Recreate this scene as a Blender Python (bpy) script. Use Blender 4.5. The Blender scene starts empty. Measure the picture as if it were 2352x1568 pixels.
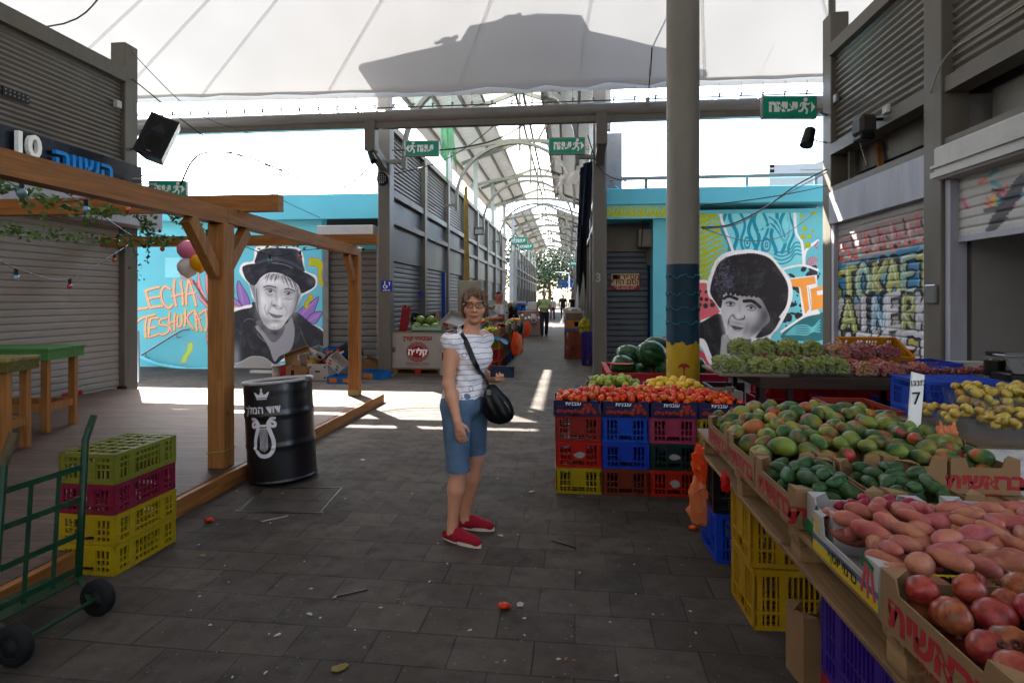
import bpy, math, random
import numpy as np
from mathutils import Vector, Matrix, Euler
random.seed(7); np.random.seed(7)
SC = bpy.context.scene
# ---------------------------------------------------------------- camera, sky, sun, exposure
TH = math.atan(129/1307)
cam = bpy.data.cameras.new('camera'); cam.lens = 20; cam.sensor_width = 36; cam.shift_y = -0.0417
cam.clip_end = 1000; cam.clip_start = 0.05
camo = bpy.data.objects.new('camera', cam); SC.collection.objects.link(camo)
camo.location = (0, 0, 1.55); camo.rotation_euler = (math.radians(90), 0, TH); SC.camera = camo
SUN_TO = Vector((-0.60, 0.70, 1.0)).normalized()          # direction towards the sun
W = bpy.data.worlds.new('World'); SC.world = W; W.use_nodes = True
nt = W.node_tree; bg = nt.nodes['Background']; sky = nt.nodes.new('ShaderNodeTexSky')
sky.sky_type = 'NISHITA'; sky.sun_disc = False
sky.sun_elevation = math.asin(SUN_TO.z); sky.sun_rotation = math.atan2(SUN_TO.x, SUN_TO.y)
sky.dust_density = 2.0; sky.air_density = 1.0; sky.ozone_density = 0.6
nt.links.new(sky.outputs[0], bg.inputs[0]); bg.inputs[1].default_value = 0.125
sl = bpy.data.lights.new('sun', 'SUN'); sl.energy = 4.5; sl.angle = math.radians(0.53); sl.color = (1, .96, .9)
so = bpy.data.objects.new('sun', sl); SC.collection.objects.link(so)
so.rotation_euler = SUN_TO.to_track_quat('Z', 'Y').to_euler(); so.location = (0, 0, 30)
vs = SC.view_settings; vs.view_transform = 'Standard'; vs.look = 'None'; vs.gamma = 1; vs.exposure = 3.68
SC.cycles.max_bounces = 7; SC.cycles.diffuse_bounces = 4; SC.cycles.transparent_max_bounces = 8
SC.cycles.sample_clamp_indirect = 6
# ---------------------------------------------------------------- measuring helpers: photo pixel -> point on a real plane
F, CX, HY, CH = 1307., 1176., 686., 1.55
cs, sn = math.cos(TH), math.sin(TH)
def ray(px, py):
 l = (px-CX)/F; v = -(py-HY)/F
 return Vector((l*cs-sn, l*sn+cs, v))
def G(px, py, z=0.): r = ray(px, py); d = (z-CH)/r.z; return Vector((0, 0, CH))+r*d
def AX(px, py, X): r = ray(px, py); return Vector((0, 0, CH))+r*(X/r.x)
def AY(px, py, Y): r = ray(px, py); return Vector((0, 0, CH))+r*(Y/r.y)
def AD(px, py, d): return Vector((0, 0, CH))+ray(px, py)*d
def proj(X, Y, Z):
 lat = X*cs+Y*sn; d = -X*sn+Y*cs
 return CX+F*lat/d, HY-F*(Z-CH)/d
# ---------------------------------------------------------------- materials
def lin(c):
 if isinstance(c, str):
  c = [int(c[i:i+2], 16)/255 for i in (0, 2, 4)]
  return tuple((x/12.92 if x <= .04045 else ((x+.055)/1.055)**2.4) for x in c)
 return tuple(c)
MATS = {}
KD = .56; KEEP = ('mural', 'cyan', 'letter', 'exit', 'skin', 'white_foam', 'grape', 'melon', 'sign', 'olive_green_t', 'polo', 'balloon', 'denim', 'shoe', 'striped', 'drum_w', 'wood', 'timber', 'deck', 'pallet', 'timber')
def mat(name, col, rough=.6, var=.18, scale=6., metal=0., bump=0., bscale=60., dirt=0., dcol=(.06,.05,.04), rand=0., spec=.22, stretch=None, attr=None):
 if name in MATS: return MATS[name]
 m = bpy.data.materials.new(name); m.use_nodes = True; n = m.node_tree.nodes; L = m.node_tree.links
 b = n['Principled BSDF']; b.inputs['Roughness'].default_value = rough; b.inputs['Metallic'].default_value = metal
 b.inputs['Specular IOR Level'].default_value = spec
 tc = n.new('ShaderNodeTexCoord'); src = tc.outputs['Object']
 if stretch:
  mp = n.new('ShaderNodeMapping'); mp.inputs['Scale'].default_value = stretch; L.new(src, mp.inputs[0]); src = mp.outputs[0]
 nz = n.new('ShaderNodeTexNoise'); nz.inputs['Scale'].default_value = scale; nz.inputs['Detail'].default_value = 5; L.new(src, nz.inputs[0])
 c = lin(col)
 if not any(q in name for q in KEEP): c = tuple(x*KD for x in c)
 rp = n.new('ShaderNodeMapRange'); rp.inputs[1].default_value = .3; rp.inputs[2].default_value = .7
 rp.inputs[3].default_value = 1-var; rp.inputs[4].default_value = 1+var; L.new(nz.outputs[0], rp.inputs[0])
 mx = n.new('ShaderNodeMix'); mx.data_type = 'RGBA'; mx.blend_type = 'MULTIPLY'; mx.inputs[0].default_value = 1
 if attr:
  at = n.new('ShaderNodeVertexColor'); at.layer_name = attr; L.new(at.outputs[0], mx.inputs[6])
 else: mx.inputs[6].default_value = (*c, 1)
 L.new(rp.outputs[0], mx.inputs[7]); out = mx.outputs[2]
 if rand:
  oi = n.new('ShaderNodeObjectInfo'); hs = n.new('ShaderNodeHueSaturation')
  a = n.new('ShaderNodeMapRange'); a.inputs[3].default_value = .5-rand*.12; a.inputs[4].default_value = .5+rand*.12; L.new(oi.outputs['Random'], a.inputs[0]); L.new(a.outputs[0], hs.inputs[0])
  a2 = n.new('ShaderNodeMath'); a2.operation = 'MULTIPLY_ADD'; a2.inputs[1].default_value = -7.31; a2.inputs[2].default_value = 9; L.new(oi.outputs['Random'], a2.inputs[0])
  a3 = n.new('ShaderNodeMath'); a3.operation = 'FRACT'; L.new(a2.outputs[0], a3.inputs[0])
  a4 = n.new('ShaderNodeMapRange'); a4.inputs[3].default_value = 1-rand*.7; a4.inputs[4].default_value = 1+rand*.5; L.new(a3.outputs[0], a4.inputs[0]); L.new(a4.outputs[0], hs.inputs[2])
  L.new(out, hs.inputs[4]); out = hs.outputs[0]
 if dirt:
  n2 = n.new('ShaderNodeTexNoise'); n2.inputs['Scale'].default_value = scale*2.3; n2.inputs['Detail'].default_value = 8; n2.inputs['Roughness'].default_value = .7; L.new(src, n2.inputs[0])
  r2 = n.new('ShaderNodeMapRange'); r2.inputs[1].default_value = .5; r2.inputs[2].default_value = .75; r2.inputs[4].default_value = dirt; L.new(n2.outputs[0], r2.inputs[0])
  m2 = n.new('ShaderNodeMix'); m2.data_type = 'RGBA'; L.new(r2.outputs[0], m2.inputs[0]); L.new(out, m2.inputs[6]); m2.inputs[7].default_value = (*dcol, 1); out = m2.outputs[2]
 L.new(out, b.inputs['Base Color'])
 rr = n.new('ShaderNodeMapRange'); rr.inputs[3].default_value = max(0, rough-.12); rr.inputs[4].default_value = min(1, rough+.12); L.new(nz.outputs[0], rr.inputs[0]); L.new(rr.outputs[0], b.inputs['Roughness'])
 if bump:
  n3 = n.new('ShaderNodeTexNoise'); n3.inputs['Scale'].default_value = bscale; n3.inputs['Detail'].default_value = 3; L.new(src, n3.inputs[0])
  bp = n.new('ShaderNodeBump'); bp.inputs['Strength'].default_value = bump; bp.inputs['Distance'].default_value = .01; L.new(n3.outputs[0], bp.inputs['Height']); L.new(bp.outputs[0], b.inputs['Normal'])
 m.diffuse_color = (*c, 1); MATS[name] = m; return m
def clearmat(name, col=(.9, .95, 1), alpha=.16, rough=.08):
 if name in MATS: return MATS[name]
 m = mat(name, col, rough, .03, spec=.7); m.node_tree.nodes['Principled BSDF'].inputs['Alpha'].default_value = alpha; return m
def filmmat(name, col, tr=.6, alpha=1.):
 if name in MATS: return MATS[name]
 m = bpy.data.materials.new(name); m.use_nodes = True; n = m.node_tree.nodes; L = m.node_tree.links
 b = n['Principled BSDF']; c = lin(col); b.inputs['Base Color'].default_value = (*c, 1); b.inputs['Roughness'].default_value = .35; b.inputs['Alpha'].default_value = alpha
 t = n.new('ShaderNodeBsdfTranslucent'); t.inputs[0].default_value = (*c, 1); mx = n.new('ShaderNodeMixShader'); mx.inputs[0].default_value = tr
 L.new(b.outputs[0], mx.inputs[1]); L.new(t.outputs[0], mx.inputs[2]); L.new(mx.outputs[0], n['Material Output'].inputs[0]); MATS[name] = m; return m
def woodmat(name, col, dark=.45, rough=.6, ax=0, scale=1.):
 if name in MATS: return MATS[name]
 m = mat(name, col, rough, .12, 3*scale, bump=.15, bscale=40, stretch=[(8, 8, 1), (1, 8, 8), (8, 1, 8)][ax])
 n = m.node_tree.nodes; L = m.node_tree.links; b = n['Principled BSDF']; old = b.inputs['Base Color'].links[0].from_socket
 tc = n.new('ShaderNodeTexCoord'); mp = n.new('ShaderNodeMapping'); mp.inputs['Scale'].default_value = [(30, 30, 1.6), (1.6, 30, 30), (30, 1.6, 30)][ax]; L.new(tc.outputs['Object'], mp.inputs[0])
 wv = n.new('ShaderNodeTexNoise'); wv.inputs['Scale'].default_value = scale; wv.inputs['Detail'].default_value = 6; wv.inputs['Distortion'].default_value = 1.2; L.new(mp.outputs[0], wv.inputs[0])
 r = n.new('ShaderNodeMapRange'); r.inputs[1].default_value = .35; r.inputs[2].default_value = .7; r.inputs[3].default_value = 1.1; r.inputs[4].default_value = dark; L.new(wv.outputs[0], r.inputs[0])
 vo = n.new('ShaderNodeTexVoronoi'); vo.inputs['Scale'].default_value = 3.2*scale; L.new(tc.outputs['Object'], vo.inputs[0])
 kr = n.new('ShaderNodeMapRange'); kr.inputs[1].default_value = .03; kr.inputs[2].default_value = .09; kr.inputs[3].default_value = .35; kr.inputs[4].default_value = 1; L.new(vo.outputs['Distance'], kr.inputs[0])
 mm = n.new('ShaderNodeMath'); mm.operation = 'MULTIPLY'; L.new(r.outputs[0], mm.inputs[0]); L.new(kr.outputs[0], mm.inputs[1])
 mx = n.new('ShaderNodeMix'); mx.data_type = 'RGBA'; mx.blend_type = 'MULTIPLY'; mx.inputs[0].default_value = 1; L.new(old, mx.inputs[6]); L.new(mm.outputs[0], mx.inputs[7]); L.new(mx.outputs[2], b.inputs['Base Color']); return m
# ---------------------------------------------------------------- objects
COL = SC.collection.objects
def wloc(o):
 v = Vector(o.location)
 while o.parent: o = o.parent; v = v+Vector(o.location)
 return v
def tag(o, label=None, cat=None, group=None, kind=None):
 if label: o['label'] = label
 if cat: o['category'] = cat
 if group: o['group'] = group
 if kind: o['kind'] = kind
 return o
def thing(name, label, cat, loc=(0, 0, 0), group=None, rz=0.):
 o = bpy.data.objects.new(name, None); COL.link(o); o.location = loc; o.rotation_euler = (0, 0, rz); o.empty_display_size = .1
 return tag(o, label, cat, group)
def children(o): return [c for c in ALLO if c.parent == o]
ALLO = []
def copy_tree(o, parent=None, top=True):
 c = o.copy(); COL.link(c); c.parent = parent
 kids = KIDS.get(o.name, [])
 KIDS[c.name] = []
 for ch in kids:
  d = copy_tree(ch, c, False); KIDS[c.name].append(d)
 return c
KIDS = {}
def link(name, me, m, parent=None, center=True, label=None):
 o = bpy.data.objects.new(name, me); COL.link(o)
 if m is not None:
  for q in (m if isinstance(m, (list, tuple)) else [m]): me.materials.append(q)
 if parent is not None: o.parent = parent; KIDS.setdefault(parent.name, []).append(o)
 if label: o['label'] = label
 return o
def mesh(name, V, Fc, m, parent=None, smooth=False, world=False, center=True, mi=None, vcol=None, label=None):
 """V in world coordinates if world=True (moved under the parent), else in the parent's own coordinates"""
 V = np.asarray(V, dtype=np.float64).reshape(-1, 3); off = np.zeros(3)
 loc = None
 if parent is not None and world: off = np.array(wloc(parent))
 elif parent is None and center and len(V):
  off = np.array([(V[:, 0].min()+V[:, 0].max())/2, (V[:, 1].min()+V[:, 1].max())/2, V[:, 2].min()]); loc = off
 me = bpy.data.meshes.new(name); me.from_pydata((V-off).tolist(), [], Fc if isinstance(Fc, list) else Fc.tolist())
 if smooth: me.polygons.foreach_set('use_smooth', [True]*len(me.polygons))
 if mi is not None: me.polygons.foreach_set('material_index', mi)
 if vcol is not None:
  ca = me.color_attributes.new('col', 'FLOAT_COLOR', 'POINT'); a = np.ones((len(V), 4), dtype=np.float32); a[:, :3] = vcol; ca.data.foreach_set('color', a.ravel())
 me.update(); o = link(name, me, m, parent, label=label)
 if loc is not None: o.location = loc
 return o
class MB:
 def __init__(s): s.v = []; s.f = []; s.mi = []; s.M = None; s.k = 0
 def add(s, V, Fc):
  b = len(s.v); V = [Vector(p) for p in V]
  if s.M is not None: V = [s.M @ p for p in V]
  s.v += [tuple(p) for p in V]; s.f += [tuple(i+b for i in f) for f in Fc]; s.mi += [s.k]*len(Fc)
  return s
 def box(s, a, b, bev=0.):
  (x0, y0, z0), (x1, y1, z1) = [min(a[i], b[i]) for i in range(3)], [max(a[i], b[i]) for i in range(3)]
  if not bev:
   return s.add([(x0,y0,z0),(x1,y0,z0),(x1,y1,z0),(x0,y1,z0),(x0,y0,z1),(x1,y0,z1),(x1,y1,z1),(x0,y1,z1)],
       [(0,3,2,1),(4,5,6,7),(0,1,5,4),(1,2,6,5),(2,3,7,6),(3,0,4,7)])
  e = bev; V = []; Q = []
  def ring(z, ins):
   x0i, x1i, y0i, y1i = x0+ins, x1-ins, y0+ins, y1-ins; c = e if ins == 0 else 0
   V.extend([(x0i+c,y0i,z),(x1i-c,y0i,z),(x1i,y0i+c,z),(x1i,y1i-c,z),(x1i-c,y1i,z),(x0i+c,y1i,z),(x0i,y1i-c,z),(x0i,y0i+c,z)])
  ring(z0, e*.9); ring(z0+e, 0); ring(z1-e, 0); ring(z1, e*.9)
  for r in range(3):
   for i in range(8): j = (i+1) % 8; Q.append((r*8+i, r*8+j, r*8+8+j, r*8+8+i))
  Q.append(tuple(range(7, -1, -1))); Q.append(tuple(range(24, 32)))
  return s.add(V, Q)
 def cbox(s, c, d, bev=0.): return s.box([c[i]-d[i]/2 for i in range(3)], [c[i]+d[i]/2 for i in range(3)], bev)
 def bar(s, p, q, w, h=None, up=(0, 0, 1)):
  p, q = Vector(p), Vector(q); h = h or w; t = (q-p).normalized(); u = Vector(up)
  if abs(t.dot(u)) > .98: u = Vector((1, 0, 0))
  sd = t.cross(u).normalized(); uu = sd.cross(t).normalized()
  V = [b+sd*(a*w/2)+uu*(c*h/2) for b in (p, q) for a, c in ((-1,-1),(1,-1),(1,1),(-1,1))]
  return s.add(V, [(0,3,2,1),(4,5,6,7),(0,1,5,4),(1,2,6,5),(2,3,7,6),(3,0,4,7)])
 def tube(s, P, r, n=8, closed=False, flat=1.):
  P = [Vector(p) for p in P]; R = r if isinstance(r, (list, tuple)) else [r]*len(P); V = []; Q = []; m = len(P); up = None
  for i, p in enumerate(P):
   if closed: t = P[(i+1) % m]-P[i-1]
   else: t = P[min(i+1, m-1)]-P[max(i-1, 0)]
   t = t.normalized() if t.length > 1e-9 else Vector((0, 0, 1))
   if up is None: up = Vector((0, 0, 1)) if abs(t.z) < .9 else Vector((1, 0, 0))
   a = t.cross(up)
   if a.length < 1e-4: a = t.cross(Vector((0, 1, 0.3)))
   a.normalize(); b = a.cross(t).normalized(); up = b
   for k in range(n):
    g = 2*math.pi*k/n; V.append(p+a*(math.cos(g)*R[i])+b*(math.sin(g)*R[i]*flat))
  for i in range(m if closed else m-1):
   j = (i+1) % m
   for k in range(n): l = (k+1) % n; Q.append((i*n+k, j*n+k, j*n+l, i*n+l))
  if not closed: Q.append(tuple(range(n))); Q.append(tuple((m-1)*n+k for k in range(n-1, -1, -1)))
  return s.add(V, Q)
 def lathe(s, prof, c=(0, 0, 0), n=24, cap=True):
  V = []; Q = []
  for r, z in prof:
   for k in range(n): g = 2*math.pi*k/n; V.append((c[0]+r*math.cos(g), c[1]+r*math.sin(g), c[2]+z))
  for i in range(len(prof)-1):
   for k in range(n): l = (k+1) % n; Q.append((i*n+k, i*n+l, (i+1)*n+l, (i+1)*n+k))
  if cap: Q.append(tuple(range(n-1, -1, -1))); Q.append(tuple((len(prof)-1)*n+k for k in range(n)))
  return s.add(V, Q)
 def ell(s, c, r, n=12, m=8, rot=None):
  R = rot or Matrix.Identity(3); V = []; Q = []
  for i in range(m+1):
   a = math.pi*i/m
   for k in range(n):
    g = 2*math.pi*k/n; V.append(Vector(c)+R @ Vector((r[0]*math.sin(a)*math.cos(g), r[1]*math.sin(a)*math.sin(g), r[2]*math.cos(a))))
  for i in range(m):
   for k in range(n): l = (k+1) % n; Q.append((i*n+k, (i+1)*n+k, (i+1)*n+l, i*n+l))
  return s.add(V, Q)
 def prism(s, pts, d):
  """closed polygon of 3-D points extruded by vector d"""
  n = len(pts); P = [Vector(p) for p in pts]; d = Vector(d)
  return s.add(P+[p+d for p in P], [tuple(range(n-1, -1, -1)), tuple(range(n, 2*n))]+[(i, (i+1) % n, n+(i+1) % n, n+i) for i in range(n)])
 def quad(s, *p): return s.add(p, [tuple(range(len(p)))])
 def build(s, name, m, parent=None, smooth=False, world=False, center=True, label=None):
  return mesh(name, s.v, s.f, m, parent, smooth, world, center, s.mi if any(s.mi) else None, label=label)
def box(a, b, bev=0.): return MB().box(a, b, bev)
def heb(s): return s[::-1]
def text(s, size, m, M, parent, name='lettering', ext=.001, bold=0., world=True, label=None, sx=1.):
 """M: 4x4 matrix taking the lettering's x (reading right) / y (up) plane into place; centred"""
 c = bpy.data.curves.new(name, 'FONT'); c.body = s; c.size = size; c.align_x = 'CENTER'; c.align_y = 'CENTER'; c.extrude = ext; c.offset = bold; c.resolution_u = 3
 o = bpy.data.objects.new('tmp', c); me0 = o.to_mesh(); me = me0.copy() if me0 else None
 V = np.array([tuple(M @ Vector((v.co.x*sx, v.co.y, v.co.z))) for v in me.vertices]); Fc = [tuple(p.vertices) for p in me.polygons]
 bpy.data.objects.remove(o); bpy.data.curves.remove(c)
 if len(V) == 0: return None
 return mesh(name, V, Fc, m, parent, world=world, label=label)
def plane_M(o, xa, ya):
 xa = Vector(xa).normalized(); ya = Vector(ya); ya = (ya-xa*ya.dot(xa)).normalized(); za = xa.cross(ya)
 M = Matrix((xa, ya, za)).transposed().to_4x4(); M.translation = Vector(o); return M
XR, ZU = Vector((1, 0, 0)), Vector((0, 0, 1))
steel = mat('painted_steel_taupe', '756f65', .45, .12, 2, dirt=.35, dcol=(.12,.10,.08), stretch=(3,3,.6))
steel_l = mat('painted_steel_light', 'bcbcc8', .45, .1, 2, dirt=.3, dcol=(.14,.12,.11), stretch=(3,3,.6))
corrm = mat('corrugated_metal', '8f8980', .4, .14, 1.5, metal=.25, dirt=.4, dcol=(.13,.09,.06))
shutm = mat('shutter_grey_metal', '74716d', .45, .14, 1.5, metal=.2, dirt=.5, dcol=(.1,.09,.08))
shutl = mat('shutter_beige_metal', '9d958b', .5, .1, 1.5, dirt=.45, dcol=(.16,.13,.10))
conc = mat('grey_render', 'a3a09c', .85, .12, 3, bump=.2, dirt=.3)
whitep = mat('white_paint', 'd8d6d2', .6, .06, 3, dirt=.25, dcol=(.25,.22,.18))
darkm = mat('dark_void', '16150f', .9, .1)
black = mat('black_plastic', '131315', .4, .15, 10)
blackm = mat('black_rubber', '0c0c0c', .75, .2, 20)
cable_m = mat('cable_black', '1c1c1e', .5, .1)
cable_w = mat('cable_grey', 'aaa69c', .5, .1)
galv = mat('galvanised_steel', '9d9d9b', .35, .12, 6, metal=.5, dirt=.2)
cyan = mat('cyan_wall_paint', '62b7c4', .75, .06, 1.2, dirt=.12, dcol=(.1,.3,.35), bump=.1)
green_sign = mat('exit_sign_green', '0d8a6a', .35, .04)
white_let = mat('white_lettering', 'e6e8e6', .4, .03)
timber = woodmat('pergola_timber', '875628', .6)
timber_y = woodmat('pergola_timber_lengthwise', '835226', .6, ax=2)
timber_x = woodmat('pergola_timber_crosswise', '875426', .6, ax=1)
deckm = None
kraft = mat('kraft_cardboard', '93704a', .8, .08, 5, bump=.08, dirt=.12, dcol=(.2,.13,.07))
kraft_d = mat('kraft_cardboard_inside', '8a6946', .85, .1, 6)
wcard = mat('white_cardboard', 'b8b2aa', .7, .06, 5, dirt=.15, dcol=(.3,.25,.2))
redink = mat('red_ink', 'a8242a', .7, .1, 30)
pallet_m = woodmat('pallet_wood', '7d6040', .55, ax=2)
pallet_x = woodmat('pallet_wood_crosswise', '775a37', .55, ax=1)
def plastic(name, col): return mat(name, col, .42, .12, 7, dirt=.5, dcol=(.045,.036,.03), rand=.12, bump=.1)
P_yel = plastic('yellow_green_plastic', 'ab8f0a'); P_ylo = plastic('warm_yellow_plastic', 'b58206'); P_red = plastic('red_plastic', 'a01a20')
P_mar = plastic('maroon_plastic', '7a1e18'); P_brk = plastic('brick_plastic', '9c3420'); P_org = plastic('orange_plastic', 'b53e10')
P_blu = plastic('blue_plastic', '0f45b8'); P_dbl = plastic('royal_blue_plastic', '1230b0'); P_grn = plastic('green_plastic', '14784a'); P_dgr = plastic('dark_green_plastic', '15312c')
P_pnk = plastic('faded_pink_plastic', 'a83a50'); P_pur = plastic('purple_plastic', '3b1c82'); P_oli = plastic('olive_plastic', '77741f'); P_blk = plastic('black_crate_plastic', '111315')
P_crim = plastic('crimson_plastic', '7c1428'); P_amb = plastic('amber_plastic', 'c9780c')
def ground_mat():
 m = bpy.data.materials.new('paving'); m.use_nodes = True; n = m.node_tree.nodes; L = m.node_tree.links; b = n['Principled BSDF']
 tc = n.new('ShaderNodeTexCoord'); mp = n.new('ShaderNodeMapping'); mp.inputs['Rotation'].default_value = (0, 0, .015); L.new(tc.outputs['Object'], mp.inputs[0])
 nzw = n.new('ShaderNodeTexNoise'); nzw.inputs['Scale'].default_value = 1.3; nzw.inputs['Detail'].default_value = 3; L.new(mp.outputs[0], nzw.inputs[0])
 ad = n.new('ShaderNodeVectorMath'); ad.operation = 'SCALE'; ad.inputs[3].default_value = .02; L.new(nzw.outputs['Color'], ad.inputs[0])
 a2 = n.new('ShaderNodeVectorMath'); L.new(mp.outputs[0], a2.inputs[0]); L.new(ad.outputs[0], a2.inputs[1])
 br = n.new('ShaderNodeTexBrick'); br.offset = .5; br.inputs['Scale'].default_value = 1; br.inputs['Brick Width'].default_value = .36; br.inputs['Row Height'].default_value = .235
 br.inputs['Mortar Size'].default_value = .0045; br.inputs['Mortar Smooth'].default_value = .35; br.inputs['Bias'].default_value = 0
 br.inputs['Color1'].default_value = (.062,.049,.038,1); br.inputs['Color2'].default_value = (.034,.027,.021,1); br.inputs['Mortar'].default_value = (.017,.013,.009,1); L.new(a2.outputs[0], br.inputs[0])
 col = br.outputs[0]
 def stain(sc, lo, hi, k, c, det=8, rg=.62):
  nonlocal col
  z = n.new('ShaderNodeTexNoise'); z.inputs['Scale'].default_value = sc; z.inputs['Detail'].default_value = det; z.inputs['Roughness'].default_value = rg; L.new(tc.outputs['Object'], z.inputs[0])
  r = n.new('ShaderNodeMapRange'); r.inputs[1].default_value = lo; r.inputs[2].default_value = hi; r.inputs[4].default_value = k; L.new(z.outputs[0], r.inputs[0])
  x = n.new('ShaderNodeMix'); x.data_type = 'RGBA'; L.new(r.outputs[0], x.inputs[0]); L.new(col, x.inputs[6]); x.inputs[7].default_value = (*c, 1); col = x.outputs[2]; return z
 stain(.45, .40, .66, .65, (.019,.016,.013)); stain(2.3, .47, .72, .6, (.078,.067,.056)); z = stain(9, .52, .8, .6, (.013,.011,.010)); stain(45, .66, .75, .5, (.2,.18,.16), 2)
 vo = n.new('ShaderNodeTexVoronoi'); vo.inputs['Scale'].default_value = 7; L.new(tc.outputs['Object'], vo.inputs[0])
 for lo, hi, cc_ in ((.035, .05, (.012,.011,.010)),):
  r = n.new('ShaderNodeMapRange'); r.inputs[1].default_value = lo; r.inputs[2].default_value = hi; r.inputs[3].default_value = .8; r.inputs[4].default_value = 0; L.new(vo.outputs['Distance'], r.inputs[0])
  x = n.new('ShaderNodeMix'); x.data_type = 'RGBA'; L.new(r.outputs[0], x.inputs[0]); L.new(col, x.inputs[6]); x.inputs[7].default_value = (*cc_, 1); col = x.outputs[2]
 L.new(col, b.inputs['Base Color'])
 r = n.new('ShaderNodeMapRange'); r.inputs[3].default_value = .5; r.inputs[4].default_value = .95; L.new(z.outputs[0], r.inputs[0]); L.new(r.outputs[0], b.inputs['Roughness'])
 b.inputs['Specular IOR Level'].default_value = .12
 z2 = n.new('ShaderNodeTexNoise'); z2.inputs['Scale'].default_value = 60; z2.inputs['Detail'].default_value = 4; L.new(tc.outputs['Object'], z2.inputs[0])
 h = n.new('ShaderNodeMath'); h.operation = 'MULTIPLY_ADD'; h.inputs[1].default_value = .25; L.new(z2.outputs[0], h.inputs[0])
 iv = n.new('ShaderNodeMath'); iv.operation = 'SUBTRACT'; iv.inputs[0].default_value = 1; L.new(br.outputs[1], iv.inputs[1]); L.new(iv.outputs[0], h.inputs[2])
 bp = n.new('ShaderNodeBump'); bp.inputs['Strength'].default_value = .6; bp.inputs['Distance'].default_value = .006; L.new(h.outputs[0], bp.inputs['Height']); L.new(bp.outputs[0], b.inputs['Normal'])
 return m
def deck_mat():
 m = woodmat('deck_boards', '4c392d', .6, .6, ax=1); n = m.node_tree.nodes; L = m.node_tree.links; b = n['Principled BSDF']; old = b.inputs['Base Color'].links[0].from_socket
 tc = n.new('ShaderNodeTexCoord'); mp = n.new('ShaderNodeMapping'); mp.inputs['Rotation'].default_value = (0, 0, math.radians(-8)); L.new(tc.outputs['Object'], mp.inputs[0])
 br = n.new('ShaderNodeTexBrick'); br.inputs['Scale'].default_value = 1; br.inputs['Brick Width'].default_value = 2.4; br.inputs['Row Height'].default_value = .115; br.inputs['Mortar Size'].default_value = .004; br.offset = .37
 br.inputs['Color1'].default_value = (1.12,1.1,1.08,1); br.inputs['Color2'].default_value = (.74,.76,.78,1); br.inputs['Mortar'].default_value = (.16,.15,.14,1); L.new(mp.outputs[0], br.inputs[0])
 mx = n.new('ShaderNodeMix'); mx.data_type = 'RGBA'; mx.blend_type = 'MULTIPLY'; mx.inputs[0].default_value = 1; L.new(old, mx.inputs[6]); L.new(br.outputs[0], mx.inputs[7]); L.new(mx.outputs[2], b.inputs['Base Color']); return m
deckm = deck_mat()
def canopy_mat():
 m = bpy.data.materials.new('canopy_membrane'); m.use_nodes = True; n = m.node_tree.nodes; L = m.node_tree.links
 b = n['Principled BSDF']; b.inputs['Base Color'].default_value = (.72,.72,.70,1); b.inputs['Roughness'].default_value = .6
 tc = n.new('ShaderNodeTexCoord'); z = n.new('ShaderNodeTexNoise'); z.inputs['Scale'].default_value = 1.1; z.inputs['Detail'].default_value = 6; L.new(tc.outputs['Object'], z.inputs[0])
 r = n.new('ShaderNodeMapRange'); r.inputs[1].default_value = .3; r.inputs[2].default_value = .7; r.inputs[3].default_value = .93; r.inputs[4].default_value = 1.05; L.new(z.outputs[0], r.inputs[0])
 c = n.new('ShaderNodeMix'); c.data_type = 'RGBA'; c.blend_type = 'MULTIPLY'; c.inputs[0].default_value = 1; c.inputs[6].default_value = (CT*.995, CT, CT*1.0, 1); L.new(r.outputs[0], c.inputs[7])
 t = n.new('ShaderNodeBsdfTranslucent'); L.new(c.outputs[2], t.inputs[0])
 a = n.new('ShaderNodeAddShader'); d = n.new('ShaderNodeBsdfDiffuse'); d.inputs[0].default_value = (.4,.4,.39,1)
 L.new(d.outputs[0], a.inputs[0]); L.new(t.outputs[0], a.inputs[1]); L.new(a.outputs[0], n['Material Output'].inputs[0]); return m
CT = .034
# ---------------------------------------------------------------- setting
XL, XR_, YL, YR = -7.25, 3.94, 8.8, 9.1      # facades of the two long buildings and their corner posts
PL, PR, PY = -3.69, .60, 11.25               # portal posts of the arcade
g = tag(mesh('ground', [(-300,-60,0),(300,-60,0),(300,500,0),(-300,500,0)], [(0,1,2,3)], ground_mat(), center=False), 'dark grey interlocking concrete paving with dirty joints', kind='structure')
def corr(mb, p, q, z0, z1, pitch, amp, kind='sine', n=None, nseg=1):
 """horizontally ribbed sheet between plan points p and q; n = outward normal"""
 p, q = Vector((*p, 0)), Vector((*q, 0)); t = (q-p).normalized(); n = Vector((*n, 0)) if n else Vector((t.y, -t.x, 0))
 rows = []; z = z0
 while z < z1-1e-6:
  if kind == 'sine':
   for k in range(6): rows.append((z+pitch*k/6, amp*math.sin(2*math.pi*k/6)))
  else:
   rows += [(z, 0), (z+pitch*.1, -amp*.7), (z+pitch*.16, amp*.5), (z+pitch*.3, amp), (z+pitch*.8, amp*.8), (z+pitch*.97, amp*.3)]
  z += pitch
 rows = [(min(a, z1), b) for a, b in rows]+[(z1, 0)]
 V = []; Q = []
 for j in range(nseg+1):
  b = p+(q-p)*(j/nseg)
  for a, o in rows: V.append(b+n*o+Vector((0, 0, a)))
 m = len(rows)
 for j in range(nseg):
  for i in range(m-1): Q.append((j*m+i, (j+1)*m+i, (j+1)*m+i+1, j*m+i+1))
 mb.add(V, Q); return mb
SHUT_TOP = 2.66
LB = thing('market_building', 'long grey market building on the left with beige closed roller shutter and ribbed upper wall', 'building', (XL-1.5, 5, 0))
def part(mb, name, m, par, **k): return mb.build(name, m, par, world=True, **k)
part(box((XL-.24, YL-.14, 0), (XL+.02, YL+.14, 5.76), .01), 'post', steel, LB)
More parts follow.
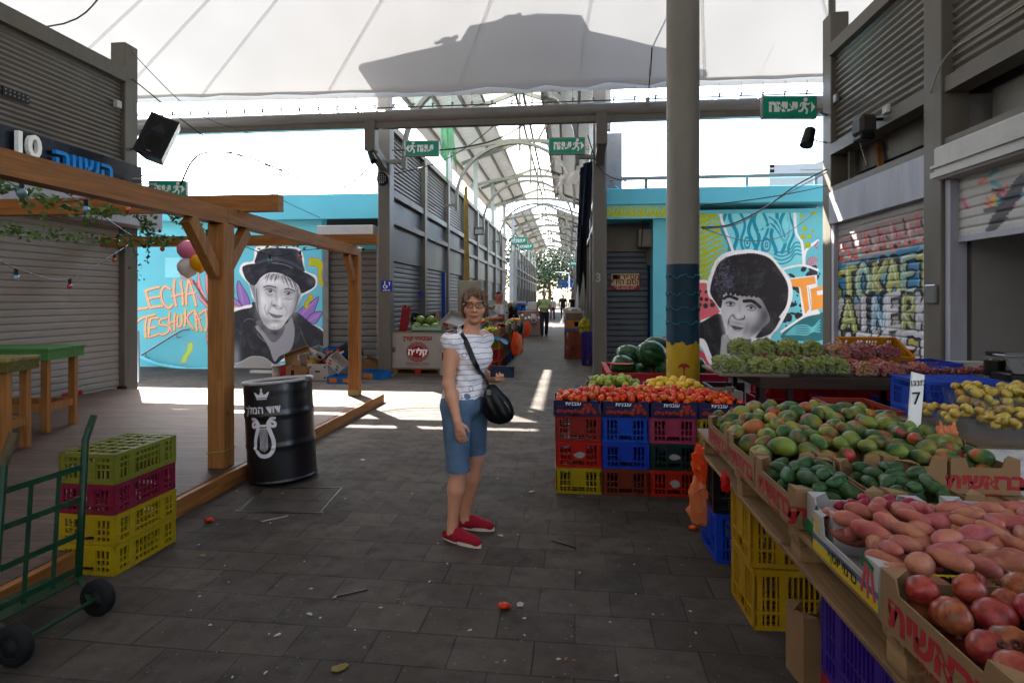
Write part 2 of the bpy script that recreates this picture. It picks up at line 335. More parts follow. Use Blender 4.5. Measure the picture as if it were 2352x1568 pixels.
part(box((XL-.24, 5.7, 0), (XL+.02, 5.95, 5.3), .01), 'post', steel, LB)
part(box((XL-.2, -3, 5.10), (XL+.05, YL-.14, 5.33)), 'top_beam', steel, LB)
part(box((XL-.2, -3, 3.66), (XL+.03, YL-.14, 3.80)), 'lower_beam', steel, LB)
part(corr(MB(), (XL-.06, -3), (XL-.06, YL-.14), 3.80, 5.10, .072, .016, n=(1, 0)), 'ribbed_cladding', corrm, LB)
part(corr(MB(), (XL-.1, 5.95), (XL-.1, YL-.14), .02, 2.75, .098, .011, 'slat', n=(1, 0)), 'roller_shutter', shutl, LB)
part(corr(MB(), (XL-.1, -3), (XL-.1, 5.7), .02, 2.75, .098, .011, 'slat', n=(1, 0)), 'roller_shutter', shutl, LB)
part(box((XL-.1, 5.95, 2.72), (XL+.36, YL+.28, 3.12), .01), 'shutter_box', steel_l, LB)
part(box((XL-.12, -3, 3.13), (XL+.30, YL-.12, 3.70)), 'sign_band', mat('dark_navy_sign', '0d0f1c', .3, .1), LB)
part(box((XL-9, -3, 0), (XL-.3, YL, 5.2)), 'wall', conc, LB)
part(box((XL-.088, 7.6, .10), (XL-.083, 7.95, .17)), 'sticker', redink, LB)
part(box((XL-.05, YL-.25, .02), (XL+.06, YL-.13, .13), .02), 'padlock', blackm, LB)
bluel = mat('blue_lettering', '1579c4', .35, .05)
Mx = lambda Y, z, X: plane_M((X, Y, z), (0, 1, 0), ZU)
text(heb('השווה'), .40, bluel, Mx(7.5, 3.43, XL+.36), LB, ext=.03, bold=.008, label='blue raised Hebrew letters')
text('10', .40, white_let, Mx(6.62, 3.50, XL+.36), LB, ext=.03, bold=.008, label='white raised numerals')
RB = thing('market_building', 'long grey building on the right with graffiti covered shutter and half open shop', 'building', (XR_+1.5, 5, 0))
part(box((XR_-.02, YR-.14, 0), (XR_+.24, YR+.14, 5.85), .01), 'post', steel, RB)
part(box((XR_-.06, 6.36, 0), (XR_+.22, 6.66, 7), .01), 'post', steel, RB)
part(box((XR_-.06, 1.8, 0), (XR_+.22, 2.1, 7), .01), 'post', steel, RB)
for a, b in ((6.66, YR-.14), (2.1, 6.36)):
 part(box((XR_-.05, a, 5.18 if a > 6 else 5.5), (XR_+.2, b, 5.36 if a > 6 else 5.7)), 'top_beam', steel, RB)
 part(box((XR_-.03, a, 3.70), (XR_+.2, b, 3.86)), 'lower_beam', steel, RB)
 part(corr(MB(), (XR_+.06, a), (XR_+.06, b), 3.86, 5.18 if a > 6 else 5.5, .092, .02, n=(-1, 0)), 'ribbed_cladding', corrm, RB)
 part(box((XR_-.03, a, 3.13), (XR_+.2, b, 3.22)), 'rail', steel, RB)
part(box((XR_-.05, 6.66, 2.66), (XR_+.18, YR-.14, 3.13), .004), 'fascia_panel', steel_l, RB)
part(box((XR_-.14, 2.1, 2.78), (XR_+.18, 6.36, 3.12), .02), 'shutter_box', whitep, RB)
part(box((XR_-.17, 2.1, 2.80), (XR_-.142, 6.36, 2.86)).box((XR_-.17, 2.1, 2.9), (XR_-.142, 6.36, 2.93)), 'pipe', whitep, RB)
part(box((XR_+.4, 6.66, 3.44), (XR_+.7, YR, 3.78)).box((XR_+.4, 2.1, 3.24), (XR_+.7, 6.3, 3.7)), 'concrete_lintel', conc, RB)
part(box((XR_+1.2, 1.8, 0), (XR_+9, YR, 5.3)), 'wall', conc, RB)
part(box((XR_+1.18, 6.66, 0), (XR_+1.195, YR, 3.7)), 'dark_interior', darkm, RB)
part(box((XR_+.245, YR-.08, 0), (XR_+1.19, YR+.06, 5.2)), 'end_wall', conc, RB)
part(box((XR_+.22, 2.1, 4.9), (XR_+9, YR-.15, 5.1)), 'roof_slab', conc, RB)
part(box((XR_+.2, 6.5, 0), (XR_+1.2, 6.66, 3.7)), 'partition', conc, RB)
part(box((XR_+.15, YR-.35, 3.22), (XR_+.21, YR-.30, 3.7)), 'mullion', steel, RB)
part(MB().bar((XR_+.3, YR-.9, 3.22), (XR_+.34, YR-.75, 3.7), .06, .1), 'timber_strut', timber, RB)
shopw = mat('shop_interior_white', '9a9692', .6, .05, 2, dirt=.15, dcol=(.3,.28,.25))
part(box((XR_+.9, 2.1, 0), (XR_+1.0, 6.4, 3.2)).box((XR_+.2, 6.3, 0), (XR_+1.0, 6.36, 3.2)), 'shop_inner_wall', shopw, RB)
part(box((XR_-.02, 6.28, 0), (XR_+.14, 6.36, 2.78)), 'shutter_guide', steel_l, RB)
part(box((XR_-.01, 6.66, 0), (XR_+.12, 6.74, 2.66)).box((XR_-.01, YR-.22, 0), (XR_+.12, YR-.14, 2.66)), 'shutter_guide', steel_l, RB)
part(box((XR_-.1, 6.40, 1.50), (XR_-.06, 6.58, 1.70), .01), 'meter_box', galv, RB)
redpen = mat('red_marker', '8e2020', .7, .05)
Mr = lambda Y, z, X: plane_M((X, Y, z), (0, -1, 0), ZU)
text('0505293', .12, redpen, Mr(4.85, 1.35, XR_+.895), RB, ext=.001); text(heb('אלי יצחק'), .1, redpen, Mr(4.85, 1.22, XR_+.895), RB, ext=.001)
text('0522 68976', .07, mat('pencil', '55534f', .7, .05), Mr(4.85, 1.1, XR_+.895), RB, ext=.001)
part(MB().tube([(XR_+.88, 5.35, 3.0), (XR_+.885, 5.33, 2.0), (XR_+.88, 5.37, 1.3), (XR_+.88, 5.35, .8)], .008, 6), 'conduit', mat('rusty_pipe', '6d4a33', .7, .2), RB)
BK = thing('market_building', 'unseen grey wall block added behind the camera to dim the foreground', 'building', (-1.5, -9, 0))
part(box((-14, -10, 0), (10, -7, 6.2)), 'wall', conc, BK)  # added out of view to hold back sky light from behind
# ---- mural buildings (facing the camera)
def make_bay(side):
 """bay from Y=0 to 2.85, facade at X=0 looking towards +side"""
 t = thing('market_shop', 'closed grey shop bay with roller shutter', 'shop')
 s = side; B = 2.85
 def bx(x0, y0, z0, x1, y1, z1, nm, m, bev=0.): return box((s*x0, y0, z0), (s*x1, y1, z1), bev).build(nm, m, t)
 bx(-.16, -.12, 0, .06, .12, 5.16, 'post', steel, .008)
 bx(-.14, .12, 5.06, .05, B-.12, 5.2, 'top_beam', steel); bx(-.14, .12, 3.70, .03, B-.12, 3.84, 'lower_beam', steel); bx(-.14, .12, 3.12, .05, B-.12, 3.24, 'rail', steel)
 corr(MB(), (-s*.06, .12), (-s*.06, B-.12), 3.84, 5.06, .09, .02, n=(s, 0)).build('ribbed_cladding', corrm, t)
 bx(-.12, .12, 3.24, -.07, B-.12, 3.70, 'upper_panel', shutm); bx(-.1, .12, 2.36, -.04, B-.12, 3.12, 'fascia_panel', shutm)
 corr(MB(), (-s*.09, .12), (-s*.09, B-.12), 0.02, 2.36, .11, .012, 'slat', n=(s, 0)).build('roller_shutter', shutm, t)
 bx(-.55, .85, 0, -.2, B+.83, 5.1, 'wall', conc)
 return t
bl = None
for side, X0, first in ((1, PL, 'left'), (-1, PR, 'right')):
 proto = make_bay(side); k = 0
 for i in range(20):
  Y = PY+.25+i*2.85
  if 8 <= i < 10: continue
  o = proto if k == 0 else copy_tree(proto); k += 1
  o.location = (X0, Y, 0)
  o['label'] = ('grey shop bay with closed shutter on the %s row of the arcade' % first); o['group'] = 'shop bays along the %s side of the arcade' % first
bayc = 0
TR = thing('truss_beam', 'long round grey steel pipe beam crossing in front of the arcade with hooks along its top', 'beam', (0, 10.4, 4.9))
part(MB().tube([(-13, 10.4, 4.96), (8, 10.4, 4.96)], .125, 20), 'pipe', mat('grey_pipe_paint', '8f8b86', .4, .14, 3, dirt=.35, dcol=(.1,.08,.06), stretch=(.7,4,4)), TR, smooth=True)
part(box((-13, 10.34, 4.74), (8, 10.46, 4.85)), 'lower_box_beam', steel, TR)
hk = MB()
for i in range(56):
 x = -12.5+i*.37; hk.tube([(x, 10.4, 5.08), (x, 10.4, 5.16), (x+.03, 10.39, 5.19)], .012, 5); hk.cbox((x, 10.4, 5.17), (.03, .03, .05))
part(hk, 'hook_row', galv, TR)
part(MB().tube([(-13, 10.4, 5.13), (8, 10.4, 5.13)], .012, 6), 'lacing_rail', mat('rust_rail', '5a4a46', .6, .1), TR)
for X in (PL, PR):
 P = thing('portal_post', 'tall square grey steel post at the %s of the arcade entrance' % ('left' if X < 0 else 'right'), 'post', (X, PY, 0))
 part(box((X-.12, PY-.12, 0), (X+.12, PY+.12, 7.3 if X < 0 else 6.4), .008), 'shaft', steel, P)
 part(box((X-.10, 10.3, 4.32), (X+.10, 10.52, 4.98), .006), 'bracket_drop', steel, P)
 part(MB().bar((X, 10.4, 4.40), (X, PY, 4.18), .16, .18), 'bracket_arm', steel, P)
 part(box((X-.2, PY-.2, 0), (X+.2, PY+.2, .012)), 'base_plate', galv, P)
 if X > 0:
  text('3', .24, galv, plane_M((X-.02, PY-.122, 1.95), XR, ZU), P, name='painted_numeral', bold=.006); text('E', .2, galv, plane_M((X-.122, PY-.02, 2.0), (0, -1, 0), ZU), P, name='painted_letter')
def arch_pts(z0, zs, r, xc, n=28, flat=.92):
 P = [(xc-r, 0, z0)]
 for i in range(n+1): a = math.pi*(1-i/n); P.append((xc+r*math.cos(a), 0, zs+r*flat*math.sin(a)))
 return P+[(xc+r, 0, z0)]
archm = mat('arch_light_paint', '8a8678', .45, .1, 3, dirt=.35)
xc, rr = (PL+PR)/2, 1.72
ar = thing('arch_rib', 'curved grey steel rib spanning the arcade', 'arch', (xc, PY, 0), 'curved ribs along the arcade')
mb = MB(); pts = [(x-xc, y, z) for x, y, z in arch_pts(4.15, 4.5, rr, xc)]
for a, b in zip(pts[:-1], pts[1:]): mb.bar(a, b, .14, .09, up=(0, 1, 0)) if False else mb.bar(a, b, .13, .08, up=(0, 0, 1) if abs(b[2]-a[2]) < abs(b[0]-a[0]) else (1, 0, 0))
mb.build('rib', archm, ar)
for s in (-1, 1): MB().bar((s*(rr+.02), 0, 4.3), (s*2.1, 0, 4.3), .07, .07).build('tie_arm', archm, ar)
EAV, RDG = 7.35, 8.35
def make_truss():
 t = thing('roof_truss', 'grey steel roof truss with high side posts above the arcade', 'truss', group='roof trusses along the arcade')
 mb = MB(); W2 = 2.9
 for s in (-1, 1):
  mb.bar((s*W2, 0, EAV-.15), (0, 0, RDG-.15), .1, .14); mb.bar((s*.55, 0, 6.55), (s*1.2, 0, RDG-.6), .06, .06)
 mb.bar((0, 0, 6.3), (0, 0, RDG-.2), .08, .08)
 P = [(-2.5+5*i/12, 0, 6.25+.38*math.sin(math.pi*i/12)) for i in range(13)]
 for a, b in zip(P[:-1], P[1:]): mb.bar(a, b, .08, .12)
 mb.build('chords', archm, t)
 for s in (-1, 1): box((s*2.3-.09, -.09, 4.9), (s*2.3+.09, .09, EAV+.1)).build('side_post', mat('white_steel', 'b3b0a8', .5, .08), t)
 return t
tr = make_truss(); n = 0
for i in range(11):
 Y = PY+5.35*i
 a = ar if i == 0 else copy_tree(ar); a.location = (xc, Y-.1, 0)
 t = tr if i == 0 else copy_tree(tr); t.location = (xc, Y+.25 if i == 0 else Y+1.6, 0)
roofm = mat('roof_sheet', 'cdc8c0', .45, .12, 1.2, metal=.0, dirt=.3, dcol=(.15,.12,.09))
_n = roofm.node_tree.nodes; _L = roofm.node_tree.links; _t = _n.new('ShaderNodeBsdfTranslucent'); _t.inputs[0].default_value = (.012,.0118,.011,1); _a = _n.new('ShaderNodeAddShader'); _L.new(_n['Principled BSDF'].outputs[0], _a.inputs[0]); _L.new(_t.outputs[0], _a.inputs[1]); _L.new(_a.outputs[0], _n['Material Output'].inputs[0])
skym = bpy.data.materials.new('skylight_sheet'); skym.use_nodes = True; _n = skym.node_tree.nodes
_t = _n.new('ShaderNodeBsdfTranslucent'); _t.inputs[0].default_value = (.42,.43,.41,1); skym.node_tree.links.new(_t.outputs[0], _n['Material Output'].inputs[0])
def roof_run(y0, y1, nm):
 R = thing('arcade_roof', nm, 'roof', (xc, y0, EAV))
 for s, xe in ((-1, xc-3.15), (1, xc+2.5)):
  mb = MB(); n = int((y1-y0)/.25)
  V = []; Q = []
  x1 = xc+(-1.1 if s < 0 else .7)
  zr = RDG-.3
  for i in range(n*4+1):
   y = y0+(y1-y0)*i/(n*4); o = .03*(1 if i % 4 in (1, 2) else 0)
   V += [(xe, y, EAV+o), (x1, y, zr+o)]
  for i in range(n*4): Q.append((2*i, 2*i+1, 2*i+3, 2*i+2))
  part(mb.add(V, Q), 'ribbed_slope', roofm, R)
  for f in (.02, .35, .68, .98):
   x = xe+(x1-xe)*f; z = EAV+(zr-EAV)*f-.09
   part(box((x-.04, y0, z-.07), (x+.04, y1, z+.06)), 'purlin', steel, R)
 part(MB().quad((xc-1.2, y0+.6, zr+.1), (xc+.8, y0+.6, zr+.1), (xc+.8, y1, zr+.1), (xc-1.2, y1, zr+.1)), 'skylight', skym, R)
 part(box((xc-.16, y0, RDG-.3), (xc-.08, y1, RDG-.2)).box((xc+.08, y0, RDG-.3), (xc+.16, y1, RDG-.2)), 'ridge_beam', steel, R)
 if y0 < 20: part(box((xc-3.6, 17.6, EAV-.02), (xc-3.16, y1, EAV+.03)), 'eave_sun_stop', galv, R)  # strip added along the left eave to end the sun streak below
 return R
R1 = roof_run(PY-.15, 36.6, 'long ribbed metal gable roof with a bright skylight strip over the near arcade')
V = [(xc-1.45, 0, RDG-.4), (xc-1.4, 0, RDG-.02), (xc-.3, 0, RDG+.22), (xc+.45, 0, RDG+.12), (xc+.75, 0, RDG-.32)]
part(MB().prism([(x, PY-.15, z) for x, _, z in V], (0, .7, 0)), 'ridge_lantern', roofm, R1)
roof_run(41, 74, 'ribbed metal gable roof over the far arcade beyond the cross street')
# ---- white membrane canopy, conical, hung from the round mast
APX = Vector((1.2, 6.15, 9.9))
bd = []
N = 96
cor = [(-12.5, 10.36), (9.5, 10.36), (9.5, -5), (-12.5, -5)]
seg = []
for (x0, y0), (x1, y1), m_ in zip(cor, cor[1:]+cor[:1], (60, 34, 40, 34)):
 for i in range(m_): seg.append((x0+(x1-x0)*i/m_, y0+(y1-y0)*i/m_))
def zb(x, y):
 if y > 10.3: return 5.40+.10*max(0, (abs(x-.5)-4)/7)+.012*math.sin(x*8.5)
 return 5.9
V = []; Q = []; rings = [0, .015, .04, .08, .14, .22, .32, .45, .6, .8, .97]
for t in rings:
 for x, y in seg:
  z0 = zb(x, y); k = t**.96; wr = .045*math.sin(x*9+math.sin(x*3)*2)*math.exp(-t*7)*(1 if -3 < x < 2.5 else .35)
  V.append((x+(APX.x-x)*t, y+(APX.y-y)*t-(.02*math.sin(math.pi*t)), z0+(APX.z-z0)*k+wr))
m_ = len(seg)
for i in range(len(rings)-1):
 for j in range(m_): l = (j+1) % m_; Q.append((i*m_+j, i*m_+l, (i+1)*m_+l, (i+1)*m_+j))
CN = thing('canopy', 'huge white tensioned fabric canopy covering the market square', 'canopy', (0, 5, 5.4))
cm = canopy_mat()
mesh('membrane', V, Q, cm, CN, smooth=True, world=True)
hem = MB(); sm = MB()
for j in range(60):
 (x0, y0), (x1, y1) = seg[j], seg[j+1] if j < 59 else (9.5, 10.36)
 z0_, z1_ = zb(x0, y0), zb(x1, y1); hem.quad((x0, y0+.01, z0_+.11), (x1, y1+.01, z1_+.11), (x1, y1+.02, z1_-.09), (x0, y0+.02, z0_-.09))
part(hem, 'hem', cm, CN)
for xe in (-10.6, -8.8, -7.05, -4.5, -2.0, .15, 2.4, 4.7, 7):
 P = []
 for t in (0, .05, .1, .2, .3, .45): z0 = 5.45; P.append((xe+(APX.x-xe)*t, 10.33+(APX.y-10.36)*t, z0+(APX.z-z0)*t**.96-.012))
 sm = MB(); SMS = globals().setdefault('SMS', []); SMS.append(sm)
 for a, b in zip(P[:-1], P[1:]): sm.bar(a, b, .06, .001)
seamm = bpy.data.materials.new('seam_tape'); seamm.use_nodes = True; _n = seamm.node_tree.nodes
_tr = _n.new('ShaderNodeBsdfTransparent'); _df = _n.new('ShaderNodeBsdfDiffuse'); _df.inputs[0].default_value = (.5,.5,.5,1); _mx = _n.new('ShaderNodeMixShader'); _mx.inputs[0].default_value = .2
for _a, _b in ((_tr.outputs[0], _mx.inputs[1]), (_df.outputs[0], _mx.inputs[2]), (_mx.outputs[0], _n['Material Output'].inputs[0])): seamm.node_tree.links.new(_a, _b)
for sm in SMS: part(sm, 'seam', seamm, CN)
for i in range(56): x = -12.5+i*.37; part(MB().tube([(x, 10.37, 5.36), (x, 10.4, 5.19)], .004, 4), 'tie_cord', cable_w, CN)
for k, (x, dy) in enumerate(((xc-1.75, 0), (xc-.8, 0))):
 pg = MB(); pg.ell((0, 0, .10), (.13, .06, .065)); pg.ell((.11, 0, .19), (.035, .03, .035)); pg.tube([(.07, 0, .12), (.10, 0, .18)], [.045, .03], 8); pg.bar((-.2, 0, .05), (-.08, 0, .09), .05, .015)
 pg.M = None; o = pg.build('pigeon', mat('pigeon_grey', '5d616a', .8, .2), smooth=True); o.scale = (1.1,1.1,1.1); zz = (RDG-.42 if k == 0 else RDG+.10); o.location = (x, PY-.1, zz)
 tag(o, ['pigeon on the lower roof slope whose shadow falls left on the canopy', 'pigeon on the roof ridge whose shadow falls highest on the canopy'][k], 'pigeon')
cc = Vector((1.20, 6.13, 0))
def column():
 C = thing('round_column', 'thick round concrete column painted grey above, dark blue in the middle and yellow below with a red umbrella', 'column', cc)
 r = .168; zb1, zb2 = 1.55+78/F*6.0, 1.55-100/F*6.0
 n = 48
 def wig(k, a, s): return a*math.sin(k*s)+a*.6*math.sin(k*s*2.3+1)
 lower = []; V = []; Q = []
 def band(name, f0, f1, m, rad):
  V = []; Q = []
  for k in range(n):
   g = 2*math.pi*k/n
   for z in (f0(k), f1(k)): V.append((rad*math.cos(g), rad*math.sin(g), z))
  for k in range(n): l = (k+1) % n; Q.append((2*k, 2*l, 2*l+1, 2*k+1))
  mesh(name, V, Q, m, C, smooth=True)
 ye = mat('yellow_column_paint', 'c9a21c', .6, .14, 6, dirt=.5, dcol=(.12,.1,.05)); na = mat('navy_column_paint', '10344a', .6, .25, 5, dirt=.3, dcol=(.02,.05,.06))
 band('yellow_base', lambda k: 0, lambda k: zb2+wig(k, .018, .8), ye, r)
 band('navy_band', lambda k: zb2+wig(k, .018, .8), lambda k: zb1, na, r)
 band('grey_shaft', lambda k: zb1, lambda k: 9.6, mat('column_grey', '928d82', .6, .1, 1.5, dirt=.4, dcol=(.12,.11,.09), stretch=(2,2,.7)), r)
 w = MB()
 for q, z in enumerate((1.78, 1.60, 1.45, 1.3)):
  P = []
  for k in range(60): g = 2*math.pi*k/60+q; P.append(((r+.002)*math.cos(g), (r+.002)*math.sin(g), z+.018*math.sin(k*.75+q)+.008*math.sin(k*2)))
  w.tube(P, .007, 4, closed=True)
 w.build('painted_wave', mat('teal_wave_paint', '1d6a7a', .6, .2), C)
 zc = 1.55-155/F*6.0; a0 = -math.pi/2-.12
 def cyl(u, z): a = a0+u/r; return ((r+.002)*math.cos(a), (r+.002)*math.sin(a), z)
 U = [cyl(-.062, zc), cyl(-.05, zc+.03), cyl(-.02, zc+.05), cyl(.02, zc+.05), cyl(.05, zc+.03), cyl(.062, zc)]
 mbu = MB(); mbu.add(U+[cyl(0, zc)], [(6, i, i+1) for i in range(5)]); mbu.quad(cyl(-.006, zc-.12), cyl(.006, zc-.12), cyl(.008, zc), cyl(-.008, zc)); mbu.build('umbrella_emblem', mat('red_emblem_paint', 'b3261c', .6, .1), C)
column()
# ---------------------------------------------------------------- painted walls: a small painter that fills the wall's own colour attribute
class Canvas:
 def __init__(s, x0, y0, x1, y1, k, bg):
  s.x0, s.y0, s.k = x0, y0, k; s.W = int((x1-x0)*k); s.H = int((y1-y0)*k); s.a = np.empty((s.H, s.W, 3), np.float32); s.a[:] = lin(bg); s.o = (0, 0, 1)
 def set(s, ox, oy, sc): s.o = (ox, oy, sc)
 def T(s, P): P = np.asarray(P, float); return np.stack([(s.o[0]+P[:, 0]*s.o[2]-s.x0)*s.k, (s.o[1]+P[:, 1]*s.o[2]-s.y0)*s.k], 1)
 def bb(s, P, m):
  x0 = max(0, int(P[:, 0].min()-m)); x1 = min(s.W, int(P[:, 0].max()+m)+2); y0 = max(0, int(P[:, 1].min()-m)); y1 = min(s.H, int(P[:, 1].max()+m)+2); return x0, x1, y0, y1
 def grid(s, b): return np.meshgrid(np.arange(b[0], b[1])+.5, np.arange(b[2], b[3])+.5)
 def blend(s, b, al, col):
  c = np.array(lin(col), np.float32); v = s.a[b[2]:b[3], b[0]:b[1]]; v += (c-v)*al[..., None].astype(np.float32)
 @staticmethod
 def smooth(P, closed, n=5):
  P = np.asarray(P, float); m = len(P); out = []
  for i in range(m if closed else m-1):
   p0, p1, p2, p3 = (P[(i-1) % m], P[i], P[(i+1) % m], P[(i+2) % m]) if closed else (P[max(i-1, 0)], P[i], P[i+1], P[min(i+2, m-1)])
   for t in np.arange(n)/n: out.append(.5*((2*p1)+(-p0+p2)*t+(2*p0-5*p1+4*p2-p3)*t*t+(-p0+3*p1-3*p2+p3)*t**3))
  if not closed: out.append(P[-1])
  return np.array(out)
 def poly(s, P, col, sm=True, al=1., soft=0.):
  P = s.T(P); P = s.smooth(P, True) if sm else P; b = s.bb(P, 2+soft*3)
  if b[1] <= b[0] or b[3] <= b[2]: return
  X, Y = s.grid(b); ins = np.zeros(X.shape, bool); j = len(P)-1
  for i in range(len(P)):
   (xi, yi), (xj, yj) = P[i], P[j]
   if yi != yj: ins ^= ((yi > Y) != (yj > Y)) & (X < (xj-xi)*(Y-yi)/(yj-yi)+xi)
   j = i
  m = ins.astype(np.float32)
  for _ in range(int(soft)):
   m = (np.roll(m, 1, 0)+np.roll(m, -1, 0)+np.roll(m, 1, 1)+np.roll(m, -1, 1)+m)/5
  s.blend(b, m*al, col)
 def line(s, P, w, col, sm=True, al=1., closed=False, taper=False):
  P = s.T(P); P = s.smooth(P, closed) if sm and len(P) > 2 else P
  if closed: P = np.vstack([P, P[:1]])
  w = w*s.o[2]*s.k/2; b = s.bb(P, w+2)
  if b[1] <= b[0] or b[3] <= b[2]: return
  X, Y = s.grid(b); D = np.full(X.shape, 1e9); n = len(P)-1
  for i in range(n):
   (xa, ya), (xb_, yb_) = P[i], P[i+1]; dx, dy = xb_-xa, yb_-ya; q = dx*dx+dy*dy+1e-9
   t = np.clip(((X-xa)*dx+(Y-ya)*dy)/q, 0, 1); ww = w*(1-.85*abs(2*(i+t)/n-1)**2) if taper else w
   D = np.minimum(D, np.hypot(X-xa-t*dx, Y-ya-t*dy)-ww)
  s.blend(b, np.clip(.5-D, 0, 1)*al, col)
 def blob(s, x, y, rx, ry, col, al=.5, ang=0.):
  P = s.T([(x, y)]); rx *= s.o[2]*s.k; ry *= s.o[2]*s.k; R = max(rx, ry)*2.2; b = s.bb(P, R)
  if b[1] <= b[0] or b[3] <= b[2]: return
  X, Y = s.grid(b); dx, dy = X-P[0, 0], Y-P[0, 1]; c, q = math.cos(ang), math.sin(ang); u = (dx*c+dy*q)/rx; v = (-dx*q+dy*c)/ry
  s.blend(b, np.exp(-(u*u+v*v)*1.4)*al, col)
 def dot(s, x, y, r, col, ry=None): n = 14; ry = ry or r; s.poly([(x+r*math.cos(6.283*i/n), y+ry*math.sin(6.283*i/n)) for i in range(n)], col, False)
 def sample(s, x, y):
  u = np.clip(((np.asarray(x)-s.x0)*s.k), 0, s.W-1.01); v = np.clip(((np.asarray(y)-s.y0)*s.k), 0, s.H-1.01)
  i, j = u.astype(int), v.astype(int); fu, fv = (u-i)[:, None], (v-j)[:, None]; i2 = np.minimum(i+1, s.W-1); j2 = np.minimum(j+1, s.H-1)
  return (s.a[j, i]*(1-fu)+s.a[j, i2]*fu)*(1-fv)+(s.a[j2, i]*(1-fu)+s.a[j2, i2]*fu)*fv
def painted(name, O, U, Vv, nu, nv, C, m, parent, disp=None, T=None):
 """grid sheet O + u*U + v*V carrying the painting sampled at each of its own points"""
 O, U, Vv = map(np.array, (O, U, Vv)); u, v = np.meshgrid(np.linspace(0, 1, nu), np.linspace(0, 1, nv)); P = O+u.ravel()[:, None]*U+v.ravel()[:, None]*Vv
 if T is None:
  lat = P[:, 0]*cs+P[:, 1]*sn; d = -P[:, 0]*sn+P[:, 1]*cs; px = CX+F*lat/d; py = HY-F*(P[:, 2]-CH)/d
 else: px, py = T(P)
 col = C.sample(px, py)
 if disp is not None: P = P+disp(P)
 i = (np.arange(nv-1)[:, None]*nu+np.arange(nu-1)).ravel(); Fc = np.stack([i, i+1, i+nu+1, i+nu], 1)
 return mesh(name, P, Fc, m, parent, world=True, vcol=col, smooth=disp is not None)
muralm = mat('mural_paint', 'ffffff', .7, .07, 1.5, dirt=.2, dcol=(.25,.3,.3), attr='col', bump=.06)
grafm = mat('graffiti_paint', 'ffffff', .5, .12, 2, dirt=.35, dcol=(.12,.11,.10), attr='col')
MY = 12.1
CYN = '62b6c6'
# ---- mural of the man in the hat
c = Canvas(300, 480, 770, 885, 2, CYN)
c.poly([(738, 480), (752, 480), (752, 885), (742, 885)], '2f8fa0', False)
c.line([(300, 508), (752, 508)], 1.2, '5fb0bd', False)
A = lambda: c.set(514.5, 551.25, .19925)
Bt = lambda: c.set(312.4, 514.5, .23442)
Bt()
c.poly([(285, 330), (430, 330), (430, 525), (285, 525)], '86cfdb', False); c.line([(285, 528), (440, 528)], 2, '5fa9b5', False)
for P, w in (([(410, 485), (560, 560), (650, 700), (740, 830), (860, 900)], 22), ([(740, 830), (700, 640), (690, 470)], 26), ([(680, 720), (620, 600), (615, 480)], 26), ([(640, 650), (540, 560), (430, 530)], 14), ([(760, 880), (660, 760), (590, 700)], 22)):
 c.line(P, w+10, '54283c', taper=True); c.line(P, w, 'e58f8c', taper=True)
c.line([(560, 560), (640, 690), (740, 820)], 16, '6b3040')
for P in ([(690, 1070), (715, 1180), (800, 1280)], [(950, 1100), (920, 1200), (940, 1330)], [(960, 640), (945, 690), (900, 700)]): c.line(P, 26, '54283c', taper=True); c.line(P, 16, 'e8938f', taper=True)
def word(strokes, base='f0a59f', w=17):
 for P in strokes: c.line(P, w+17, 'b9c02a', al=.95)
 for P in strokes: c.line([(x+3, y+3) for x, y in P], w+6, '4a2030')
 for P in strokes: c.line(P, w, base)
word([[(0, 840), (110, 825)], [(90, 660), (160, 635), (228, 620)], [(100, 668), (115, 740), (145, 825)], [(120, 735), (175, 722), (228, 715)], [(145, 822), (200, 812), (262, 805)],
  [(335, 640), (285, 615), (250, 660), (252, 740), (290, 805), (330, 825), (355, 795)], [(380, 550), (372, 670), (395, 800)], [(440, 560), (455, 670), (462, 790)], [(355, 712), (462, 685)],
  [(515, 545), (495, 680), (497, 790)], [(515, 545), (560, 670), (590, 800)], [(500, 690), (580, 672)]])
word([[(0, 975), (60, 925), (185, 890)], [(105, 915), (92, 1010), (100, 1110)], [(130, 945), (165, 925), (215, 925)], [(140, 945), (130, 1030), (125, 1110)], [(130, 1022), (195, 1012)], [(125, 1110), (165, 1100), (215, 1085)],
  [(300, 925), (240, 940), (235, 985), (310, 1000), (320, 1050), (270, 1085), (225, 1075)], [(330, 870), (325, 960), (345, 1055)], [(385, 880), (375, 960), (380, 1040)], [(325, 970), (385, 955)],
  [(410, 900), (405, 985), (425, 1010), (450, 975), (450, 890)], [(485, 840), (485, 930), (480, 1000)], [(550, 860), (500, 920), (565, 1030)], [(575, 850), (590, 950), (600, 1050)], [(580, 850), (620, 950), (650, 1050)], [(590, 935), (630, 930)],
  [(625, 885), (680, 845), (745, 835)], [(680, 850), (700, 950), (685, 1050)], [(745, 900), (735, 1000), (790, 1050)], [(745, 900), (800, 880)]], w=14)
for P in ([(510, 1168), (556, 1168), (550, 1240), (510, 1300), (488, 1356), (440, 1356), (455, 1300), (495, 1240)],): c.poly(P, 'a4d45c'); c.line(P, 5, 'd4546a', closed=True)
c.poly([(0, 1125), (30, 1125), (30, 1180), (0, 1185)], 'e58f8c')
c.poly([(312, 1412), (760, 1440), (1000, 1450), (1000, 1480), (312, 1490)], 'd9d9dc', False)
A()
c.poly([(80, 1440), (130, 1440), (135, 1500), (80, 1500)], 'dcdcde', False)
